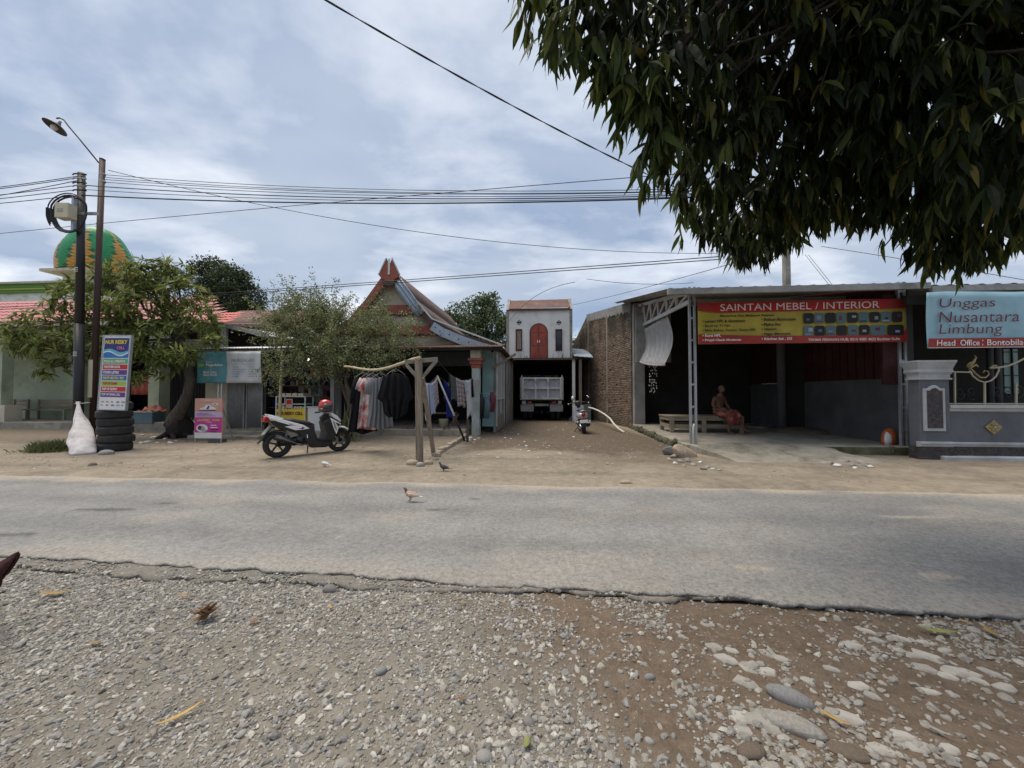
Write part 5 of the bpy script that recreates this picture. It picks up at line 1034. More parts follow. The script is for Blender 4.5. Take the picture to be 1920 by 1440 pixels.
# ------------------------------------------------------------------ green plastered house, left
FA = Frame(145, 15.2, -5.0)
def build_left_house():
    t = fthing('green_house', 'pale green plastered house with red tiled roof and a deep porch', 'house', FA)
    P = lambda px, py, v=0.0: FA.uz(px, py, v)
    FLZ = .30; uL = FA.u(-260); uR = FA.u(405); 
    MB().box(uL, uR, -.5, 6, -.05, FLZ).build('porch_floor', M['slab_concrete'], t, bev=.02)
    zl = P(70, 640)[1]; zp = P(70, 612)[1]; zc = P(70, 655, .2)[1]
    MB().box(uL, FA.u(160), -.35, 1.6, zl, zl + .10).build('porch_slab', M['concrete'], t, bev=.01); MB().box(uL, FA.u(160), -.1, .05, zl + .1, zp).build('parapet', M['grey_plaster'], t)
    MB().box(uL, FA.u(160), 1.5, 1.65, FLZ, zl).build('back_wall', M['green_plaster'], t)
    a = FA.u(150); MB().box(a, a + .25, -.1, 1.6, FLZ, zl).build('side_wall', M['green_plaster'], t)
    MB().box(FA.u(0, -.1) - .5, FA.u(12, -.1), -.25, .1, FLZ - .3, zl).build('pier', M['green_plaster'], t); MB().box(FA.u(0, -.3) - .55, FA.u(16, -.3), -.4, .12, FLZ - .3, .95).build('pier_base', M['cream_plaster'], t)
    MB().box(FA.u(20, 1.4), FA.u(150, 1.4), 1.35, 1.49, P(80, 662, 1.4)[1], zl).build('dark_transom', M['interior'], t)
    # right hand part: dark verandah with a pale pier
    MB().box(FA.u(120, 2.6), uR + 2.0, 2.6, 2.75, 0, 4.4).build('back_wall', M['interior'], t)
    pu = FA.u(283, -1.2); MB().box(pu, pu + .42, -1.3, -.9, 0, 3.6).build('pier', M['green_plaster'], t, bev=.01)
    MB().box(pu - .1, FA.u(408, -1), -1.25, -.9, 2.95, 3.3).build('beam', M['grey_plaster'], t); MB().box(FA.u(165), pu, -.6, -.4, 2.95, 3.2).build('beam', M['interior'], t)
    MB().box(FA.u(250, -1.4), FA.u(400, -1.4), -1.5, -.5, -.05, .42).build('verandah_step', M['concrete'], t, bev=.02)
    for i in range(12):
        u = FA.u(318 + i * 5.5, -.3); MB().tube([(u, -.3, .3), (u, -.3, 2.9)], .018, 6).build('grille_bar', M['black_metal'], t)
    # roof courses of pressed metal tiles
    zr0 = P(60, 605, -.5)[1]; n = 7; ridge_v = 4.2; rise = P(100, 574, 2.2)[1] - zr0
    ue = FA.u(412, -.5)
    for i in range(n):
        v0 = -.6 + i * .48; v1 = v0 + .52; z0 = zr0 + rise / 2.6 * (v0 + .6); z1 = zr0 + rise / 2.6 * (v1 + .6) + .0; L0 = uL - .4; R0 = ue - .55 * i
        m = MB(); k = int((R0 - L0) / .25 * 5)
        m.grid(lambda s, q: (L0 + (R0 - L0) * s, v0 + (v1 - v0) * q, z0 + (z1 - z0) * q + .022 * abs(math.sin(math.pi * (L0 + (R0 - L0) * s) / .25)) + .035 * (1 - q)), k, 1)
        m.build('tile_course', M['tile_red'] if False else M['tile_rose'], t, smooth=False, solid=.012)
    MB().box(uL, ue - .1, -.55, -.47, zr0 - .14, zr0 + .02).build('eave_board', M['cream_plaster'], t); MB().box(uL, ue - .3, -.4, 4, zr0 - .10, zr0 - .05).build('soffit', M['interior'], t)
    MB().box(uL, ue - 5, 3.2, 3.35, zp, zr0 + 1.0).build('upper_wall', M['interior'], t)
    # red tile porch roof piece on the right
    a, z0 = P(345, 607, -2.0); b, _ = P(421, 607, -2.0)
    for i in range(4):
        v0 = -2.0 + i * .4; zz = z0 + i * .17
        MB().grid(lambda s, q: (a + (b - .22 * i - a) * s, v0 + .44 * q, zz + .19 * q + .03 * (1 - q) + .02 * abs(math.sin(math.pi * (a + (b - a) * s) / .25))), 60, 1).build('tile_course', M['tile_red'], t, solid=.012)
    for nm, px0, px1, lab in (('porch_bench', 60, 133, 'long dark wooden bench against the green porch wall'), ('porch_chair', 14, 44, 'short dark wooden bench beside the porch pier')):
        u0, u1 = FA.u(px0, .9), FA.u(px1, .9); c = (u0 + u1) / 2; w = (u1 - u0) / 2
        b_ = thing(nm, lab, 'bench', FA.m @ Vector((c, .9, FLZ)), FA.rz)
        for y in (-.2, -.06, .08): MB().box(-w, w, y, y + .11, .40, .44).build('seat_slat', M['wood_bench'], b_)
        for z in (.55, .72): MB().box(-w, w, .2, .23, z, z + .12).build('back_slat', M['wood_bench'], b_)
        for x in (-w + .05, w - .05):
            for y in (-.17, .2): MB().box(x - .035, x + .035, y - .035, y + .035, 0, .40 if y < 0 else .85).build('leg', M['wood_bench'], b_)
    # red hanging cloth and household things in the verandah
    cl = thing('red_cloth', 'dark red cloth hanging in the verandah behind the tyre stack', 'cloth', FA.m @ Vector((FA.u(262, -.5), -.5, 0)), FA.rz)
    zc0, zc1 = P(262, 740, -.5)[1], P(262, 707, -.5)[1]
    MB().grid(lambda s, q: (-.35 + .7 * s, .03 * math.sin(s * 15), zc0 + (zc1 - zc0) * q), 20, 3).build('cloth', M['red_paint'], cl, smooth=True, solid=.004); MB().tube([(-.9, 0, zc1 + .01), (.9, 0, zc1 + .01)], .012, 6).build('line', M['cable'], cl)
    ct = thing('verandah_cupboard', 'dark teal boxed crate standing on the verandah step', 'crate', FA.m @ Vector((FA.u(278, -1.3), -1.3, .42)), FA.rz); MB().box(-.45, .45, -.25, .2, -.05, .32).build('box', M['ink_darkteal'], ct, bev=.01); MB().box(-.47, .47, -.27, .22, .32, .36).build('lid', M['ink_grey'], ct, bev=.01)
    # crumpled red tarp on the crate and orange tarp on the ground
    def heap(nm, lab, pos, s, m, seed):
        r = random.Random(seed); o = MB().grid(lambda a, b: ((a - .5) * s[0], (b - .5) * s[1], max(0, s[2] * math.sin(math.pi * a) * math.sin(math.pi * b) * (1 + .5 * math.sin(a * 17 + seed) * math.sin(b * 13)) + .04 * math.sin(a * 23 + b * 9))), 22, 14).build(nm, M[m] if isinstance(m, str) else m, None, smooth=True, solid=.01)
        o.location = pos; return tag(o, lab, 'tarp')
    heap('red_tarp', 'crumpled red sheet heaped on the verandah crate', FA.m @ Vector((FA.u(291, -1.3), -1.3, .78)), (.9, .4, .16), 'red_board', 2)
    p = gnd(278, 803, .06); heap('orange_tarp', 'crumpled striped orange tarpaulin on the ground below the mango tree', (p.x, p.y, gz(p.x, p.y) - .01), (1.1, .6, .22), mat('orange_tarp', (0.62,0.20,0.09), (0.60,0.36,0.25), 5, .5, bump=.3, stretch=(1, 4, 1)), 5)
build_left_house()
# ------------------------------------------------------------------ mosque with tiled dome
def build_mosque():
    fr = Frame(180, 40.0, -5); t = fthing('mosque', 'mosque with green and orange tiled dome and a striped green cornice', 'mosque', fr); P = lambda px, py, v=0.0: fr.uz(px, py, v)
    a, b = fr.u(-350), fr.u(150); z1 = P(50, 530)[1]; z0 = P(50, 548)[1]
    MB().box(a, b, .3, 13, 0, z0 + .05).build('wall', M['white_plaster'], t)
    h = (z1 - z0)
    for i, (m, q0, q1, o) in enumerate((('lime', 0, .25, .0), ('yel', .25, .45, .12), ('lime', .45, .8, .2), ('cr', .8, 1, .5))):
        MB().box(a, b + o, -o, 13, z0 + h * q0, z0 + h * q1 - .01).build('cornice_band', {'lime': flat('cor_green', (0.13, 0.30, 0.06)), 'yel': flat('cor_yellow', (0.45, 0.48, 0.12)), 'cr': M['cream_plaster']}[m], t)
    dz = P(180, 512, 6)[1]; du0, du1 = fr.u(105, 6), fr.u(256, 6); cx = (du0 + du1) / 2 - .3; Rm = (du1 - du0) / 2 * .62; zt = P(180, 428, 6)[1]
    vf = 6 - Rm - 1.2; e0 = fr.u(66, vf); e1 = cx + Rm + 1.4; ze = P(80, 503, vf)[1]
    MB().box(e0 + 1.4, e1 - 1.4, 6 - Rm - .1, 6 + Rm + .1, z1, ze - .2).build('drum', flat('drum_cream', (0.55, 0.55, 0.38)), t); MB().box(e0, e1, vf, 6 + Rm + 1.2, ze - .3, ze).build('drum_eave', M['cream_plaster'], t)
    n = 56; rows = 44; H_ = zt - dz
    def prof(s):
        ang = s * math.pi / 2; r = Rm * (math.cos(ang) ** .82) * (1 + .05 * math.sin(math.pi * min(1, s * 2.2))); return r, dz - .3 + (H_ + .3) * math.sin(ang) ** 1.02
    V = []; Q = []; MI = []
    for i in range(rows):
        for j in range(n):
            if (i + j) % 2: continue
            def pt(ii, jj, k=1.0):
                r, z = prof(max(0, min(1, ii / rows))); th = 2 * math.pi * jj / n; return (cx + r * k * math.cos(th), 6 + r * k * math.sin(th), z)
            b_ = len(V); V += [pt(i - .93, j, 1.0), pt(i, j + .93, 1.006), pt(i + .93, j, 1.012), pt(i, j - .93, 1.006)]; Q.append((b_, b_ + 1, b_ + 2, b_ + 3))
            s = i / rows; ph = (j / n * 6) % 1; tri = abs(ph - .5) * 2
            org = (s < .62) and tri > .25 + s * 1.05; edge = abs(tri - (.25 + s * 1.05)) < .10 and s < .66
            if 0.62 <= s < .95 and tri > .93: org = True
            MI.append(2 if (edge and (i * 3 + j * 5) % 4) else 1 if org else 0)
    me = np_mesh('dome_tiles', np.array(V), np.array(Q), [flat('dome_green', (0.035, 0.30, 0.11), .35), flat('dome_orange', (0.62, 0.30, 0.06), .35), flat('dome_dark', (0.03, 0.13, 0.09), .35)], mi=MI)
    d = link_mesh('dome', me, t); d['kind'] = 'stuff'
    MB().lathe([(prof(k / 20)[0] * .992, prof(k / 20)[1]) for k in range(21)], 40, Matrix.Translation((cx, 6, 0))).build('dome_core', flat('dome_base', (0.02, 0.16, 0.08), .4), t, smooth=True)
    MB().lathe([(.35, zt - .15), (.3, zt + .1), (.12, zt + .3), (.22, zt + .55), (.05, zt + .8), (.04, zt + 1.6), (0, zt + 1.7)], 14, Matrix.Translation((cx, 6, 0))).build('dome_spire', M['cream_plaster'], t, smooth=True)
    for k in range(3): 
        x = fr.u(28 + k * 17, -3); z = P(40, 574, -3)[1]; MB().lathe([(.22, z - .1), (.16, z + .15), (.05, z + .3), (0, z + .5)], 8, Matrix.Translation((x, -3, 0))).build('roof_finial', M['dark_plaster'], t, smooth=True); MB().box(x - .15, x + .15, -3.1, .5, 0, z - .08).build('finial_pier', M['white_plaster'], t)
build_mosque()
# ------------------------------------------------------------------ vehicles
def wheel(parent, x, r, w, rim_r, spokes, rim_m, nm='wheel', y=0.0, n=28):
    e = empty(nm, (x, y, r)); e.parent = parent; Mx = Matrix.Rotation(math.pi / 2, 4, 'X')
    k = [(rim_r, -w * .38), (rim_r + .012, -w * .5), (r - .03, -w * .5), (r - .008, -w * .32), (r, -w * .1), (r, w * .1), (r - .008, w * .32), (r - .03, w * .5), (rim_r + .012, w * .5), (rim_r, w * .38), (rim_r, -w * .38)]
    MB().lathe(k, n, Mx).build('tyre', M['rubber'], e, smooth=True)
    MB().lathe([(rim_r - .02, -w * .36), (rim_r + .004, -w * .40), (rim_r + .004, w * .40), (rim_r - .02, w * .36), (rim_r - .02, -w * .36)], n, Mx).build('rim', M[rim_m], e, smooth=True)
    MB().lathe([(0, -w * .42), (.04, -w * .42), (.045, 0), (.04, w * .42), (0, w * .42)], 14, Mx).build('hub', M[rim_m], e, smooth=True)
    for i in range(spokes):
        a = 2 * math.pi * i / spokes + .3; MB().bar((.03 * math.cos(a), 0, .03 * math.sin(a)), ((rim_r - .012) * math.cos(a), 0, (rim_r - .012) * math.sin(a)), .035, .03, (0, 1, 0)).build('spoke', M[rim_m], e, bev=.004)
    return e
def build_scooter():
    A = gnd(520, 857.5, .06); B = gnd(635, 845.5, .06); h = math.atan2(B.y - A.y, B.x - A.x); WB = 1.27
    t = thing('scooter', 'white and black scooter with a red helmet on its handlebar parked on the sand', 'scooter', (A.x, A.y, gz(A.x, A.y) - .005), h)
    def S(zx, zy): return ((zx - 385) / 870, (1225 - (zx - 385) * .104 - zy) / (855 - (zx - 385) * .043))
    Z = lambda pts: [S(*p) for p in pts]
    wheel(t, 0, .275, .115, .185, 5, 'alloy_dark', 'rear_wheel'); wheel(t, WB, .27, .09, .19, 5, 'alloy_dark', 'front_wheel')
    MB().lathe([(.05, -.004), (.10, -.004), (.10, .004), (.05, .004), (.05, -.004)], 20, Matrix.Translation((WB, -.06, .27)) @ Matrix.Rotation(math.pi / 2, 4, 'X')).build('brake_disc', M['alloy'], t)
    pr = lambda nm, pts, y0, y1, m, bev=.012, sub=0: MB().prism(Z(pts), y0, y1, 'xz').build(nm, M[m], t, bev=bev, bseg=3)
    # dark core: under-seat body, floor, leg shield
    pr('underbody', [(215,560),(460,540),(820,610),(985,620),(1000,760),(1060,880),(1300,905),(1310,985),(1200,1030),(930,1040),(860,960),(700,780),(420,720),(300,640)], -.125, .125, 'plastic_black', .03)
    pr('floor_mat', [(1000,865),(1040,850),(1300,890),(1310,915),(1060,905)], -.17, .17, 'plastic_black', .02)
    pr('leg_shield', [(1140,560),(1250,470),(1390,640),(1380,780),(1320,910),(1150,890),(1180,760)], -.19, .19, 'plastic_black', .03)
    pr('steering_cover', [(1120,470),(1240,400),(1300,470),(1250,560),(1180,650),(1130,600)], -.07, .07, 'plastic_black', .02)
    sc = MB(); sc.tube([S(150 + 300, 560) and (S(470, 545)[0], 0, S(470, 545)[1]), (S(600, 555)[0], 0, S(600, 555)[1]), (S(740, 580)[0], 0, S(740, 580)[1]), (S(880, 605)[0], 0, S(880, 605)[1]), (S(985, 640)[0], 0, S(985, 640)[1])], [.10, .125, .135, .135, .09], 14, flat=[.42, .42, .42, .42, .5]); sc.build('seat', M['seat_black'], t, smooth=True)
    for sg in (-1, 1):
        a, b = sorted((sg * .125, sg * .160))
        p = MB().prism(Z([(165,480),(225,490),(470,545),(780,625),(890,688),(760,712),(640,722),(460,662),(580,642),(350,575),(230,520)]), a, b, 'xz').build('side_panel', M['paint_white'], t, bev=.010, bseg=3)
        c, d = sorted((sg * .160, sg * .1625)); MB().prism(Z([(640,690),(760,700),(800,680),(760,655),(740,680),(690,690)]), c, d, 'xz').build('decal', M['ink_maroon'], p); MB().prism(Z([(520,600),(600,622),(660,640),(560,634)]), c, d, 'xz').build('decal', M['ink_grey'], p)
        a, b = sorted((sg * .15, sg * .205)); f = MB().prism(Z([(1250,482),(1300,500),(1460,582),(1415,655),(1400,700),(1372,782),(1340,720),(1300,620)]), a, b, 'xz').build('front_fairing', M['paint_white'], t, bev=.012, bseg=3)
        c, d = sorted((sg * .205, sg * .208)); MB().prism(Z([(1290,530),(1330,560),(1375,690),(1360,720),(1325,640)]), c, d, 'xz').build('decal', M['ink_grey'], f); MB().prism(Z([(1345,560),(1440,590),(1400,640)]), c, d, 'xz').build('decal', M['ink_black'], f)
        a, b = sorted((sg * .06, sg * .13)); MB().prism(Z([(190,450),(240,455),(400,495),(460,525),(400,528),(280,500),(200,475)]), a, b, 'xz').build('grab_rail', M['paint_white'], t, bev=.01, bseg=2)
    pr('front_cowl', [(1250,388),(1310,385),(1420,450),(1485,520),(1490,560),(1400,515),(1320,470)], -.13, .13, 'paint_white', .03)
    pr('nose', [(1300,480),(1400,515),(1490,560),(1460,640),(1420,650),(1300,600)], -.12, .12, 'plastic_black', .03)
    hl = S(1460, 520); MB().ell((hl[0], 0, hl[1]), (.05, .10, .045), 14, 8).build('headlight', M['chrome'], t, smooth=True)
    # fenders
    fa = S(1420, 660); ft = MB(); ft.lathe([(.285, -.075), (.315, -.06), (.325, 0), (.315, .06), (.285, .075)], 18, Matrix.Translation((WB, 0, .27)) @ Matrix.Rotation(math.pi / 2, 4, 'X'), math.radians(30), math.radians(150)); ft.build('front_fender', M['paint_white'], t, smooth=True, solid=.006)
    MB().lathe([(.295, -.06), (.31, 0), (.295, .06)], 16, Matrix.Translation((0, 0, .275)) @ Matrix.Rotation(math.pi / 2, 4, 'X'), math.radians(50), math.radians(160)).build('rear_fender', M['plastic_black'], t, smooth=True, solid=.008)
    MB().bar((-.10, 0, .66), (-.36, 0, .32), .012, .12, (0, 1, 0)).build('mud_flap', M['plastic_black'], t)
    pl = MB().bar((-.15, 0, .655), (-.275, 0, .50), .008, .20, (0, 1, 0)).build('number_plate', M['galv_dull'], t)
    tl = S(185, 545); MB().obox((tl[0], 0, tl[1]), (.10, .20, .11), (0, .25, 0)).build('tail_light', M['lamp_red'], t, bev=.025, bseg=3)
    MB().obox((tl[0] + .11, 0, tl[1] - .005), (.10, .25, .05), (0, .2, 0)).build('indicator', M['ink_white'], t, bev=.02)
    # fork, handlebar, mirrors
    a, b = S(1330, 470), (WB, .27)
    for y in (-.065, .065): MB().tube([(S(1400, 660)[0], y, S(1400, 660)[1]), (WB, y, .27)], [.024, .020], 8).build('fork', M['alloy_dark'], t, smooth=True)
    hb = S(1200, 400); hz = hb[1] + .015
    MB().tube([(hb[0] - .08, -.33, hz - .01), (hb[0], -.16, hz + .015), (hb[0] + .03, 0, hz + .01), (hb[0], .16, hz + .015), (hb[0] - .08, .33, hz - .01)], .014, 8).build('handlebar', M['plastic_black'], t, smooth=True)
    for sg in (-1, 1):
        MB().tube([(hb[0] - .085, sg * .345, hz - .012), (hb[0] - .035, sg * .22, hz)], .019, 8).build('grip', M['rubber'], t, smooth=True)
        MB().tube([(hb[0] + .02, sg * .20, hz), (hb[0] - .06, sg * .32, hz - .02)], .007, 6).build('brake_lever', M['alloy'], t)
    # exhaust, engine, stand
    MB().tube([(S(640, 960)[0], -.16, S(640, 960)[1] + .0), (S(520, 920)[0], -.17, S(520, 920)[1] + .01), (S(300, 860)[0], -.17, S(300, 860)[1] + .02)], [.055, .068, .062], 14).build('exhaust', M['alloy_dark'], t, smooth=True)
    MB().prism(Z([(290,845),(380,840),(640,940),(660,965),(560,930)]), -.245, -.232, 'xz').build('heat_shield', M['alloy'], t, bev=.008)
    MB().tube([(S(640, 965)[0], -.15, S(640, 965)[1]), (S(760, 985)[0], -.13, S(760, 985)[1]), (S(860, 965)[0], -.06, S(860, 965)[1])], .022, 8).build('exhaust_pipe', M['alloy'], t, smooth=True)
    e = S(740, 900); eng = MB().ell((e[0] - .04, 0, e[1] - .02), (.20, .13, .10), 14, 8).build('engine', M['alloy_dark'], t, smooth=True)
    MB().lathe([(0, -.03), (.04, -.03), (.042, -.008), (.085, -.008), (.09, .02), (.09, .06)], 20, Matrix.Translation((e[0], -.13, e[1])) @ Matrix.Rotation(-math.pi / 2, 4, 'X') @ Matrix.Scale(1, 4)).build('fan_cover', M['alloy_dark'], t, smooth=True)
    MB().box(.02, .55, .06, .14, .22, .40).build('drive_case', M['alloy_dark'], t, bev=.03)
    MB().tube([(S(930, 1020)[0], .10, .19), (S(950, 1130)[0], .22, .0)], .013, 6).build('side_stand', M['black_metal'], t)
    MB().tube([(S(850, 800)[0], -.14, S(850, 800)[1]), (S(850, 860)[0], -.16, S(850, 860)[1])], .012, 6).build('foot_peg', M['chrome'], t)
    MB().tube([(.10, -.10, .30), (.16, -.10, .58)], .025, 8).build('shock_absorber', M['alloy'], t)
    # helmet
    hc = S(1195, 262); hw = t.matrix_basis @ Vector((hc[0], -.06, hc[1]))
    m = thing('helmet', 'shiny red crash helmet with a smoked visor hung on the scooter handlebar', 'helmet', hw, h - .9)
    MB().lathe([(0, .145), (.05, .138), (.09, .115), (.12, .075), (.132, .03), (.132, -.02), (.126, -.05)], 24, Matrix.Scale(1.12, 4, (1, 0, 0))).build('shell', M['helmet_red'], m, smooth=True, solid=.01)
    MB().lathe([(.130, -.045), (.134, -.055), (.130, -.115), (.112, -.14)], 24, Matrix.Scale(1.12, 4, (1, 0, 0))).build('chin_bar', M['visor'], m, smooth=True, solid=.01)
    MB().lathe([(.139, .045), (.143, .0), (.140, -.07)], 16, Matrix.Scale(1.12, 4, (1, 0, 0)), math.radians(-75), math.radians(75)).build('visor', M['visor'], m, smooth=True, solid=.004)
    MB().obox((.01, -.152, -.065), (.05, .012, .022)).build('badge', M['chrome'], m)
build_scooter()
def build_silver_scooter():
    A = gnd(1097, 814, .06); t = thing('scooter', 'silver retro scooter with round red tail lamp parked in the drive beside the brick wall', 'scooter', (A.x, A.y, gz(A.x, A.y) - .005), math.pi / 2 - .06)
    t.rotation_euler = (-.09, 0, math.pi / 2 - .06)
    wheel(t, .25, .23, .11, .15, 5, 'alloy_dark', 'rear_wheel'); wheel(t, 1.5, .23, .10, .15, 5, 'alloy_dark', 'front_wheel')
    MB().tube([(-.03, 0, .64), (.06, 0, .62), (.25, 0, .61), (.55, 0, .60), (.80, 0, .55), (.90, 0, .45)], [.06, .165, .195, .19, .15, .08], 18, flat=[.8, .78, .75, .72, .8, .8]).build('rear_body', M['paint_silver'], t, smooth=True)
    MB().tube([(.02, 0, .47), (.25, 0, .45), (.55, 0, .42), (.80, 0, .36)], [.10, .15, .15, .13], 12, flat=.7).build('lower_body', M['plastic_black'], t, smooth=True)
    MB().tube([(.0, 0, .77), (.12, 0, .79), (.4, 0, .79), (.68, 0, .77), (.78, 0, .74)], [.07, .14, .15, .14, .07], 14, flat=.32).build('seat', M['seat_black'], t, smooth=True)
    MB().tube([(-.05, -.11, .76), (-.10, 0, .79), (-.05, .11, .76)], .018, 8).build('grab_rail', M['paint_silver'], t, smooth=True)
    MB().lathe([(0, -.02), (.06, -.012), (.068, .01)], 18, Matrix.Translation((-.055, 0, .65)) @ Matrix.Rotation(math.pi / 2, 4, 'Y')).build('tail_lamp', M['lamp_red'], t, smooth=True)
    MB().obox((.0, 0, .51), (.08, .16, .04)).build('reflector', M['lamp_red'], t, bev=.01)
    MB().obox((-.06, 0, .43), (.02, .27, .105), (0, .15, 0)).build('number_plate', M['ink_white'], t, bev=.004); 
    for s in (-1, 1): MB().ell((-.02, s * .20, .43), (.03, .03, .02), 8, 6).build('indicator', M['ink_white'], t, smooth=True)
    MB().bar((.0, 0, .40), (-.05, 0, .25), .012, .16, (0, 1, 0)).build('mud_flap', M['plastic_black'], t)
    MB().tube([(.75, -.15, .22), (.45, -.17, .25), (.08, -.17, .30)], [.03, .055, .05], 12).build('exhaust', M['alloy_dark'], t, smooth=True); MB().ell((.15, .12, .26), (.22, .07, .10), 12, 8).build('drive_case', M['chrome'], t, smooth=True)
    MB().box(.80, 1.15, -.15, .15, .26, .31).build('floor_board', M['plastic_black'], t, bev=.02)
    MB().prism([(1.08, .28), (1.16, .28), (1.30, .88), (1.22, .92)], -.20, .20, 'xz').build('leg_shield', M['paint_silver'], t, bev=.03); MB().ell((1.5, 0, .36), (.25, .075, .13), 12, 8).build('front_fender', M['paint_silver'], t, smooth=True)
    MB().tube([(1.24, 0, .86), (1.20, 0, 1.02)], [.07, .06], 10).build('steering_column', M['plastic_black'], t, smooth=True); MB().ell((1.25, 0, 1.02), (.10, .13, .075), 12, 8).build('handle_cowl', M['plastic_black'], t, smooth=True)
    MB().tube([(1.08, -.36, 1.0), (1.17, -.18, 1.03), (1.18, .18, 1.03), (1.08, .36, 1.0)], .017, 8).build('handlebar', M['plastic_black'], t, smooth=True)
    for s in (-1, 1): MB().tube([(1.06, s * .38, .995), (1.075, s * .34, 1.0)], .024, 8).build('bar_end', M['chrome'], t, smooth=True)
    MB().lathe([(0, -.012), (.075, -.010), (.082, .004), (.05, .02), (0, .024)], 20, Matrix.Translation((1.08, .17, 1.19)) @ Matrix.Rotation(math.pi / 2, 4, 'Y')).build('mirror', M['chrome'], t, smooth=True); MB().tube([(1.15, .20, 1.04), (1.10, .19, 1.12)], .007, 6).build('mirror_stem', M['black_metal'], t)
    mr = MB().obox((1.12, -.36, 1.22), (.02, .10, .045), (.9, 0, .3)).build('mirror', M['chrome'], t, bev=.01); MB().tube([(1.15, -.22, 1.04), (1.12, -.34, 1.20)], .007, 6).build('mirror_stem', M['black_metal'], t)
    MB().tube([(.75, .12, .20), (.72, .30, .01)], .014, 6).build('side_stand', M['black_metal'], t); MB().tube([(.62, -.17, .32), (.62, -.30, .33)], .018, 6).build('foot_peg', M['chrome'], t)
build_silver_scooter()
def build_truck():
    fr = Frame(1013.5, 18.95, -3.5); t = fthing('dump_truck', 'battered white tipper truck seen from behind in the dark carport', 'truck', fr); G = .05
    P = lambda px, py: fr.uz(px, py); u0, zt = P(977, 708); u1, zb = P(1055, 750); w = (u1 - u0) / 2; c = (u0 + u1) / 2
    tg = MB().box(c - w + .08, c + w - .08, -.02, .04, zb + .05, zt - .02).build('tailgate', mat('tail_panel_shaded', (0.46,0.49,0.53), (0.38,0.40,0.43), 4, .6, bump=.1, dirt=(0.20,0.18,0.16), dirt_amt=.4, dscale=3), t)  # greyer than the ribs: shade of the recess put into the panel colour
    for z in (zb + .03, (zb + zt) / 2 - .02, zt - .08): MB().box(c - w + .06, c + w - .06, -.13, -.015, z, z + .075).build('rib', M['truck_white'], tg, bev=.008)
    for s in (-1, -.33, .33, 1): MB().box(c + s * (w - .10) - .045, c + s * (w - .10) + .045, -.135, -.02, zb + .03, zt).build('rib', M['truck_white'], tg, bev=.008)
    for sx in (-1, 1):
        for (z, sz) in ((zb + .12, 1), (zt - .10, -1)): x = c + sx * (w - .16); MB().bar((x, -.06, z + sz * .12), (x - sx * .14, -.06, z), .05, .06).build('corner_gusset', M['truck_white'], tg)
    for s in (-1, 1):
        x0, x1 = sorted((c + s * (w - .06), c + s * w)); MB().box(x0, x1, -.06, 3.6, zb, zt + .02).build('bed_side', M['truck_white'], t, bev=.01)
        for k in range(7): x2, x3 = sorted((c + s * w, c + s * (w + .05))); MB().box(x2, x3, .1 + k * .52, .18 + k * .52, zb, zt).build('bed_rib', M['truck_white'], t)
        MB().tube([(c + s * (w - .03), -.03, zt), (c + s * (w - .03), -.03, zt + .12)], [.04, .02], 8).build('hinge_post', M['truck_rim'], t)
        x0, x1 = sorted((c + s * (w - .62), c + s * (w + .02))); MB().box(x0, x1, .08, .10, .52, .86).build('mud_flap', M['galv_dull'], t)
        MB().box(c + s * (w - .14) - .09, c + s * (w - .14) + .09, .0, .08, .88, 1.05).build('tail_lamp_box', M['truck_white'], t, bev=.01); MB().box(c + s * (w - .42) - .10, c + s * (w - .42) + .10, .0, .06, .92, 1.02).build('tail_lamp', M['lamp_red'], t, bev=.01)
        e = empty('rear_wheel', (c + s * (w - .33), .75, .40 + G)); e.parent = t
        for q in (-.13, .13):
            MB().lathe([(.24, -.09), (.36, -.10), (.39, -.07), (.40, 0), (.39, .07), (.36, .10), (.24, .09), (.24, -.09)], 26, Matrix.Translation((q, 0, 0)) @ Matrix.Rotation(math.pi / 2, 4, 'Y')).build('tyre', M['rubber'], e, smooth=True)
            MB().lathe([(0, -.04), (.12, -.04), (.14, 0), (.24, .0), (.245, .05)], 20, Matrix.Translation((q, 0, 0)) @ Matrix.Rotation(math.pi / 2, 4, 'Y')).build('rim', M['truck_rim'], e, smooth=True)
        e = empty('front_wheel', (c + s * (w - .28), 3.6, .40 + G)); e.parent = t; MB().lathe([(.24, -.09), (.36, -.10), (.40, 0), (.36, .10), (.24, .09), (.24, -.09)], 24, Matrix.Rotation(math.pi / 2, 4, 'Y')).build('tyre', M['rubber'], e, smooth=True)
    MB().box(c - w + .05, c + w - .05, .05, 3.6, zb, zb + .06).build('bed_floor', M['truck_white'], t); MB().box(c - w, c + w, 3.5, 3.6, zb, zt + .28).build('head_board', M['truck_rim'], t)
    for s in (-.38, .38): MB().box(c + s - .05, c + s + .05, .1, 5.0, .70, .95).build('chassis_rail', M['black_metal'], t)
    MB().box(c - w + .1, c + w - .1, .12, .2, .78, .90).build('rear_bumper', M['galv_dull'], t); MB().tube([(c - w + .2, .75, .45), (c + w - .2, .75, .45)], .09, 10).build('axle', M['black_metal'], t); MB().ell((c, .75, .45), (.2, .2, .18), 12, 8).build('differential', M['black_metal'], t, smooth=True)
    MB().box(c - w + .08, c + w - .08, 3.75, 5.2, .75, 2.35).build('cab', M['truck_white'], t, bev=.1)
    o = MB().grid(lambda a, b: (c - .55 + 1.1 * a, .4 + 2.6 * b, zt - .15 + .30 * math.sin(math.pi * a) * math.sin(math.pi * min(1, b * 1.3)) + .04 * math.sin(a * 21 + b * 8)), 26, 20).build('blue_tarp', M['tarp_blue'], None, smooth=True, solid=.01); o.location = fr.o; o.rotation_euler = (0, 0, fr.rz); tag(o, 'blue tarpaulin heaped over the load in the truck bed', 'tarp')
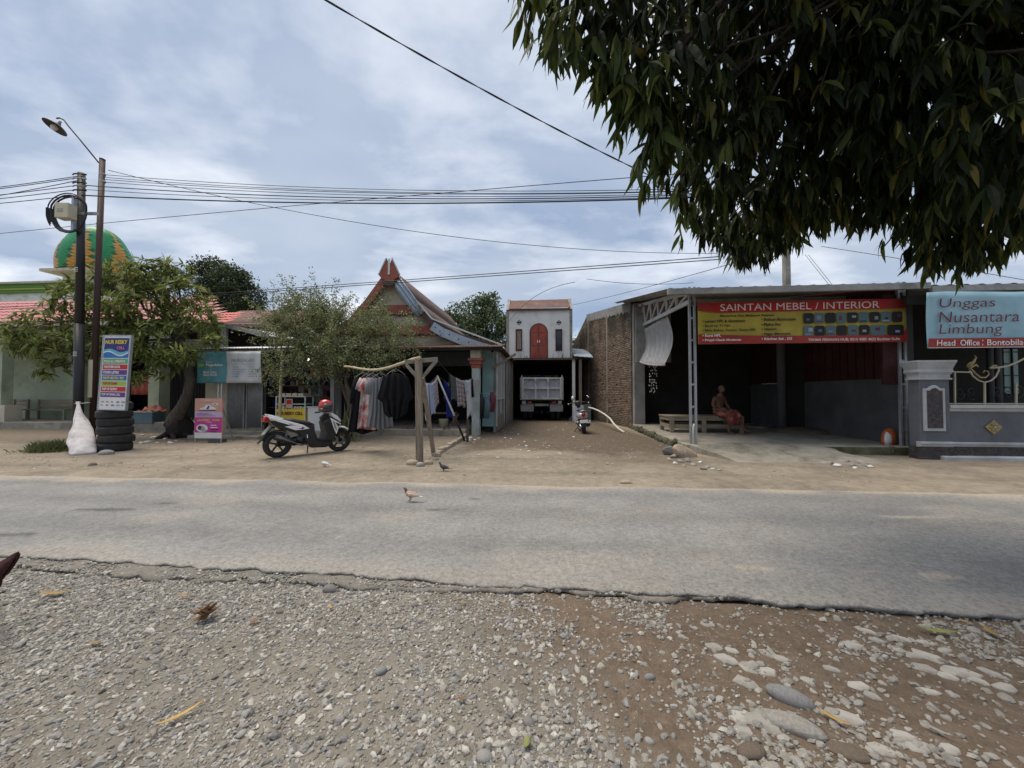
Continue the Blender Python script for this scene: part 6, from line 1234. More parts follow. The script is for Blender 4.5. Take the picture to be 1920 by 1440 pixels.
    ld = MB().grid(lambda a, b: (c - w + .07 + (2 * w - .14) * a, .05 + 3.4 * b, zt - .22 + .03 * math.sin(a * 9 + b * 7)), 12, 12).build('load', M['rock_brown'], t, smooth=True)
build_truck()
# ------------------------------------------------------------------ tyre stack with sign, poles, sack
def build_left_things():
    p = gnd(216, 844, .06); r = random.Random(3); h = .195; z = gz(p.x, p.y)
    Rr = .325
    for i in range(6):
        o = MB().lathe([(.19, -h * .42), (.21, -h * .5), (Rr - .05, -h * .5), (Rr - .012, -h * .36), (Rr, -h * .2)] + [(Rr - (.006 if k % 2 else 0), -h * .2 + h * .4 * k / 8) for k in range(1, 8)] + [(Rr, h * .2), (Rr - .012, h * .36), (Rr - .05, h * .5), (.21, h * .5), (.19, h * .42), (.19, -h * .42)], 40).build('tyre', M['rubber'], None, smooth=True)
        dx = [(-.01), .02, 0, -.02, -.035, .01][i]; o.location = (p.x + dx * 1.2, p.y + r.uniform(-.02, .02), z + h * (.5 + i) * .985 - .005); o.rotation_euler = (r.uniform(-.02, .02), r.uniform(-.02, .02), r.uniform(0, 6)); sc = .86 if i == 5 else 1.0; o.scale = (sc, sc, 1)
        tag(o, ['worn black tyre at the bottom of the stack', 'worn black tyre second from the bottom of the stack', 'worn black tyre third from the bottom of the stack', 'worn black tyre fourth from the bottom of the stack', 'worn black tyre fifth from the bottom of the stack', 'smaller black tyre on top of the stack under the sign'][i], 'tyre', 'tyres stacked below the sign')
    # credit sign on the stack
    d = p.y - .28; A = at(184, 767, d); B = at(241, 766, d); C = at(189, 629, d); W_ = (B - A).length; H_ = (C - A).length
    s = thing('price_sign', 'tall framed phone credit price sign standing on the tyre stack', 'sign', A, math.radians(-6)); s.rotation_euler = (math.radians(-2), math.radians(1.0), math.radians(-6))
    MB().box(0, W_, 0, .035, 0, H_).build('board', M['ink_white'], s)
    for q in ((-.02, .0, 0, H_), (W_, W_ + .02, 0, H_), (-.02, W_ + .02, -.02, 0), (-.02, W_ + .02, H_, H_ + .02)): MB().box(q[0], q[1], -.012, .045, q[2], q[3]).build('frame', M['galv'], s)
    m = .03; ZZ = lambda f: H_ * (1 - f)
    patch(s, 'header', m, W_ - m, ZZ(.30), ZZ(.03), 'ink_navy', -.001); 
    k = 14; wave = lambda f0, amp, ph: [(m + (W_ - 2 * m) * i / k, ZZ(f0) + amp * math.sin(i / k * 6.28 + ph)) for i in range(k + 1)]
    poly_patch(s, 'wave_print', wave(.20, .04, .2)[::-1] + [(m, ZZ(.30)), (W_ - m, ZZ(.30))], 'ink_cyan', -.004); poly_patch(s, 'wave_print', wave(.235, .05, .4)[::-1] + wave(.25, .05, .4), 'ink_white', -.007); poly_patch(s, 'wave_print', wave(.25, .05, .4)[::-1] + [(m, ZZ(.30)), (W_ - m, ZZ(.30))], 'ink_blue', -.007)
    lettering(s, 'NUR RESKY', W_ * .5, ZZ(.085), W_ * .82, H_ * .055, 'ink_yellow', -.012, .04); lettering(s, 'CELL', W_ * .68, ZZ(.165), W_ * .30, H_ * .04, 'ink_pink', -.012, .05)
    rows = [('PULSA ALL OPERATOR', 'ink_green', 'ink_white', .80), ('VOUCHER DATA', 'ink_red', 'ink_white', .62), ('TOKEN LISTRIK', 'ink_purple', 'ink_white', .60), ('PAKET NELPON / SMS', 'ink_blue', 'ink_yellow', .78), ('TOP UP GAME', 'ink_lime', 'ink_red', .55), ('TOP UP GOPAY', 'ink_red', 'ink_white', .58), ('TOP UP DANA, DLL', 'ink_purple', 'ink_white', .70)]
    for i, (tx, bg, fg, wd) in enumerate(rows):
        f0 = .315 + i * .0755; patch(s, 'price_row', m, W_ - m, ZZ(f0 + .066), ZZ(f0), bg, -.001); lettering(s, tx, m + .03 + W_ * wd * .5, ZZ(f0 + .033), W_ * wd, H_ * .036, fg, -.007, .04)
    r = random.Random(6)
    for i in range(10): x = m + .03 + (i % 5) * W_ * .19; f = .89 + .045 * (i // 5); patch(s, 'logo_print', x, x + r.uniform(.04, .09), ZZ(f + .018), ZZ(f), r.choice(['ink_steel', 'ink_red', 'ink_grey', 'ink_blue']), -.001, .001)
    # poles
    pb = gnd(146, 836, .06); pole = thing('utility_pole', 'thick black steel utility pole carrying cables and a white junction box', 'utility pole', (pb.x, pb.y, 0)); d = pb.y
    tp = at(153, 325, d); x = lambda z_: (tp.x - pb.x) * z_ / tp.z
    MB().tube([(0, 0, -.1), (x(3.2), 0, 3.2)], [.105, .10], 18).build('lower_tube', M['pole_black'], pole, smooth=True); MB().tube([(x(3.18), 0, 3.18), (x(tp.z), 0, tp.z)], [.092, .075], 18).build('upper_tube', M['pole_black'], pole, smooth=True)
    for py in (507, 664):
        for q in range(3): zz = at(150, py - 3 + q * 3.4, d).z; MB().lathe([(.107, zz - .008), (.110, zz - .008), (.110, zz + .008), (.107, zz + .008)], 10, Matrix.Translation((x(zz), 0, 0)), -2.0, -1.1).build('white_mark', M['ink_white'], pole)
    bx = at(143, 405, d); box = empty('junction_box', (bx.x - pb.x, -.22, bx.z)); box.parent = pole
    MB().box(-.17, .17, -.12, .10, -.19, .19).build('case', M['ink_cream'], box, bev=.015)
    for q in range(3): MB().box(-.10, .05, -.125, -.12, .02 - q * .035, .03 - q * .035).build('printed_line', M['ink_grey'], box)
    MB().box(.06, .12, .05, .2, -.45, .4).build('bracket', M['galv'], box); MB().box(-.55, .62, .12, .16, -.02, .05).build('cross_bracket', M['galv'], pole).location = (bx.x - pb.x, -.2, bx.z + .02)
    ra = random.Random(2)
    for i in range(7):
        rr = .42 + .05 * i * .4; a0 = -.3 + .1 * i
        pts = [(bx.x - pb.x + (rr + .02 * math.sin(3 * a)) * math.cos(a) * .95, -.13 - .015 * i, bx.z + (-.05 if a > math.pi else .05) + rr * math.sin(a) * (.85 if math.sin(a) > 0 else .95)) for a in np.linspace(a0 if i % 2 else math.pi * .95, 2 * math.pi * (.55 if i > 3 else 1.02) + a0, 22)]
        MB().tube(pts, .014 if i > 3 else .02, 6).build('cable_loop', M['cable'], pole, smooth=True)
    for i, py in enumerate((330, 338, 346, 352, 360)):
        q = at(152, py, d); xx = q.x - pb.x; MB().tube([(xx - .16, -.05, q.z + .01), (xx - .05, -.11, q.z), (xx + .05, -.11, q.z), (xx + .2, -.05, q.z + .01)], .018, 6).build('cable_clamp', M['galv'] if i % 2 else M['cable'], pole, smooth=True)
    pc = gnd(172, 834, .06); d2 = pc.y; p2 = thing('lamp_post', 'slim rusty brown steel pole with an arm lamp beside the black pole', 'street lamp', (pc.x, pc.y, 0)); t2 = at(192, 300, d2); x2 = lambda z_: (t2.x - pc.x) * z_ / t2.z
    MB().tube([(0, 0, -.1), (x2(t2.z), 0, t2.z)], [.072, .062], 14).build('pole', M['pole_brown'], p2, smooth=True); MB().tube([(x2(t2.z), 0, t2.z), (x2(t2.z) + .004, 0, t2.z + .03)], .064, 14).build('pole_cap', M['pole_brown'], p2)
    L = lambda px, py: at(px, py, d2) - Vector((pc.x, pc.y, 0))
    MB().tube([L(185, 305), L(150, 262), L(128, 236), L(120, 225), L(112, 221), L(106, 222)], .018, 8).build('arm', M['pole_brown'], p2, smooth=True)
    lp = L(103, 238); sh = empty('lamp_head', lp); sh.parent = p2; sh.rotation_euler = (-.35, .30, 0)
    MB().lathe([(.04, .16), (.06, .12), (.09, .09), (.20, .035), (.245, .0), (.25, -.012), (.235, -.008), (.08, .06), (0, .06)], 26).build('shade', mat('shade', (0.05,0.045,0.04), (0.08,0.07,0.065), 5, .5, .3), sh, smooth=True); MB().ell((0, 0, -.02), (.075, .075, .085), 14, 10).build('bulb', M['ink_white'], sh, smooth=True); MB().tube([(0, 0, .15), (0, 0, .22)], .03, 8).build('neck', M['galv'], sh)
    for py, s in ((327, 1), (340, 1)): q = L(192, py); MB().lathe([(.066, -.02), (.072, -.02), (.072, .02), (.066, .02)], 12, Matrix.Translation((q.x, 0, q.z))).build('clamp', M['galv'], p2)
    MB().box(-.05, .05, -.09, -.07, L(170, 745).z, L(170, 675).z).build('paper_notice', M['ink_cream'], p2)
    # sack tied to the black pole
    a = gnd(154, 851, .06); s = thing('white_sack', 'dirty white woven sack tied to the black pole', 'sack', (a.x, a.y, gz(a.x, a.y)))
    top = at(146, 757, pb.y - .13) - Vector((a.x, a.y, 0)); zt = top.z
    n = 30; rows = 26; rg = random.Random(11)
    prof = [(0, .05, 0), (.0, .21, .02), (.10, .245, .02), (.22, .25, .02), (.38, .215, .0), (.55, .15, -.015), (.72, .085, -.03), (.86, .05, -.04), (.94, .028, -.05), (1.0, .05, -.05)]
    V = []
    def ip(f):
        for (f0, r0, o0), (f1, r1, o1) in zip(prof[1:-1], prof[2:]):
            if f0 <= f <= f1: q = (f - f0) / (f1 - f0); return r0 + (r1 - r0) * q
        return .05
    for j in range(rows + 1):
        f = j / rows; rr = ip(f)
        for i in range(n):
            th = 2 * math.pi * i / n; w = 1 + .10 * math.sin(th * 5 + f * 4) * (f ** .5) + .07 * math.sin(th * 3 - f * 13) + .05 * math.sin(f * 30 + th * 2) * (1 - f)
            V.append((top.x * f + .05 * math.sin(math.pi * min(1, f * 1.35)) + rr * w * math.cos(th), (top.y) * f * 1.0 + rr * w * math.sin(th) * .85, zt * f))
    mb = MB(); mb.add(V, [(j * n + i, j * n + (i + 1) % n, (j + 1) * n + (i + 1) % n, (j + 1) * n + i) for j in range(rows) for i in range(n)] + [tuple(range(n - 1, -1, -1))]); mb.build('bag', M['sack'], s, smooth=True)
    MB().tube([(top.x - .05, top.y - .02, zt * .95), (top.x + .02, top.y - .04, zt * .955), (top.x + .1, top.y + .02, zt * .96), (top.x + .02, top.y + .28, zt * .97), (top.x - .12, top.y + .12, zt * .97), (top.x - .05, top.y - .02, zt * .95)], .010, 6).build('tie', M['ink_white'], s, smooth=True)
    # grass tuft
    g = gnd(92, 846, .06); gb = thing('grass_tuft', 'clump of dusty green weeds left of the white sack', 'grass', (g.x, g.y, gz(g.x, g.y))); rg = np.random.default_rng(8); V = []; Q = []
    for i in range(900):
        x0, y0 = rg.normal(0, .22), rg.normal(0, .13); h_ = rg.uniform(.08, .30) * math.exp(-(x0 * x0 * 4)); a_ = rg.uniform(0, 6.28); l_ = rg.uniform(.02, .16); b_ = len(V)
        V += [(x0 - .006, y0, 0), (x0 + .006, y0, 0), (x0 + .005 + l_ * .5 * math.cos(a_), y0 + l_ * .5 * math.sin(a_), h_ * .7), (x0 + l_ * math.cos(a_), y0 + l_ * math.sin(a_), h_)]; Q.append((b_, b_ + 1, b_ + 2, b_ + 3))
    C = np.repeat(np.array([(0.13, 0.15, 0.06)]) * rg.uniform(.6, 1.5, (900, 1)), 4, 0); o = link_mesh('blades', np_mesh('blades', np.array(V), np.array(Q), M['leaf'], C), gb); o['kind'] = 'stuff'
    # pink shoe / service board
    a = gnd(391, 830, .06); A = at(364, 829, a.y); B = at(419, 829, a.y); C = at(391, 747, a.y); W_ = B.x - A.x; H_ = C.z - A.z
    s = thing('pink_board', 'pink and magenta printed pavement board with a shoe picture and service list', 'sign', A, math.radians(-4)); z0 = .11
    MB().box(0, W_, 0, .03, z0, H_).build('board', M['ink_peach'], s); 
    for x in (.02, W_ - .05): MB().box(x, x + .03, .0, .03, -.03, z0).build('leg', M['galv'], s); MB().bar((x + .015, .04, H_ * .8), (x + .015, .45, -.02), .025, .025).build('back_leg', M['galv'], s)
    q = lambda f: z0 + (H_ - z0) * (1 - f)
    patch(s, 'print_band', .01, W_ - .01, q(.32), q(.01), 'ink_peach', -.001); patch(s, 'print_band', .01, W_ - .01, q(.47), q(.33), 'ink_lilac', -.001); patch(s, 'print_band', .01, W_ - .01, q(.86), q(.48), 'ink_magenta', -.001); patch(s, 'print_band', .01, W_ - .01, q(.99), q(.86), 'ink_white', -.001); MB().box(0.005, W_ - .005, -.006, -.002, q(1.0), q(.97)).build('print_band', M['ink_white'], s)
    lettering(s, 'NEW', W_ * .5, q(.045), W_ * .2, .035, 'ink_white', -.008, .03); lettering(s, 'MENERIMA JASA CUCI', W_ * .5, q(.10), W_ * .8, .028, 'ink_steel', -.008)
    X = lambda f: W_ * f
    sh = poly_patch(s, 'shoe_picture', [(X(.17), q(.29)), (X(.75), q(.29)), (X(.78), q(.25)), (X(.62), q(.20)), (X(.55), q(.15)), (X(.42), q(.16)), (X(.34), q(.22)), (X(.2), q(.25))], 'ink_white', -.005); poly_patch(sh, 'sole_picture', [(X(.17), q(.31)), (X(.75), q(.31)), (X(.77), q(.285)), (X(.17), q(.29))], 'ink_maroon', -.008); poly_patch(sh, 'stripe_picture', [(X(.42), q(.27)), (X(.5), q(.27)), (X(.55), q(.18)), (X(.5), q(.18))], 'ink_navy', -.008)
    poly_patch(s, 'price_bubble', [(X(.74) + .1 * math.cos(i * .524), q(.145) + .032 * math.sin(i * .524)) for i in range(12)], 'ink_white', -.005); lettering(s, '10k', W_ * .74, q(.145), .11, .035, 'ink_black', -.009, .02)
    for i in range(3): patch(s, 'printed_line', X(.08), X(.5 + .13 * i), q(.385 + i * .03), q(.375 + i * .03), 'ink_purple', -.004, .001)
    lettering(s, 'LAUNDRY', W_ * .34, q(.545), W_ * .48, .06, 'ink_yellow', -.008, .03); lettering(s, 'COIN', W_ * .78, q(.545), W_ * .28, .06, 'ink_yellow', -.008, .03); lettering(s, '7.000', W_ * .52, q(.60), W_ * .22, .03, 'ink_white', -.008)
    ov = poly_patch(s, 'photo_print', [(X(.28) + .17 * math.cos(i * .314), q(.75) + .11 * math.sin(i * .314)) for i in range(20)], 'ink_white', -.005); poly_patch(ov, 'clothes_picture', [(X(.28) + .14 * math.cos(i * .628 + .4) * (1 if i % 2 else .6), q(.76) + .085 * math.sin(i * .628)) for i in range(10)], 'ink_steel', -.008); poly_patch(ov, 'clothes_picture', [(X(.2) + .06 * math.cos(i), q(.74) + .06 * math.sin(i)) for i in range(6)], 'ink_maroon', -.010)
    for i in range(4): patch(s, 'printed_line', X(.58), X(.80 + .04 * (i % 3)), q(.685 + i * .055), q(.665 + i * .055), 'ink_white' if i < 2 else 'ink_black', -.004, .001)
    pd = MB().box(W_ * .5, W_ * .92, -.01, .25, -.02, .085).build('foot_weight', M['dark_plaster'], s, bev=.01)
build_left_things()
# ------------------------------------------------------------------ washing
def stripes_mat(name, bg, cols, axis='xz', freq=9.0, rough=.85):
    """woven check: stripes across and along the cloth, mixed by multiplying"""
    m = bpy.data.materials.new(name); m.use_nodes = True; nt = m.node_tree; N = nt.nodes.new; L = nt.links.new; b = nt.nodes['Principled BSDF']; b.inputs['Roughness'].default_value = rough
    tc = N('ShaderNodeUVMap'); sp = N('ShaderNodeSeparateXYZ'); L(tc.outputs[0], sp.inputs[0]); cur = None
    for ax in ('X', 'Y'):
        mu = N('ShaderNodeMath'); mu.operation = 'MULTIPLY'; mu.inputs[1].default_value = freq; L(sp.outputs[ax], mu.inputs[0])
        fr = N('ShaderNodeMath'); fr.operation = 'FRACT'; L(mu.outputs[0], fr.inputs[0])
        rp = N('ShaderNodeValToRGB'); rp.color_ramp.interpolation = 'CONSTANT'; L(fr.outputs[0], rp.inputs[0])
        e = rp.color_ramp.elements; e[0].position = 0; e[0].color = bg + (1,); e[1].position = .5; e[1].color = cols[0] + (1,)
        for pos, c in ((.62, bg), (.75, cols[-1]), (.85, cols[0])): q = e.new(pos); q.color = c + (1,)
        if cur is None: cur = rp.outputs[0]
        else:
            mx = N('ShaderNodeMix'); mx.data_type = 'RGBA'; mx.inputs[0].default_value = .5; L(cur, mx.inputs[6]); L(rp.outputs[0], mx.inputs[7]); cur = mx.outputs[2]
    L(cur, b.inputs['Base Color']); return m
def cloth(name, fn, nu, nv, m, parent, solid=.004):
    mb = MB().grid(fn, nu, nv); me = mb.mesh(name, m, True); uv = me.uv_layers.new(name='UVMap')
    for p in me.polygons:
        for li in p.loop_indices:
            vi = me.loops[li].vertex_index; uv.data[li].uv = ((vi % (nu + 1)) / nu, (vi // (nu + 1)) / nv)
    o = bpy.data.objects.new(name, me); COL.objects.link(o); o.parent = parent
    q = o.modifiers.new('solid', 'SOLIDIFY'); q.thickness = solid; return o
def fabric(name, c1, c2=None, scale=6, **k): return mat(name, c1, c2, scale, .9, bump=.3, bscale=80, spec=.15, **k)
def build_washing():
    pb = gnd(787, 866, .06); d = pb.y; t = thing('clothes_post', 'weathered grey timber T post with braced cross arm for the washing', 'post', (pb.x, pb.y, 0)); L = lambda px, py, dd=None: at(px, py, dd or d) - Vector((pb.x, pb.y, 0))
    tp = L(785, 671); MB().bar((0, 0, -.1), (tp.x, 0, tp.z), .125, .125, (0, 1, 0)).build('upright', M['wood_grey'], t, bev=.008)
    MB().bar(L(757, 678) + Vector((0, .09, 0)), L(819, 673) + Vector((0, .09, 0)), .06, .085).build('cross_arm', M['wood_beam'], t, bev=.006)
    MB().bar(L(760, 683) + Vector((0, .06, 0)), L(780, 706) + Vector((0, .06, 0)), .05, .065).build('brace', M['wood_beam'], t, bev=.005); MB().bar(L(817, 676) + Vector((0, .06, 0)), L(792, 706) + Vector((0, .06, 0)), .05, .065).build('brace', M['wood_beam'], t, bev=.005)
    lb = gnd(814, 853, .06) - Vector((pb.x, pb.y, 0)); MB().bar(lb + Vector((0, 0, -.05)), L(792, 708, d + .25), .075, .075).build('leaning_stay', M['wood_grey'], t, bev=.006)
    # bamboo rail
    A = at(787, 671, d - .10); B = at(646, 687, 9.7)
    o = thing('bamboo_rail', 'long bent bamboo cane laid from the clothes post towards the small tree', 'pole'); mid = A.lerp(B, .55) + Vector((0, 0, -.06))
    pts = [A.lerp(B, s) + Vector((0, 0, -.16 * math.sin(math.pi * s) ** 1.5)) for s in np.linspace(0, 1, 14)]; MB().tube(pts, [.034 - .0008 * i for i in range(14)], 10).build('cane', M['bamboo'], o, smooth=True)
    for s in range(1, 13, 2): MB().tube([pts[s] - (pts[s + 1] - pts[s]).normalized() * .01, pts[s] + (pts[s + 1] - pts[s]).normalized() * .01], .037, 10).build('node_ring', M['bamboo'], o, smooth=True)
    def on(px):
        for a, b in zip(pts[:-1], pts[1:]):
            pa, pb_ = 960 + F * a.x / a.y, 960 + F * b.x / b.y
            if pb_ <= px <= pa: return a.lerp(b, (pa - px) / (pa - pb_))
        return pts[-1]
    # garments on hangers: outline given as half widths down the length, turned to face mostly the viewer
    def garment(nm, lab, px, length, prof, m, rz, cat, folds=7, depth=.05, sleeves=None, smat=None, drop=.10):
        p = on(px); g = thing(nm, lab, cat, (p.x, p.y, p.z), rz)
        def hw(k):
            for (k0, w0), (k1, w1) in zip(prof[:-1], prof[1:]):
                if k0 <= k <= k1: return w0 + (w1 - w0) * (k - k0) / (k1 - k0)
            return prof[-1][1]
        for sg, nm2 in ((-1, 'front_cloth'), (1, 'back_cloth')):
            def fn(s, k, sg=sg):
                w = hw(k); x = (2 * s - 1) * w; e = 1 - abs(2 * s - 1) ** 3
                y = sg * (.012 + .035 * e * min(1, k * 6)) + depth * (.25 + .75 * k) * math.sin(s * folds * math.pi + sg * .6 + k * 1.1) * e
                z = -drop - .03 - length * k + (.05 * (1 - abs(2 * s - 1)) * -1 if k == 0 else 0) + .03 * math.sin(s * 9) * k - (.10 * abs(2 * s - 1) ** 1.3 * (1 - k) ** 8)
                return (x, y, z)
            cloth(nm2, fn, 40, 26, m, g)
        for sg in (-1, 1):
            if sleeves:
                sl, sw, ang = sleeves; w0 = hw(.03)
                MB().tube([(sg * (w0 - .03), 0, -drop - .12), (sg * (w0 + sl * .4 * math.sin(ang)), 0, -drop - .14 - sl * .45 * math.cos(ang)), (sg * (w0 + sl * math.sin(ang) * .9), .01, -drop - .16 - sl * math.cos(ang))], [sw, sw * 1.05, sw * 1.1], 10, flat=.35, up=(0, 1, 0)).build('sleeve', smat or m, g, smooth=True)
        MB().tube([(0, 0, .03), (.03, 0, .045), (.035, 0, .01), (.0, 0, -.03), (0, 0, -drop + .02)], .005, 5).build('hanger_hook', M['galv'], g, smooth=True)
        MB().tube([(-.19, 0, -drop - .10), (-.1, 0, -drop - .03), (0, 0, -drop + .03), (.1, 0, -drop - .03), (.19, 0, -drop - .10)], .007, 5).build('hanger', M['ink_grey'], g, smooth=True)
        return g
    blk = fabric('cloth_black', (0.012, 0.012, 0.014)); gry = fabric('cloth_grey', (0.20, 0.205, 0.22), (0.15, 0.155, 0.17), 9, stretch=(6, 1, .4))
    rw = mat('cloth_redwhite', (0.42, 0.02, 0.025), (0.60, 0.55, 0.50), 5.0, .9, bump=.2, stretch=(2.2, 1, 1.1)); wh = mat('cloth_floral', (0.58, 0.54, 0.50), (0.25, 0.12, 0.13), 6, .9, bump=.2, dirt=(0.10, 0.05, 0.09), dirt_amt=.3, dscale=7)
    garment('black_dress', 'long black dress hanging at the tree end of the bamboo rail', 681, 1.36, [(0, .10), (.06, .20), (.3, .20), (.6, .25), (1, .33)], blk, .55, 'dress', 7, .05, (.55, .085, .12))
    garment('floral_dress', 'cream floral dress between the black dress and the red patterned one', 690, 1.22, [(0, .10), (.05, .19), (.35, .17), (1, .24)], wh, .8, 'dress', 5, .04, (.22, .08, .3))
    garment('red_dress', 'red and white patterned dress hanging beside the grey dress', 698, 1.20, [(0, .10), (.05, .19), (.35, .18), (1, .25)], rw, .75, 'dress', 6, .05, (.25, .09, .3))
    garment('grey_dress', 'long grey tiered dress with short sleeves on the bamboo rail', 713, 1.17, [(0, .11), (.05, .21), (.33, .20), (.35, .21), (.78, .24), (.80, .26), (1, .29)], gry, .30, 'dress', 12, .045, (.30, .10, .25))
    garment('black_cape', 'wide black cape with a rounded hem hanging next to the clothes post', 742, .98, [(0, .19), (.04, .25), (.3, .30), (.56, .37), (.60, .36), (.64, .27), (.9, .23), (1, .12)], fabric('cloth_black_b', (0.014, 0.014, 0.016)), .22, 'cape', 9, .05)
    # washing line behind
    col = at(884, 711, 12.55); stick_t = at(820, 705, 9.7); sb = gnd(872, 826, .06)
    s = thing('line_prop', 'slanting pale stick propping up the washing line', 'pole'); MB().tube([sb + Vector((0, 0, -.03)), sb.lerp(stick_t, .45), stick_t], [.026, .024, .018], 8).build('upper_stick', M['white_metal'], s, smooth=True)
    MB().tube([sb + Vector((0, 0, -.035)), sb.lerp(stick_t, .42)], [.032, .030], 8).build('dark_sleeve', M['pole_brown'], s, smooth=True)
    q = gnd(876, 828, .06); ps = thing('short_stake', 'short dark stake in the ground at the foot of the line prop', 'stake', q); MB().bar((0, 0, -.1), (.02, 0, .62), .07, .06).build('stake', M['bark'], ps)
    def line(nm, lab, P): 
        o = thing(nm, lab, 'line'); MB().tube(P, .007, 6).build('rope', M['cable'], o, smooth=True); return o
    la0, la1, la2, la3 = at(819, 674, d + .1), at(843, 702, 10.0), at(868, 714, 11.6), col
    line('washing_line', 'dark rope from the T post arm to the porch column', [la0, la1, la2, la3]); lb0, lb1, lb2 = at(793, 715, 8.4), at(806, 719, 9.1), stick_t
    line('washing_line', 'rope from the leaning stay over the slanting prop to the porch column', [lb0, lb1, lb2, at(840, 718, 10.8), col + Vector((0, 0, .02))])
    def hang(nm, lab, P0, P1, ln, m, cat, folds=3, taper=0.0, ragged=.04, over=.5):
        g = thing(nm, lab, cat, P0); D_ = P1 - P0; n = Vector((D_.y, -D_.x, 0)).normalized(); sagv = Vector((0, 0, -.03))
        for sg, f in ((1, 1.0), (-1, over)):
            def fn(s_, k, sg=sg, f=f):
                s2 = .5 + (s_ - .5) * (1 - taper * k); return tuple(D_ * s2 + sagv * math.sin(math.pi * s_) + n * (sg * (.012 + .03 * k) + .03 * k * math.sin(s_ * folds * 6.28 + k)) + Vector((0, 0, .012 - ln * f * k - ragged * math.sin(s_ * 7 + sg) * k)))
            cloth('front_cloth' if sg > 0 else 'back_cloth', fn, 24, 16, m, g)
        return g
    hang('white_shirt', 'white and pale blue shirt hanging right behind the clothes post', at(795, 716, 8.5), at(803, 719, 9.0), .82, fabric('cloth_paleblue', (0.50, 0.53, 0.60), (0.42, 0.45, 0.54)), 'shirt'); hang('blue_cloth', 'light blue cloth between the white shirt and the checked cloth', at(803, 719, 8.95), at(812, 717, 9.3), .72, fabric('cloth_blue', (0.27, 0.32, 0.46), (0.33, 0.38, 0.50)), 'cloth')
    pl1 = stripes_mat('plaid_red', (0.42, 0.36, 0.35), [(0.10, 0.03, 0.035), (0.03, 0.03, 0.04)], freq=6); pl2 = stripes_mat('plaid_dark', (0.05, 0.055, 0.05), [(0.03, 0.07, 0.05), (0.13, 0.15, 0.13)], freq=5); tw = stripes_mat('towel', (0.32, 0.42, 0.48), [(0.50, 0.52, 0.52), (0.10, 0.16, 0.22)], freq=4)
    hang('checked_cloth', 'brown and white checked cloth just left of the line prop', at(812, 717, 9.3), at(819, 708, 9.65), .62, pl1, 'cloth'); hang('royal_blue_shirt', 'royal blue shirt hanging behind the line prop', at(833, 716, 10.5), at(846, 719, 11.0), .95, fabric('cloth_royal', (0.02, 0.04, 0.26), (0.015, 0.025, 0.17)), 'shirt', taper=.2)
    hang('dark_checked_shirt', 'dark green checked shirt on the far washing line', at(843, 702, 10.0), at(854, 708, 10.7), .62, pl2, 'shirt'); hang('checked_sarong', 'large red and white checked sarong on the far washing line', at(854, 708, 10.7), at(869.5, 714.5, 11.7), .78, pl1, 'sarong', 3); hang('striped_towel', 'small striped towel beside the white garment', at(869, 714, 11.65), at(874, 713.5, 11.9), .34, tw, 'towel'); hang('white_garment', 'long white garment with fringed hem on the far line', at(873, 713.5, 11.85), at(883, 711, 12.45), 1.12, fabric('cloth_white', (0.62, 0.62, 0.63), (0.54, 0.54, 0.56)), 'garment', ragged=.08); hang('black_strip', 'narrow black cloth hanging against the porch column', at(883, 710.5, 12.4), at(886, 711, 12.5), .55, blk, 'cloth')
    # things by the porch column
    c = gnd(889, 803, .06); b = thing('washing_basin', 'dark plastic basin on the ground beside the porch column', 'basin', (c.x, c.y, gz(c.x, c.y) - .005)); MB().lathe([(0, .0), (.21, 0), (.27, .17), (.29, .18), (.26, .165), (.2, .02), (0, .02)], 24).build('bowl', flat('basin', (0.05, 0.035, 0.05), .5), b, smooth=True)
    c = gnd(872, 802, .06); b = thing('red_bag', 'red and white plastic bag slumped by the stake', 'bag', (c.x, c.y, gz(c.x, c.y) - .01)); MB().tube([(0, 0, 0), (.02, 0, .12), (.07, 0, .26), (.09, 0, .34)], [.15, .17, .12, .03], 12, flat=.7).build('sack', M['red_paint'], b, smooth=True); MB().ell((-.02, -.07, .08), (.12, .08, .08), 10, 6).build('white_side', M['ink_white'], b, smooth=True)
    ck = FE.m @ Vector((FE.u(903, -.2), -.55, .95)); hb = thing('hanging_clothes', 'bundle of dark clothes hanging on the house corner beside the column', 'clothes', ck)
    for i, (dx, dz, w, h, m) in enumerate(((0, 0, .24, .75, 'ink_black'), (.22, -.1, .2, .55, 'ink_darkteal'), (.40, .05, .18, .4, 'ink_maroon'))):
        MB().tube([(dx, .05 * i, dz + .45), (dx + .02, .05 * i, dz + .2), (dx - .02, .05 * i, dz - h / 2)], [w * .35, w * .6, w * .5], 10, flat=.4, up=(0, 1, 0)).build('garment', M[m], hb, smooth=True)
    MB().tube([(-.3, .2, .45), (.2, .1, .46), (.6, .2, .45)], .012, 6).build('rail', M['galv'], hb)
    # low kerb of worn blocks between yard and drive
    k = thing('brick_kerb', 'low worn block kerb between the yard and the drive', 'kerb'); P0, P1, P2 = gnd(814, 855, .06), gnd(866, 824, .06), gnd(893, 800, .06); r = random.Random(4)
    for A_, B_, n in ((P0, P1, 11), (P1, P2, 14)):
        for i in range(n):
            a = A_.lerp(B_, (i + .03) / n); b = A_.lerp(B_, (i + .97) / n); z = gz(a.x, a.y) + .03 + r.uniform(-.02, .015); MB().bar((a.x, a.y, z), (b.x, b.y, z + r.uniform(-.01, .01)), .12 + r.uniform(-.02, .02), .11).build('block', M['rock_tan'] if i % 3 else M['concrete'], k, bev=.012)
    e = gnd(826, 855, .06); 
    for i in range(3): a = P0.lerp(e, i / 3); b = P0.lerp(e, (i + .94) / 3); MB().bar((a.x, a.y, .07), (b.x, b.y, .07), .12, .11).build('block', M['rock_tan'], k, bev=.012)
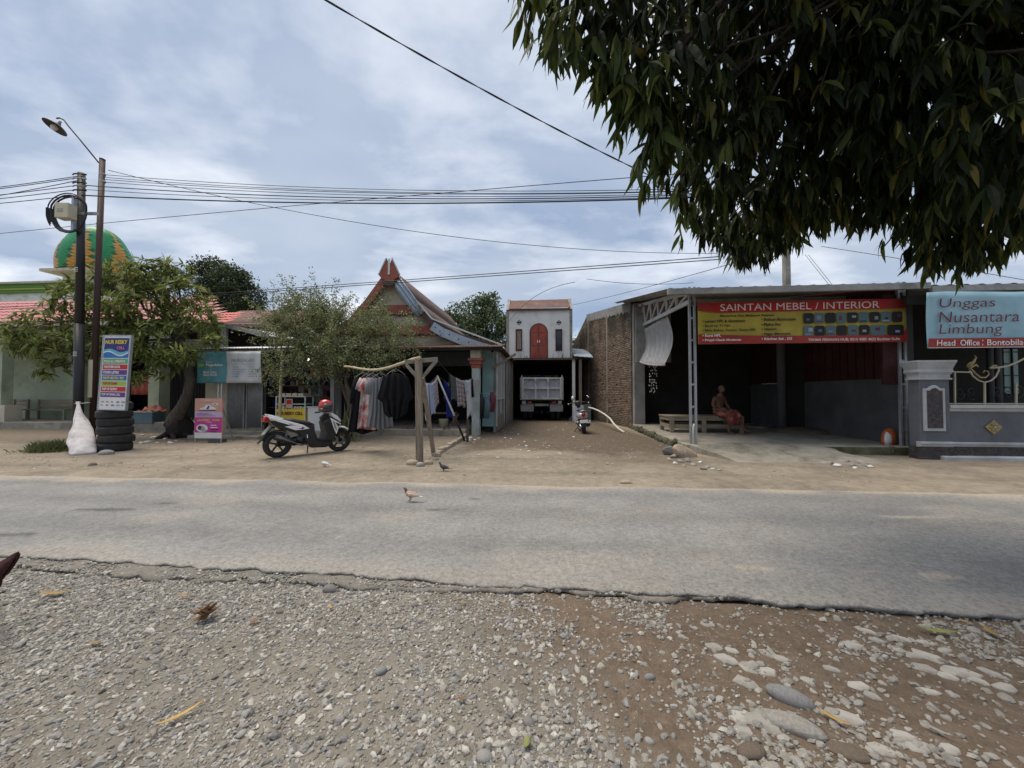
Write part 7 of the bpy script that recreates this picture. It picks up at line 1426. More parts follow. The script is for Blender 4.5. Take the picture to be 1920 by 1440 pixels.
    # planks and boards at the house corner
    for i, (px, py, ln, rz, lab) in enumerate(((928, 790, .9, .5, 'grey board lying at the corner of the house'), (921, 778, .7, 1.1, 'plank leaning on the house side wall'))):
        c = gnd(px, py, .06); o = MB().obox((0, 0, .09 + .1 * i), (ln, .05, .18 + .2 * i), (.35, 0, 0)).build('loose_board', M['wood_beam'], None, bev=.005); o.location = (c.x, c.y, gz(c.x, c.y)); o.rotation_euler = (0, 0, rz); tag(o, lab, 'board')
    c = gnd(937, 778, .06); b = thing('grey_drum', 'grey drum standing in the gap beside the house', 'drum', (c.x, c.y, gz(c.x, c.y))); MB().lathe([(0, 0), (.19, 0), (.2, .02), (.2, .28), (.21, .3), (.2, .32), (.2, .58), (.19, .6), (0, .59)], 20).build('barrel', M['galv_dull'], b, smooth=True)
build_washing()
# ------------------------------------------------------------------ bench, seated man and odds and ends at the shop
def skin_mesh(name, joints, edges, m, root, sub=2):
    me = bpy.data.meshes.new(name); me.from_pydata([j[0] for j in joints], edges, []); o = bpy.data.objects.new(name, me); COL.objects.link(o)
    md = o.modifiers.new('skin', 'SKIN'); md.use_smooth_shade = True
    for i, j in enumerate(joints):
        sv = me.skin_vertices[0].data[i]; r = j[1]; sv.radius = r if isinstance(r, tuple) else (r, r); sv.use_root = (i == root)
    s = o.modifiers.new('sub', 'SUBSURF'); s.levels = sub; s.render_levels = sub
    dg = bpy.context.evaluated_depsgraph_get(); me2 = bpy.data.meshes.new_from_object(o.evaluated_get(dg)); bpy.data.objects.remove(o)
    me2.materials.clear(); me2.materials.append(m); me2.polygons.foreach_set('use_smooth', [True] * len(me2.polygons)); me2.name = name; return me2
def build_shop_things():
    fl = gnd(1256, 811, SLAB); b = thing('slatted_bench', 'low wide unpainted timber platform bench on the shop floor', 'bench', (fl.x, fl.y, SLAB), math.radians(-4)); W_ = 2.15; D_ = .95; H_ = .50
    for i in range(9): MB().box(-.05, W_, i * .105 - .02, i * .105 + .075, H_ - .035, H_).build('slat', M['wood_bench'], b, bev=.004)
    for y in (-.01, D_ - .08): MB().box(-.03, W_ - .02, y, y + .035, H_ - .14, H_ - .036).build('apron', M['wood_bench'], b); MB().box(-.0, W_ - .03, y + .002, y + .032, .14, .25).build('stretcher', M['wood_bench'], b)
    for x in (-.02, W_ - .06): MB().box(x, x + .035, .03, D_ - .08, H_ - .139, H_ - .037).build('end_apron', M['wood_bench'], b); MB().box(x + .002, x + .032, .03, D_ - .08, .145, .245).build('end_stretcher', M['wood_bench'], b)
    for x in (0, .93, W_ - .14):
        for y in (-.04, D_ - .05): MB().box(x, x + .12, y, y + .055, -.004, H_ - .035).build('leg', M['wood_bench'], b, bev=.005)
    # seated man; origin on the floor below his hips, +x right, -y towards the road
    seat = b.matrix_basis @ Vector((1.52, .16, 0)); t = thing('person', 'bare chested man in a red patterned sarong sitting on the bench end', 'person', (seat.x, seat.y, SLAB), math.radians(18))
    hz = .60
    J = [((0, .02, hz), (.15, .125)), ((0, .03, hz + .14), (.135, .11)), ((0, .02, hz + .30), (.155, .115)), ((0, .0, hz + .42), (.15, .10)), ((.005, -.025, hz + .50), (.07, .065)), ((.01, -.05, hz + .565), .052), ((.015, -.06, hz + .60), .05),
         ((-.17, .0, hz + .43), .062), ((-.24, .01, hz + .25), .046), ((-.225, -.08, hz + .10), .038), ((-.10, -.20, hz + .10), .033), ((-.03, -.245, hz + .095), .028),      # his right arm, hand on the lap
         ((.17, .0, hz + .43), .062), ((.245, -.03, hz + .24), .046), ((.25, -.14, hz + .11), .038), ((.17, -.27, hz + .10), .033), ((.11, -.31, hz + .085), .028),
         ((-.10, -.08, hz - .04), .105), ((-.06, -.36, hz - .07), .075), ((-.055, -.40, hz - .25), .058), ((-.05, -.37, .09), .036), ((-.05, -.39, .05), .034), ((-.05, -.50, .03), (.036, .024)), ((-.05, -.57, .022), (.033, .018)),   # right leg straight down
         ((.11, -.08, hz - .04), .105), ((.17, -.37, hz - .03), .075), ((.22, -.47, hz - .20), .058), ((.30, -.58, .14), .036), ((.31, -.61, .10), .034), ((.35, -.70, .085), (.036, .024)), ((.38, -.77, .08), (.033, .018))]
    E = [(0,1),(1,2),(2,3),(3,4),(4,5),(5,6),(3,7),(7,8),(8,9),(9,10),(10,11),(3,12),(12,13),(13,14),(14,15),(15,16),(0,17),(17,18),(18,19),(19,20),(20,21),(21,22),(22,23),(0,24),(24,25),(25,26),(26,27),(27,28),(28,29),(29,30)]
    body = skin_mesh('body', J, E, M['skin'], 0)
    # head, ears, nose, hands added into the same body mesh
    hm = MB(); hc = Vector((.02, -.075, hz + .70))
    V = []; nu, nv = 20, 16
    for i in range(nv + 1):
        ph = -math.pi / 2 + math.pi * i / nv
        for j in range(nu):
            th = 2 * math.pi * j / nu; dx, dy, dz = math.cos(ph) * math.cos(th), math.cos(ph) * math.sin(th), math.sin(ph)
            w = 1 - .28 * max(0, -dz) ** 1.4; x, y, z = .077 * dx * w, .097 * dy * (1 - .12 * max(0, -dz)), .118 * dz
            if dy < 0:
                y += -.010 * math.exp(-((dz + .62) ** 2) / .03) * math.exp(-(dx / .35) ** 2) + .010 * math.exp(-((dz - .08) ** 2) / .012) * math.exp(-((abs(dx) - .42) ** 2) / .03)
                y += -.022 * math.exp(-((dz + .16) ** 2) / .02) * math.exp(-(dx / .14) ** 2) - .006 * math.exp(-((dz - .24) ** 2) / .008); y += -.006 * math.exp(-((dz + .42) ** 2) / .004) * math.exp(-(dx / .3) ** 2)
            V.append(hc + Vector((x, y, z)))
    hm.add(V, [(i * nu + j, i * nu + (j + 1) % nu, (i + 1) * nu + (j + 1) % nu, (i + 1) * nu + j) for i in range(nv) for j in range(nu)])
    for s in (-1, 1): hm.ell(hc + Vector((s * .076, .008, -.005)), (.010, .02, .032), 8, 6)
    def hand(w, dirv, sg):
        w = Vector(w); dv = Vector(dirv).normalized(); side = Vector((0, 0, 1)).cross(dv).normalized() * sg
        hm.tube([w - dv * .02, w + dv * .03, w + dv * .07, w + dv * .085], [.026, .036, .036, .028], 10, flat=.45)
        for k, l in enumerate((.062, .074, .070, .052)):
            o = w + dv * .075 + side * (.027 - .018 * k); hm.tube([o, o + dv * l * .5 + Vector((0, 0, -.006)), o + dv * l + Vector((0, 0, -.026))], [.0095, .009, .007], 6)
        o = w + dv * .02 + side * .03; hm.tube([o, o + dv * .03 + side * .02, o + dv * .06 + side * .022 + Vector((0, 0, -.01))], [.012, .010, .008], 6)
    hand((-.03, -.245, hz + .10), (.9, -.35, -.05), -1); hand((.11, -.31, hz + .09), (-.85, -.4, -.1), 1)
    for (x, y, z, a) in ((-.05, -.57, .02, 0), (.38, -.77, .078, .4)):
        for k in range(5): hm.ell((x - .028 + .014 * k, y - .012 + .004 * abs(k - 1), z - .004), (.009, .02, .009), 6, 4)
    hme = hm.mesh('extra', M['skin'], True); import bmesh; bm = bmesh.new(); bm.from_mesh(body); bm.from_mesh(hme); bm.to_mesh(body); bm.free(); body.polygons.foreach_set('use_smooth', [True] * len(body.polygons))
    bo = link_mesh('body', body, t)
    MB().ell(hc + Vector((0, .012, .028)), (.079, .094, .098), 18, 12).build('hair', M['hair_grey'], t, smooth=True)
    for s in (-1, 1):
        MB().ell(hc + Vector((s * .031, -.081, .008)), (.014, .008, .008), 8, 6).build('eye', M['ink_white'], t, smooth=True); MB().ell(hc + Vector((s * .031, -.0885, .008)), (.006, .003, .006), 8, 6).build('pupil', M['ink_black'], t, smooth=True); MB().tube([hc + Vector((s * .015, -.092, .026)), hc + Vector((s * .045, -.082, .026))], .005, 5).build('eyebrow', M['hair_grey'], t)
    MB().tube([hc + Vector((-.022, -.088, -.052)), hc + Vector((0, -.096, -.05)), hc + Vector((.022, -.088, -.052))], .005, 5).build('mouth', flat('lip', (0.13, 0.05, 0.04)), t)
    # sarong
    sm = mat('sarong', (0.26, 0.05, 0.03), (0.12, 0.022, 0.018), 16, .85, bump=.3, bscale=40, dirt=(0.50, 0.34, 0.24), dirt_amt=.45, dscale=13)
    sk = MB(); sk.ell((0, .0, hz), (.19, .165, .14), 18, 10)
    for (a, k) in (((-.09, -.05, hz - .02), (-.06, -.42, hz - .05)), ((.10, -.05, hz - .02), (.17, -.43, hz - .01)), ((.0, -.05, hz - .01), (.055, -.40, hz - .03))):
        a, k = Vector(a), Vector(k); sk.tube([a, a.lerp(k, .35), a.lerp(k, .7), k, k + Vector((0, -.05, -.06)), k + Vector((.01, -.065, -.17)), k + Vector((.01, -.06, -.27))], [.13, .128, .118, .108, .105, .10, .104], 14)
    so = sk.build('sarong', sm, t, smooth=True)
    MB().tube([(-.15, -.05, hz + .115), (-.08, -.135, hz + .125), (0, -.15, hz + .12), (.08, -.135, hz + .125), (.15, -.05, hz + .115), (.15, .08, hz + .11), (0, .15, hz + .11), (-.15, .08, hz + .11), (-.15, -.05, hz + .115)], .026, 8).build('sarong_roll', fabric('roll', (0.42, 0.26, 0.16), (0.25, 0.09, 0.06)), t, smooth=True)
    for (x, y, z, rz) in ((-.05, -.49, .0, 0), (.35, -.70, .055, .25)):
        o = MB().tube([(x, y + .13, z + .012), (x, y + .02, z + .012), (x, y - .08, z + .012), (x, y - .12, z + .012)], [.036, .040, .048, .03], 10, flat=.3).build('sandal', M['leather'], t, smooth=True)
    sd = gnd(1398, 811, SLAB); s = thing('sandals', 'pair of reddish rubber sandals on the shop floor at the seated man', 'sandals', (sd.x, sd.y, SLAB), .8)
    for k in (-.075, .075): MB().tube([(k, -.13, .012), (k, -.03, .014), (k, .07, .014), (k, .13, .012)], [.034, .042, .05, .03], 10, flat=.3).build('sole', M['red_board'], s, smooth=True); MB().tube([(k - .045, .03, .015), (k, .08, .05), (k + .045, .03, .015)], .009, 6).build('strap', M['leather'], s, smooth=True)
    o = link_mesh('tan_boulder', rock_mesh('tan_boulder', M['rock_tan'], 77, (1, .55, .62), .18, 2, cut=9), None); p = gnd(1290, 858, .06); o.location = (p.x - .05, p.y + .12, .17); o.scale = (.30, .30, .30); o.rotation_euler = (.2, .1, .2); tag(o, 'big angular tan boulder propped against the foot of the shop post', 'rock')
    o = link_mesh('grey_boulder', rock_mesh('grey_boulder', M['rock_grey'], 78, (1, .7, .8), .2, 2, cut=8), None); p = gnd(1265, 856, .06); o.location = (p.x + .02, p.y + .25, .16); o.scale = (.19, .19, .19); tag(o, 'dark grey boulder behind the tan boulder on the slab edge', 'rock')
    p = gnd(1668, 834, SLAB); b = thing('orange_sack', 'orange and white plastic sack against the right shop post', 'sack', (p.x, p.y + .02, SLAB - .005))
    MB().tube([(0, 0, 0), (.0, 0, .10), (.01, 0, .22), (-.02, 0, .31), (-.05, 0, .35)], [.15, .165, .16, .13, .07], 16, flat=.6, up=(0, 1, 0)).build('bag', mat('orange_plastic', (0.55, 0.14, 0.04), (0.40, 0.09, 0.03), 6, .5, bump=.4), b, smooth=True)
    MB().tube([(-.07, -.06, .01), (-.08, -.07, .12), (-.07, -.06, .22), (-.07, -.04, .30)], [.07, .085, .075, .03], 12, flat=.6, up=(0, 1, 0)).build('white_panel', M['ink_white'], b, smooth=True)
    # hose along the brick wall, worn plank on the floor
    h = thing('white_hose', 'cream plastic hose running along the foot of the brick wall', 'hose'); P = [at(*q) for q in ((1104, 764, 17.0), (1112, 766, 16.6), (1122, 770, 16.0), (1134, 777, 15.2), (1144, 785, 14.6), (1151, 795, 14.0), (1160, 804, 13.6), (1171, 811, 13.1))]; q = []
    for a, b_ in zip(P[:-1], P[1:]): q += [a.lerp(b_, s) for s in (0, .33, .66)]
    MB().tube(q + [P[-1]], .035, 8).build('pipe', M['pvc_white'], h, smooth=True)
    pl = gnd(1430, 800, SLAB + .01); o = MB().box(-.55, .55, -.35, .35, 0, .02).build('floor_board', M['concrete'], None); o.location = (pl.x, pl.y, SLAB + .001); o.rotation_euler = (0, 0, .5); tag(o, 'thin grey panel lying on the shop floor behind the sandals', 'panel')
    fw = gnd(1013, 815, .06)
build_shop_things()
# ------------------------------------------------------------------ birds
def bird(name, lab, cat, pos, rz, s, cb, ch, ctail, wing=None, headup=1.0):
    t = thing(name, lab, cat, pos, rz)
    sp = [(-.165, 0, .085), (-.11, 0, .095), (-.06, 0, .105), (0, 0, .115), (.05, 0, .13), (.08, 0, .155 * headup + .0), (.095, 0, .19 * headup), (.105, 0, .215 * headup), (.12, 0, .225 * headup), (.135, 0, .222 * headup)]
    rr = [.014, .026, .045, .058, .052, .034, .024, .024, .022, .010]; k = lambda p: tuple(q * s for q in p)
    MB().tube([k(p) for p in sp[:6]], [r * s for r in rr[:6]], 14, flat=[.35, .6, .9, 1, 1, 1]).build('body', cb, t, smooth=True)
    h = MB().tube([k(p) for p in sp[4:]], [r * s * (1.02 if i else .8) for i, r in enumerate(rr[4:])], 12).build('head', ch, t, smooth=True)
    MB().tube([k((.132, 0, .222 * headup)), k((.155, 0, .215 * headup))], [.007 * s, .002 * s], 6).build('beak', M['leather'], h, smooth=True)
    for sg in (-1, 1): MB().ell(k((.117, sg * .019, .23 * headup)), (.004 * s, .003 * s, .004 * s), 6, 4).build('eye', M['ink_orange'], h)
    for sg in (-1, 1):
        MB().tube([k((.04, sg * .045, .125)), k((-.03, sg * .055, .12)), k((-.10, sg * .035, .098)), k((-.155, sg * .015, .085))], [.02 * s, .034 * s, .022 * s, .004 * s], 10, flat=.35, up=(0, 1, 0)).build('wing', wing or cb, t, smooth=True)
        MB().tube([k((.005, sg * .025, .07)), k((.0, sg * .027, .035)), k((.01, sg * .028, .004))], [.012 * s, .006 * s, .005 * s], 6).build('leg', mat('bird_leg', (0.22, 0.06, 0.05)) if 'bird_leg' not in bpy.data.materials else bpy.data.materials['bird_leg'], t, smooth=True)
        for a in (-.5, 0, .5): MB().tube([k((.01, sg * .028, .005)), k((.01 + .03 * math.cos(a), sg * .028 + .03 * math.sin(a), .003))], .003 * s, 5).build('toe', bpy.data.materials['bird_leg'], t)
    MB().prism([k3[:2] for k3 in [k(p) for p in ((-.14, -.015, 0), (-.14, .015, 0), (-.235, .032, 0), (-.235, -.032, 0))]], .078 * s, .084 * s, 'xy').build('tail', ctail, t)
    return t
def build_birds():
    fbr = lambda n, a, b=None, sc=30: mat(n, a, b, sc, .8, bump=.2)
    w = fbr('feather_white', (0.62, 0.62, 0.63), (0.5, 0.5, 0.52)); dk = fbr('feather_dark', (0.045, 0.05, 0.055), (0.03, 0.033, 0.037)); br = fbr('feather_rust', (0.42, 0.20, 0.12), (0.50, 0.33, 0.25)); hb = fbr('feather_head', (0.18, 0.10, 0.085), (0.14, 0.085, 0.075)); cr = fbr('feather_cream', (0.55, 0.47, 0.38), (0.45, 0.36, 0.28))
    p = gnd(609, 875, .06); bird('pigeon', 'white pigeon pecking on the sand below the parked scooter', 'pigeon', (p.x, p.y, gz(p.x, p.y) - .004), math.pi - .25, .60, w, w, w, headup=.62)
    p = gnd(832, 883, .06); bird('pigeon', 'dark grey pigeon standing on the sand near the clothes post', 'pigeon', (p.x, p.y, gz(p.x, p.y) - .004), math.pi - .2, .66, dk, dk, dk)
    p = gnd(770, 938, .09); bird('pigeon', 'rust and cream pigeon walking on the asphalt', 'pigeon', (p.x, p.y, .086), math.pi - .15, .66, br, hb, cr, cr)
    # rooster at the road edge, only its tail is in view
    t = thing('rooster', 'dark maroon rooster at the broken asphalt edge, its tail raised', 'rooster', (-3.13, 2.2, gz(-3.13, 2.2)), math.pi)
    bm_ = fbr('feather_maroon', (0.06, 0.012, 0.012), (0.025, 0.008, 0.01)); bk = fbr('feather_black', (0.015, 0.016, 0.02), (0.02, 0.02, 0.03)); og = fbr('hackle', (0.24, 0.05, 0.015), (0.15, 0.03, 0.01))
    MB().tube([(-.16, 0, .30), (-.08, 0, .27), (.02, 0, .25), (.11, 0, .28), (.16, 0, .34)], [.03, .085, .105, .085, .05], 16, flat=1.1).build('body', bm_, t, smooth=True)
    h = MB().tube([(.13, 0, .31), (.17, 0, .38), (.185, 0, .45), (.195, 0, .48), (.215, 0, .485)], [.06, .042, .032, .032, .015], 12).build('head', og, t, smooth=True)
    MB().tube([(.222, 0, .485), (.25, 0, .475)], [.010, .002], 6).build('beak', M['ink_cream'], h); MB().prism([(.16, .50), (.165, .545), (.18, .52), (.19, .55), (.205, .52), (.22, .535), (.222, .505)], -.006, .006, 'xz').build('comb', M['lamp_red'], h); MB().ell((.215, 0, .445), (.012, .008, .022), 6, 5).build('wattle', M['lamp_red'], h)
    for sg in (-1, 1):
        MB().ell((.0, sg * .10, .275), (.12, .03, .075), 12, 8, (0, .15, 0)).build('wing', bm_, t, smooth=True); MB().tube([(.0, sg * .045, .20), (-.01, sg * .045, .10), (.0, sg * .045, .01)], [.03, .013, .011], 8).build('leg', M['ink_cream'], t, smooth=True)
        for a in (-.5, 0, .5): MB().tube([(0, sg * .045, .012), (.05 * math.cos(a), sg * .045 + .05 * math.sin(a), .008)], .006, 5).build('toe', M['ink_cream'], t)
    tip = Vector((-.335, 0, .50))
    for i in range(11):
        q = i / 10; c0 = Vector((-.09, .03 * (i % 3 - 1), .22 + .15 * q)); e = tip + Vector((.10 * (1 - q) ** 1.5, .012 * (i % 3 - 1), -.12 * (1 - q))); d_ = e - c0; n_ = Vector((-d_.z, 0, d_.x)).normalized()
        MB().add([c0 + d_ * k + n_ * (w * sg - .05 * math.sin(math.pi * k) * (.3 - q)) for k, w in ((0, .02), (.35, .034), (.7, .030), (.9, .017), (1, .004)) for sg in (-1, 1)], [(2 * k, 2 * k + 1, 2 * k + 3, 2 * k + 2) for k in range(4)]).build('tail_feather', bk if i < 3 else bm_, t, smooth=True, solid=.004)
build_birds()
# ------------------------------------------------------------------ wires and the far pole
def build_wires():
    def para(A, B, C, n=40):
        ts = np.linspace(0, 1, n); s = (Vector((B.x, B.y, 0)) - Vector((A.x, A.y, 0))).length / (Vector((C.x, C.y, 0)) - Vector((A.x, A.y, 0))).length
        out = []
        for t in ts:
            la = (t - s) * (t - 1) / ((0 - s) * (0 - 1)); lb = t * (t - 1) / (s * (s - 1)); lc = t * (t - s) / (1 * (1 - s)); out.append(Vector((A.x + (C.x - A.x) * t, A.y + (C.y - A.y) * t, A.z * la + B.z * lb + C.z * lc)))
        return out
    def wire(lab, A, B, C, r=.011, n=40, group=None, twist=0, k=6):
        P = para(A, B, C, n); o = MB()
        if twist:
            for q in (0, math.pi): o.tube([p + Vector((0, math.cos(i * twist + q) * r * .8, math.sin(i * twist + q) * r * .8)) for i, p in enumerate(P)], r * .75, k)
        else: o.tube(P, r, k)
        return tag(o.build('overhead_cable', M['cable'], None, smooth=True), lab, 'cable', group)
    dp = gnd(146, 836, .06).y
    def onw(A, C, px):      # point of the plan line A-C that is seen at px
        k = (px - 960) / F; t = (A.x - k * A.y) / ((A.x - C.x) - k * (A.y - C.y)); return A.x + (C.x - A.x) * t, A.y + (C.y - A.y) * t
    for i, (y0, y1) in enumerate(((327, 354), (332, 358), (336, 359), (341, 363), (347, 366), (355, 369), (366, 371))):
        A = at(190 if i < 4 else 153, y0, dp - .05); C = Vector((23, 6.2, A.z - .4 + .05 * i)); x, y = onw(A, C, 1285); z = at(1285, y1, y).z
        wire('overhead cable strung from the two roadside poles behind the mango crown', A, Vector((x, y, z)), C, (.007, .007, .007, .007, .011, .007, .015)[i], 60, 'cables along the street')
    for i, (y0, y1) in enumerate(((330, 349), (333, 352), (338, 364), (347, 364), (355, 371), (366, 380))):
        A = at(148, y0, dp - .05); C = Vector((-30, 11.0, A.z - .1)); x, y = onw(A, C, 2); z = at(2, y1, y).z
        wire('overhead cable running on from the black pole away from the shops', A, Vector((x, y, z)), C, .009, 30, 'cables beyond the black pole')
    A = at(560, -30, 4.6); B = at(960, 203, 5.9); C = at(1290, 362, 7.5); wire('thick twisted service cable crossing high over the road', A, B, C, .009, 120, twist=.32); 
    A = at(203, 319, dp - .1); wire('thin drop wire sagging from the lamp pole towards the shop roof', A, at(700, 416, 10.6), at(1345, 475, 12.5), .008, 50)
    wire('thin wire rising across the sky behind the cable bundle', at(-60, 444, 13.0), at(600, 400, 10.4), at(1296, 324, 7.8), .008, 50)
    for k in (0, 3.5): wire('paired wire passing low in front of the gable roof', at(-80, 582 + k, 16), at(800, 555 + k, 12.2), at(1350, 481 + k * 1.5, 8.4), .010, 60, 'paired low wires')
    wire('wire climbing from the white house to the paired wires', at(955, 602, 19.3), at(1018, 562, 15.5), at(1078, 529, 11.0), .008, 24)
    wire('wire from the white house roof to the mango crown', at(1072, 572, 19.2), at(1240, 535, 12.5), at(1400, 486, 9.0), .008, 30); wire('short slack wire above the brick wall', at(1100, 523, 12.0), at(1160, 530, 12.0), at(1300, 530, 12.0), .007, 24)
    wire('wire slanting down behind the mango leaves to the neighbour house', at(1540, 462, 12.5), at(1700, 490, 11.5), at(1960, 532, 10), .008, 24)
    for k in (0, 6): wire('guy wire dropping from the far pole onto the shop roof', at(1510 + k, 478, 13.5), at(1532 + k, 507, 12.6), at(1556 + k, 536, 11.8), .007, 12, 'guy wires of the far pole')
    p = at(1475, 535, 17.0); o = thing('concrete_pole', 'square concrete utility pole standing behind the shop roof', 'utility pole', (p.x, p.y, 0)); MB().tube([(0, 0, 0), (0, 0, 8.6)], [.19, .15], 4, shift=.5).build('shaft', M['concrete'], o); MB().box(-.6, .6, -.06, .06, 8.0, 8.12).build('cross_arm', M['galv_dull'], o)
    fr = Frame(580, 22, -5); o = thing('tv_aerial', 'thin rooftop television aerial above the small tree', 'aerial', (fr.o.x, 22, 0)); z = at(583, 545, 22).z; MB().tube([(0, 0, 0), (0, 0, z)], .03, 6).build('mast', M['galv_dull'], o)
    for i in range(5): MB().tube([(-.35 + .03 * i, 0, z - .12 * i), (.35 - .03 * i, 0, z - .12 * i + .05)], .012, 5).build('element', M['galv_dull'], o)
build_wires()
# ------------------------------------------------------------------ trees and plants
def leaf_template(L_, W_, droop=.25, n=4):
    V = []; ts = np.linspace(0, 1, n + 1)
    for t in ts:
        w = W_ / 2 * max(.03, math.sin(math.pi * t ** .8)) ; x = L_ * t; z = -droop * L_ * t * t
        V += [(x, -w, z + .18 * w), (x, 0, z), (x, w, z + .18 * w)]
    Q = [(i * 3 + j, i * 3 + j + 1, i * 3 + j + 4, i * 3 + j + 3) for i in range(n) for j in range(2)]
    return np.array(V), np.array(Q)
def rotm(dirs, roll):
    """n x 3 directions for the leaf axis, roll about it -> n x 3 x 3"""
    x = dirs / np.linalg.norm(dirs, axis=1, keepdims=True); up = np.tile(np.array([0, 0, 1.0]), (len(x), 1)); bad = np.abs(x[:, 2]) > .97; up[bad] = (1, 0, 0)
    y = np.cross(up, x); y /= np.linalg.norm(y, axis=1, keepdims=True); z = np.cross(x, y); c, s = np.cos(roll)[:, None], np.sin(roll)[:, None]
    return np.stack([x, y * c + z * s, z * c - y * s], -1)
def leaves_mesh(name, pos, dirs, size, cols, tmpl, m, rng, rollsd=.5):
    V0, Q0 = tmpl; Rm = rotm(dirs, rng.normal(0, rollsd, len(pos))); P = np.einsum('nij,vj->nvi', Rm, V0) * size[:, None, None] + pos[:, None, :]
    Q = Q0[None] + len(V0) * np.arange(len(pos))[:, None, None]; return np_mesh(name, P.reshape(-1, 3), Q.reshape(-1, 4), m, np.repeat(cols, len(V0), 0))
def whorls(C, out, rng, nl, spread=1.0, up=.1, hang=.5):
    """mango shoots: a ring of leaves at the end of each shoot"""
    n = len(C); k = rng.integers(nl[0], nl[1] + 1, n); idx = np.repeat(np.arange(n), k); a = rng.uniform(0, 2 * np.pi, len(idx))
    o = out[idx]; o = o / np.linalg.norm(o, axis=1, keepdims=True); t = np.cross(o, np.array([.2, .1, 1.0])); t /= np.linalg.norm(t, axis=1, keepdims=True); b = np.cross(o, t)
    d = t * np.cos(a)[:, None] + b * np.sin(a)[:, None]; d = d * spread + o * rng.uniform(.1, .8, (len(idx), 1)); d[:, 2] -= hang * rng.uniform(.4, 1.5, len(idx)); d[:, 2] += up
    return C[idx] - o * rng.uniform(0, .08, (len(idx), 1)), d, idx
def branch(mb, A, B, r0, r1, rng, n=7, wob=.06, bow=0.0):
    A, B = Vector(A), Vector(B); L_ = (B - A).length; pts = []; rs = []
    for i in range(n + 1):
        t = i / n; p = A.lerp(B, t); w = wob * L_ * math.sin(math.pi * t)
        pts.append(p + Vector((rng.normal(0, w * .5), rng.normal(0, w * .5), rng.normal(0, w * .3) + bow * L_ * math.sin(math.pi * t)))); rs.append(r0 + (r1 - r0) * t)
    mb.tube(pts, rs, 9); return pts
def split_leaves(parent, P, D, S, Cc, tmpl, m, rng, key, nm='leaf', n_single=300):
    """the leaves that show largest become parts of their own, the rest one part of kind stuff"""
    order = np.argsort(key); one = order[:n_single]; rest = order[n_single:]
    o = link_mesh('foliage', leaves_mesh('foliage', P[rest], D[rest], S[rest], Cc[rest], tmpl, m, rng), parent); o['kind'] = 'stuff'
    V0, Q0 = tmpl; Rm = rotm(D[one], rng.normal(0, .5, len(one))); var = []
    for c in Cc[one[:6]]: var.append(np_mesh(nm, V0, Q0, m, np.repeat(c[None], len(V0), 0), True))
    for i, k in enumerate(one):
        M4 = Matrix(Rm[i].tolist()).to_4x4(); M4.translation = Vector(P[k].tolist()); q = link_mesh(nm, var[i % 6], parent); q.matrix_local = M4 @ Matrix.Scale(float(S[k]), 4)
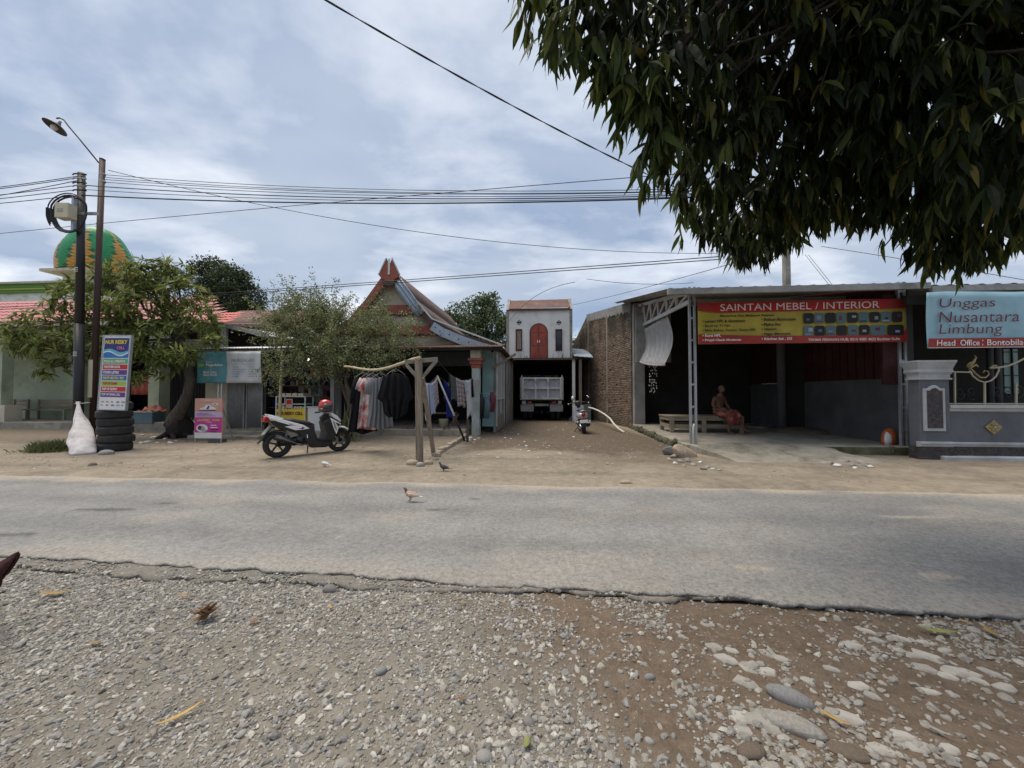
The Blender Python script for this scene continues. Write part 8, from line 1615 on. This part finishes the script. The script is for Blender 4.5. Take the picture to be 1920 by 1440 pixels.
def build_near_mango():
    rng = np.random.default_rng(77); base = Vector((5.8, 1.0, 0)); t = thing('mango_tree', 'large dark leafy mango tree overhanging the road from this side', 'tree', base)
    tb = MB(); top = Vector((5.0, 2.4, 5.4)); branch(tb, base + Vector((0, 0, -.2)), top, .30, .20, rng, 8, .03)
    lobes = [(1115,-35,2.3,.36,.30),(1190,40,2.45,.45,.4),(1225,150,2.4,.30,.3),(1330,110,2.8,.62,.55),(1265,225,2.6,.30,.3),(1340,270,3.0,.45,.45),(1385,375,3.7,.50,.45),(1420,440,4.2,.36,.4),(1500,250,3.2,.75,.6),(1495,385,4.2,.46,.5),
             (1600,130,2.9,.85,.7),(1620,325,3.9,.50,.5),(1700,250,3.0,.70,.6),(1800,110,2.5,.75,.6),(1790,320,3.0,.55,.5),(1880,250,2.2,.45,.4),(1905,370,2.6,.32,.35),(1755,425,3.3,.24,.3),(1805,450,3.5,.22,.3),(1890,425,3.2,.2,.3),(1450,60,3.0,.7,.6),(1700,30,2.8,.8,.7)]
    L_ = [(at(px, py, d), r, rd) for px, py, d, r, rd in lobes]
    # the rest of the crown, above and outside the picture
    for x, y, z, r in ((3.4, 2.6, 5.2, 1.3), (5.2, 2.2, 5.6, 1.5), (6.6, 1.2, 5.0, 1.5), (5.4, .2, 5.2, 1.4), (2.2, 3.0, 5.4, 1.0), (4.6, 1.4, 6.6, 1.4), (7.0, 2.6, 4.6, 1.2), (1.6, 2.4, 4.6, .7), (3.0, 1.4, 5.6, 1.1)): L_.append((Vector((x, y, z)), r, r))
    C = []; O = []
    for c, r, rd in L_:
        inner = (c.y < 2.2 + 3 and c.z < 4.7); n = int((78 if inner else 62) * (r / .5) ** 2)
        u = rng.normal(0, 1, (n, 3)); u /= np.linalg.norm(u, axis=1, keepdims=True); rad = rng.uniform(.2, 1.15, n) ** .55
        C.append(np.array(c)[None] + u * rad[:, None] * np.array([r, rd, r * .95])[None]); O.append(u + np.array([-.15, -.1, -.25])[None])
    # hanging sprays round the ragged lower and outer edge
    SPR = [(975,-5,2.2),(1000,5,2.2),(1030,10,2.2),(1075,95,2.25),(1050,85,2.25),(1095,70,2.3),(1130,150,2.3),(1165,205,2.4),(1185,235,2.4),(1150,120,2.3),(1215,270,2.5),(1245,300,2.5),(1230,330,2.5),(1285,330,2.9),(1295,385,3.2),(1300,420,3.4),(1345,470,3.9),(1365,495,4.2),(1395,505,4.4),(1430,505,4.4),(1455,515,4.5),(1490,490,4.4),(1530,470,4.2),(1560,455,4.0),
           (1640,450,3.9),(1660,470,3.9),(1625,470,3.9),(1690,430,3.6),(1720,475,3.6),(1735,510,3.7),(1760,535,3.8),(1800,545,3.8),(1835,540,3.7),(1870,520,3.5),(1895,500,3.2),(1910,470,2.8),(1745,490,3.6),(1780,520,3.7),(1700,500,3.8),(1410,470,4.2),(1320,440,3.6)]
    skylit = [np.zeros(sum(len(c) for c in C), bool)]
    for px, py, d in SPR:
        m = 5; py -= 34 if py > 425 else 0; e = np.array(at(px, py - 26, d)); C.append(e[None] + rng.normal(0, 1, (m, 3)) * np.array([.05, .12, .07])); O.append(np.tile(np.array([-.3, -.2, -.9]), (m, 1)) + rng.normal(0, .3, (m, 3))); skylit.append(np.ones(m, bool))
        branch(tb, at(px + 55, py - 110, d + .1), at(px, py - 20, d), .007, .003, rng, 5, .05)
    C = np.concatenate(C); O = np.concatenate(O); P, D, idx = whorls(C, O, rng, (5, 9), .8, 0, 1.25); n = len(P); skylit = np.concatenate(skylit)[idx]
    S = rng.uniform(.55, 1.25, n); g = np.array([(0.017, 0.028, 0.009), (0.026, 0.040, 0.011), (0.075, 0.090, 0.022), (0.013, 0.023, 0.009), (0.16, 0.135, 0.032)])[rng.choice(5, n, p=[.34, .26, .18, .17, .05])] * rng.uniform(.8, 1.2, (n, 1)); g[skylit] = np.array([(0.10, 0.135, 0.028), (0.075, 0.105, 0.024), (0.15, 0.165, 0.04), (0.05, 0.075, 0.02)])[rng.choice(4, int(skylit.sum()))]  # edge sprays get brighter tints: sky light put into the leaf colour
    tm = leaf_template(.20, .039, .40, 4); dist = np.linalg.norm(P - np.array([0, 0, CAMZ]), axis=1); px = 960 + F * P[:, 0] / np.maximum(P[:, 1], .1); py = 738 - F * (P[:, 2] - CAMZ) / np.maximum(P[:, 1], .1)
    ok = (dist > 1.6) & ~((P[:, 1] < 1.5) & (P[:, 0] < 3)); P, D, S, g, dist, px, py = P[ok], D[ok], S[ok], g[ok], dist[ok], px[ok], py[ok]
    vis = (px > 950) & (px < 1900) & (py > 10) & (py < 560); key = np.where(vis, dist, 99.0)
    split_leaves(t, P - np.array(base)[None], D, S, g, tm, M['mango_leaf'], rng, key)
    for i, (c, r, rd) in enumerate(L_):
        j = top + Vector((rng.normal(0, .2), rng.normal(0, .2), rng.uniform(-.2, .9))); pts = branch(tb, j, c, .06 if r > .5 else .04, .012, rng, 8, .05, .10)
        for k in range(4):
            e = c + Vector(tuple(rng.normal(0, 1, 3) * np.array([r, rd, r]) * .6)); branch(tb, pts[5 + k % 3], e, .014, .005, rng, 4, .08)
    for v in range(len(tb.v)): tb.v[v] = tuple(Vector(tb.v[v]) - base)
    tb.build('trunk', M['bark_dark'], t, smooth=True)
build_near_mango()
def build_small_mango():
    rng = np.random.default_rng(31); b0 = gnd(330, 820, .06); base = Vector((b0.x, b0.y, gz(b0.x, b0.y))); d = base.y; t = thing('mango_tree', 'small mango tree with a crooked trunk growing from a dark root stump', 'tree', base)
    tb = MB(); trunk = [at(322, 800, d), at(328, 785, d), at(342, 762, d - .05), at(352, 738, d - .1), at(357, 712, d - .1), at(352, 690, d - .1), at(346, 668, d - .1), at(335, 640, d - .1), at(322, 610, d)]
    tb.tube(trunk, [.22, .19, .15, .13, .125, .115, .10, .085, .06], 12); 
    lob = [(75,610,d-.6,.75),(40,640,d-.9,.5),(110,650,d-.8,.65),(95,690,d-1.0,.35),(140,560,d-.3,.75),(175,520,d,.6),(235,520,d+.2,.7),(300,520,d+.2,.75),(330,505,d+.3,.5),(345,560,d,.85),(270,580,d-.2,.9),(200,590,d-.4,.85),(380,600,d-.3,.6),(300,640,d-.5,.8),(230,650,d-.6,.7),(400,640,d-.6,.35),(250,690,d-.8,.5),(310,680,d-.7,.5),(352,660,d-.8,.4),(270,520,d,.6),(170,640,d-.7,.6)]
    C = []; O = []
    for px, py, dd, r in lob:
        c = at(px, py, dd); n = int(38 * (r / .6) ** 2); u = rng.normal(0, 1, (n, 3)); u /= np.linalg.norm(u, axis=1, keepdims=True)
        C.append(np.array(c)[None] + u * rng.uniform(.35, 1, n)[:, None] ** .6 * np.array([r * .8, r, r * .85])[None]); O.append(u + np.array([0, -.3, .35])[None])
        j = trunk[6 + rng.integers(0, 3)]; pts = branch(tb, j, c, .045, .014, rng, 7, .06, .05)
        for k in range(5): branch(tb, pts[4 + k % 4], c + Vector(tuple(rng.normal(0, r * .45, 3))), .014, .005, rng, 3, .06)
    C = np.concatenate(C); O = np.concatenate(O); P, D, idx = whorls(C, O, rng, (7, 11), 1.0, .25, .38); n = len(P); S = rng.uniform(.7, 1.2, n)
    g = np.array([(0.15, 0.185, 0.055), (0.21, 0.245, 0.07), (0.29, 0.32, 0.10), (0.09, 0.125, 0.04), (0.36, 0.37, 0.13)])[rng.choice(5, n, p=[.3, .3, .2, .12, .08])] * rng.uniform(.8, 1.2, (n, 1))
    key = P[:, 1] + rng.normal(0, .15, n); split_leaves(t, P - np.array(base)[None], D, S, g, leaf_template(.27, .058, .30, 3), M['mango_leaf'], rng, key)
    for v in range(len(tb.v)): tb.v[v] = tuple(Vector(tb.v[v]) - base)
    tb.build('trunk', M['bark'], t, smooth=True)
    st = link_mesh('root_stump', rock_mesh('root_stump', M['bark_dark'], 91, (1, .8, .95), .45, 2, cut=4), t, at(328, 800, d) - base, (0, 0, .4), (.36, .36, .36))
    for i in range(6): a = i * 1.05; MB().tube([(.15 * math.cos(a) - .05, .15 * math.sin(a), .14), (.45 * math.cos(a), .4 * math.sin(a), .03), (.7 * math.cos(a + .2), .6 * math.sin(a + .2), -.06)], [.09, .06, .02], 8).build('root', M['bark_dark'], t, smooth=True)
build_small_mango()
def build_fine_tree():
    rng = np.random.default_rng(12); b0 = gnd(664, 823, .06); base = Vector((b0.x, b0.y + .15, gz(b0.x, b0.y))); d = base.y; t = thing('small_leaved_tree', 'wide feathery small leaved tree spreading over the kiosk front', 'tree', base); tb = MB()
    stems = [[(664,806),(660,770),(652,735),(645,700),(630,665)], [(668,806),(664,760),(648,715),(655,680),(690,640)], [(662,806),(655,760),(640,720),(610,680),(570,650)]]
    ends = []
    for st in stems: P = [at(px, py, d) for px, py in st]; tb.tube(P, [.075, .06, .05, .04, .025], 9); ends.append(P)
    lob = [(540,610,d-.2,.75),(580,585,d,.7),(620,600,d,.75),(560,650,d-.4,.75),(520,640,d-.3,.5),(610,650,d-.4,.75),(660,620,d,.75),(700,620,d-.1,.7),(740,630,d-.2,.6),(770,640,d-.3,.35),(650,670,d-.5,.65),(700,665,d-.4,.5),(545,695,d-.5,.45),(600,695,d-.5,.40),(510,690,d-.5,.35),(690,590,d+.1,.32),(722,575,d+.1,.22),(540,575,d+.1,.5),(640,585,d+.1,.4),(600,575,d+.1,.32),(520,600,d,.5),(735,665,d-.4,.40)]
    Pp = []; 
    for px, py, dd, r in lob:
        c = at(px, py, dd); j = ends[rng.integers(0, 3)][3 + rng.integers(0, 2)]; pts = branch(tb, j, c, .022, .008, rng, 6, .06)
        for k in range(int(34 * (r / .6) ** 2)):
            e = c + Vector(tuple(rng.normal(0, 1, 3) * r * .52)); tw = branch(tb, pts[3 + k % 4], e, .006, .002, rng, 3, .06) if k < 10 else [c.lerp(e, q) + Vector(tuple(rng.normal(0, .03, 3))) for q in (.35, .6, .8, 1.0)]
            dv = (e - c); dv = np.array(dv) / (np.linalg.norm(dv) + 1e-6)
            m = rng.integers(45, 75); q = rng.uniform(-.35, .30, m); bend = rng.normal(0, .12, 3) + np.array([0, 0, -.05])
            Pp.append(np.array(e)[None] + q[:, None] * dv[None] + (q ** 2)[:, None] * bend[None] * 3 + rng.normal(0, .05, (m, 3)))
    # arching sprays above the crown
    for k in range(46):
        s = at(rng.uniform(500, 780), rng.uniform(560, 640), d + rng.normal(0, .3)); e = s + Vector((rng.normal(0, .5), rng.normal(0, .3), rng.uniform(.1, .55))); pts = branch(tb, s, e, .006, .002, rng, 5, .08, .12)
        for p in pts: Pp.append(np.array(p)[None] + rng.normal(0, .05, (5, 3)))
    P = np.concatenate(Pp); n = len(P); D = rng.normal(0, 1, (n, 3)); D[:, 2] -= .2; S = rng.uniform(.6, 1.25, n)
    g = np.array([(0.19, 0.215, 0.095), (0.24, 0.265, 0.12), (0.30, 0.32, 0.16), (0.14, 0.16, 0.07), (0.34, 0.34, 0.18)])[rng.choice(5, n, p=[.3, .3, .2, .12, .08])] * rng.uniform(.8, 1.2, (n, 1))
    o = link_mesh('foliage', leaves_mesh('foliage', P - np.array(base)[None], D, S, g, leaf_template(.062, .034, .1, 2), M['leaf'], rng, 1.5), t); o['kind'] = 'stuff'
    for v in range(len(tb.v)): tb.v[v] = tuple(Vector(tb.v[v]) - base)
    tb.build('trunk', M['bark'], t, smooth=True)
    # strap leaved plant at its foot
    c = gnd(652, 826, .06); pl = thing('strap_leaf_plant', 'tall grassy strap leaved plant between the scooter and the dresses', 'plant', (c.x - .05, c.y - .15, gz(c.x, c.y) - .02))
    lm = mat('strap_leaf', (0.12, 0.14, 0.055), (0.20, 0.20, 0.10), 6, .6, bump=.1, trans=.15)
    for i in range(70):
        a = rng.uniform(0, 6.28); L_ = rng.uniform(.6, 1.35); sp = rng.uniform(.15, .75); b_ = rng.normal(0, .14, 2); m = MB(); n_ = 6; vs = []
        for k in range(n_ + 1):
            q = k / n_; h = L_ * (q - .75 * sp * q * q); ra = L_ * sp * .55 * q ** 1.6; w = .024 * (1 - q) ** .6 + .002; x, y = b_[0] + ra * math.cos(a), b_[1] * .6 + ra * math.sin(a) * .7; vs += [(x - w * math.sin(a), y + w * math.cos(a), h), (x + w * math.sin(a), y - w * math.cos(a), h)]
        m.add(vs, [(2 * k, 2 * k + 1, 2 * k + 3, 2 * k + 2) for k in range(n_)]).build('strap_leaf', lm, pl, smooth=True)
build_fine_tree()
def far_tree(name, lab, px, py_base, d, lobes, cols, leaf, dens, seed, group=None):
    rng = np.random.default_rng(seed); x = (px - 960) / F * d; t = thing(name, lab, 'tree', (x, d, 0), 0, group); base = Vector((x, d, 0)); tb = MB(); top = at(px, py_base, d); branch(tb, (x, d, 0), top, .28, .16, rng, 6, .03)
    Pp = []
    for lx, ly, r in lobes:
        c = at(lx, ly, d + rng.normal(0, r * .3)); branch(tb, top, c, .09, .03, rng, 5, .06)
        for k in range(int(9 * (r + .4) ** 2)):
            u = rng.normal(0, 1, 3); u /= np.linalg.norm(u); cc = np.array(c) + u * r * rng.uniform(.5, 1.0); m = int(dens * rng.uniform(.6, 1.4)); Pp.append(cc[None] + rng.normal(0, 1, (m, 3)) * np.array([.36, .36, .22]) * (.35 + r * .35))
    P = np.concatenate(Pp); n = len(P); D = rng.normal(0, 1, (n, 3)); D[:, 2] -= .3; g = np.array(cols)[rng.choice(len(cols), n)] * rng.uniform(.7, 1.25, (n, 1))
    o = link_mesh('foliage', leaves_mesh('foliage', P - np.array(base)[None], D, rng.uniform(.7, 1.3, n), g, leaf_template(leaf, leaf * .55, .1, 2), M['leaf'], rng, 1.2), t); o['kind'] = 'stuff'
    for v in range(len(tb.v)): tb.v[v] = tuple(Vector(tb.v[v]) - base)
    tb.build('trunk', M['bark_dark'], t, smooth=True)
dark = [(0.06, 0.085, 0.034), (0.08, 0.105, 0.04), (0.045, 0.065, 0.028)]; lite = [(0.12, 0.165, 0.075), (0.15, 0.195, 0.09), (0.085, 0.125, 0.055)]
far_tree('round_tree', 'dense dark green rounded tree behind the brown roof', 420, 590, 34, [(385,520,1.3),(400,505,1.2),(430,530,1.6),(455,530,1.2),(470,560,1.2),(420,560,1.7),(385,555,1.3),(400,575,1.3),(450,575,1.3),(482,572,.6)], dark, .22, 60, 5)
far_tree('broad_tree', 'mid green leafy tree between the gabled house and the white house', 895, 660, 27, [(870,600,1.2),(900,580,1.0),(905,570,.6),(930,590,.9),(885,620,1.4),(925,615,1.4),(850,605,.8),(925,563,.4),(840,595,.4),(895,640,1.3),(935,640,1.2),(950,620,.8)], lite, .20, 55, 6)
far_tree('slim_tree', 'light green tree top showing between the white house and the brick wall', 1096, 680, 30, [(1092,650,.8),(1100,640,.6),(1088,640,.5),(1095,670,.9)], lite, .18, 50, 7)
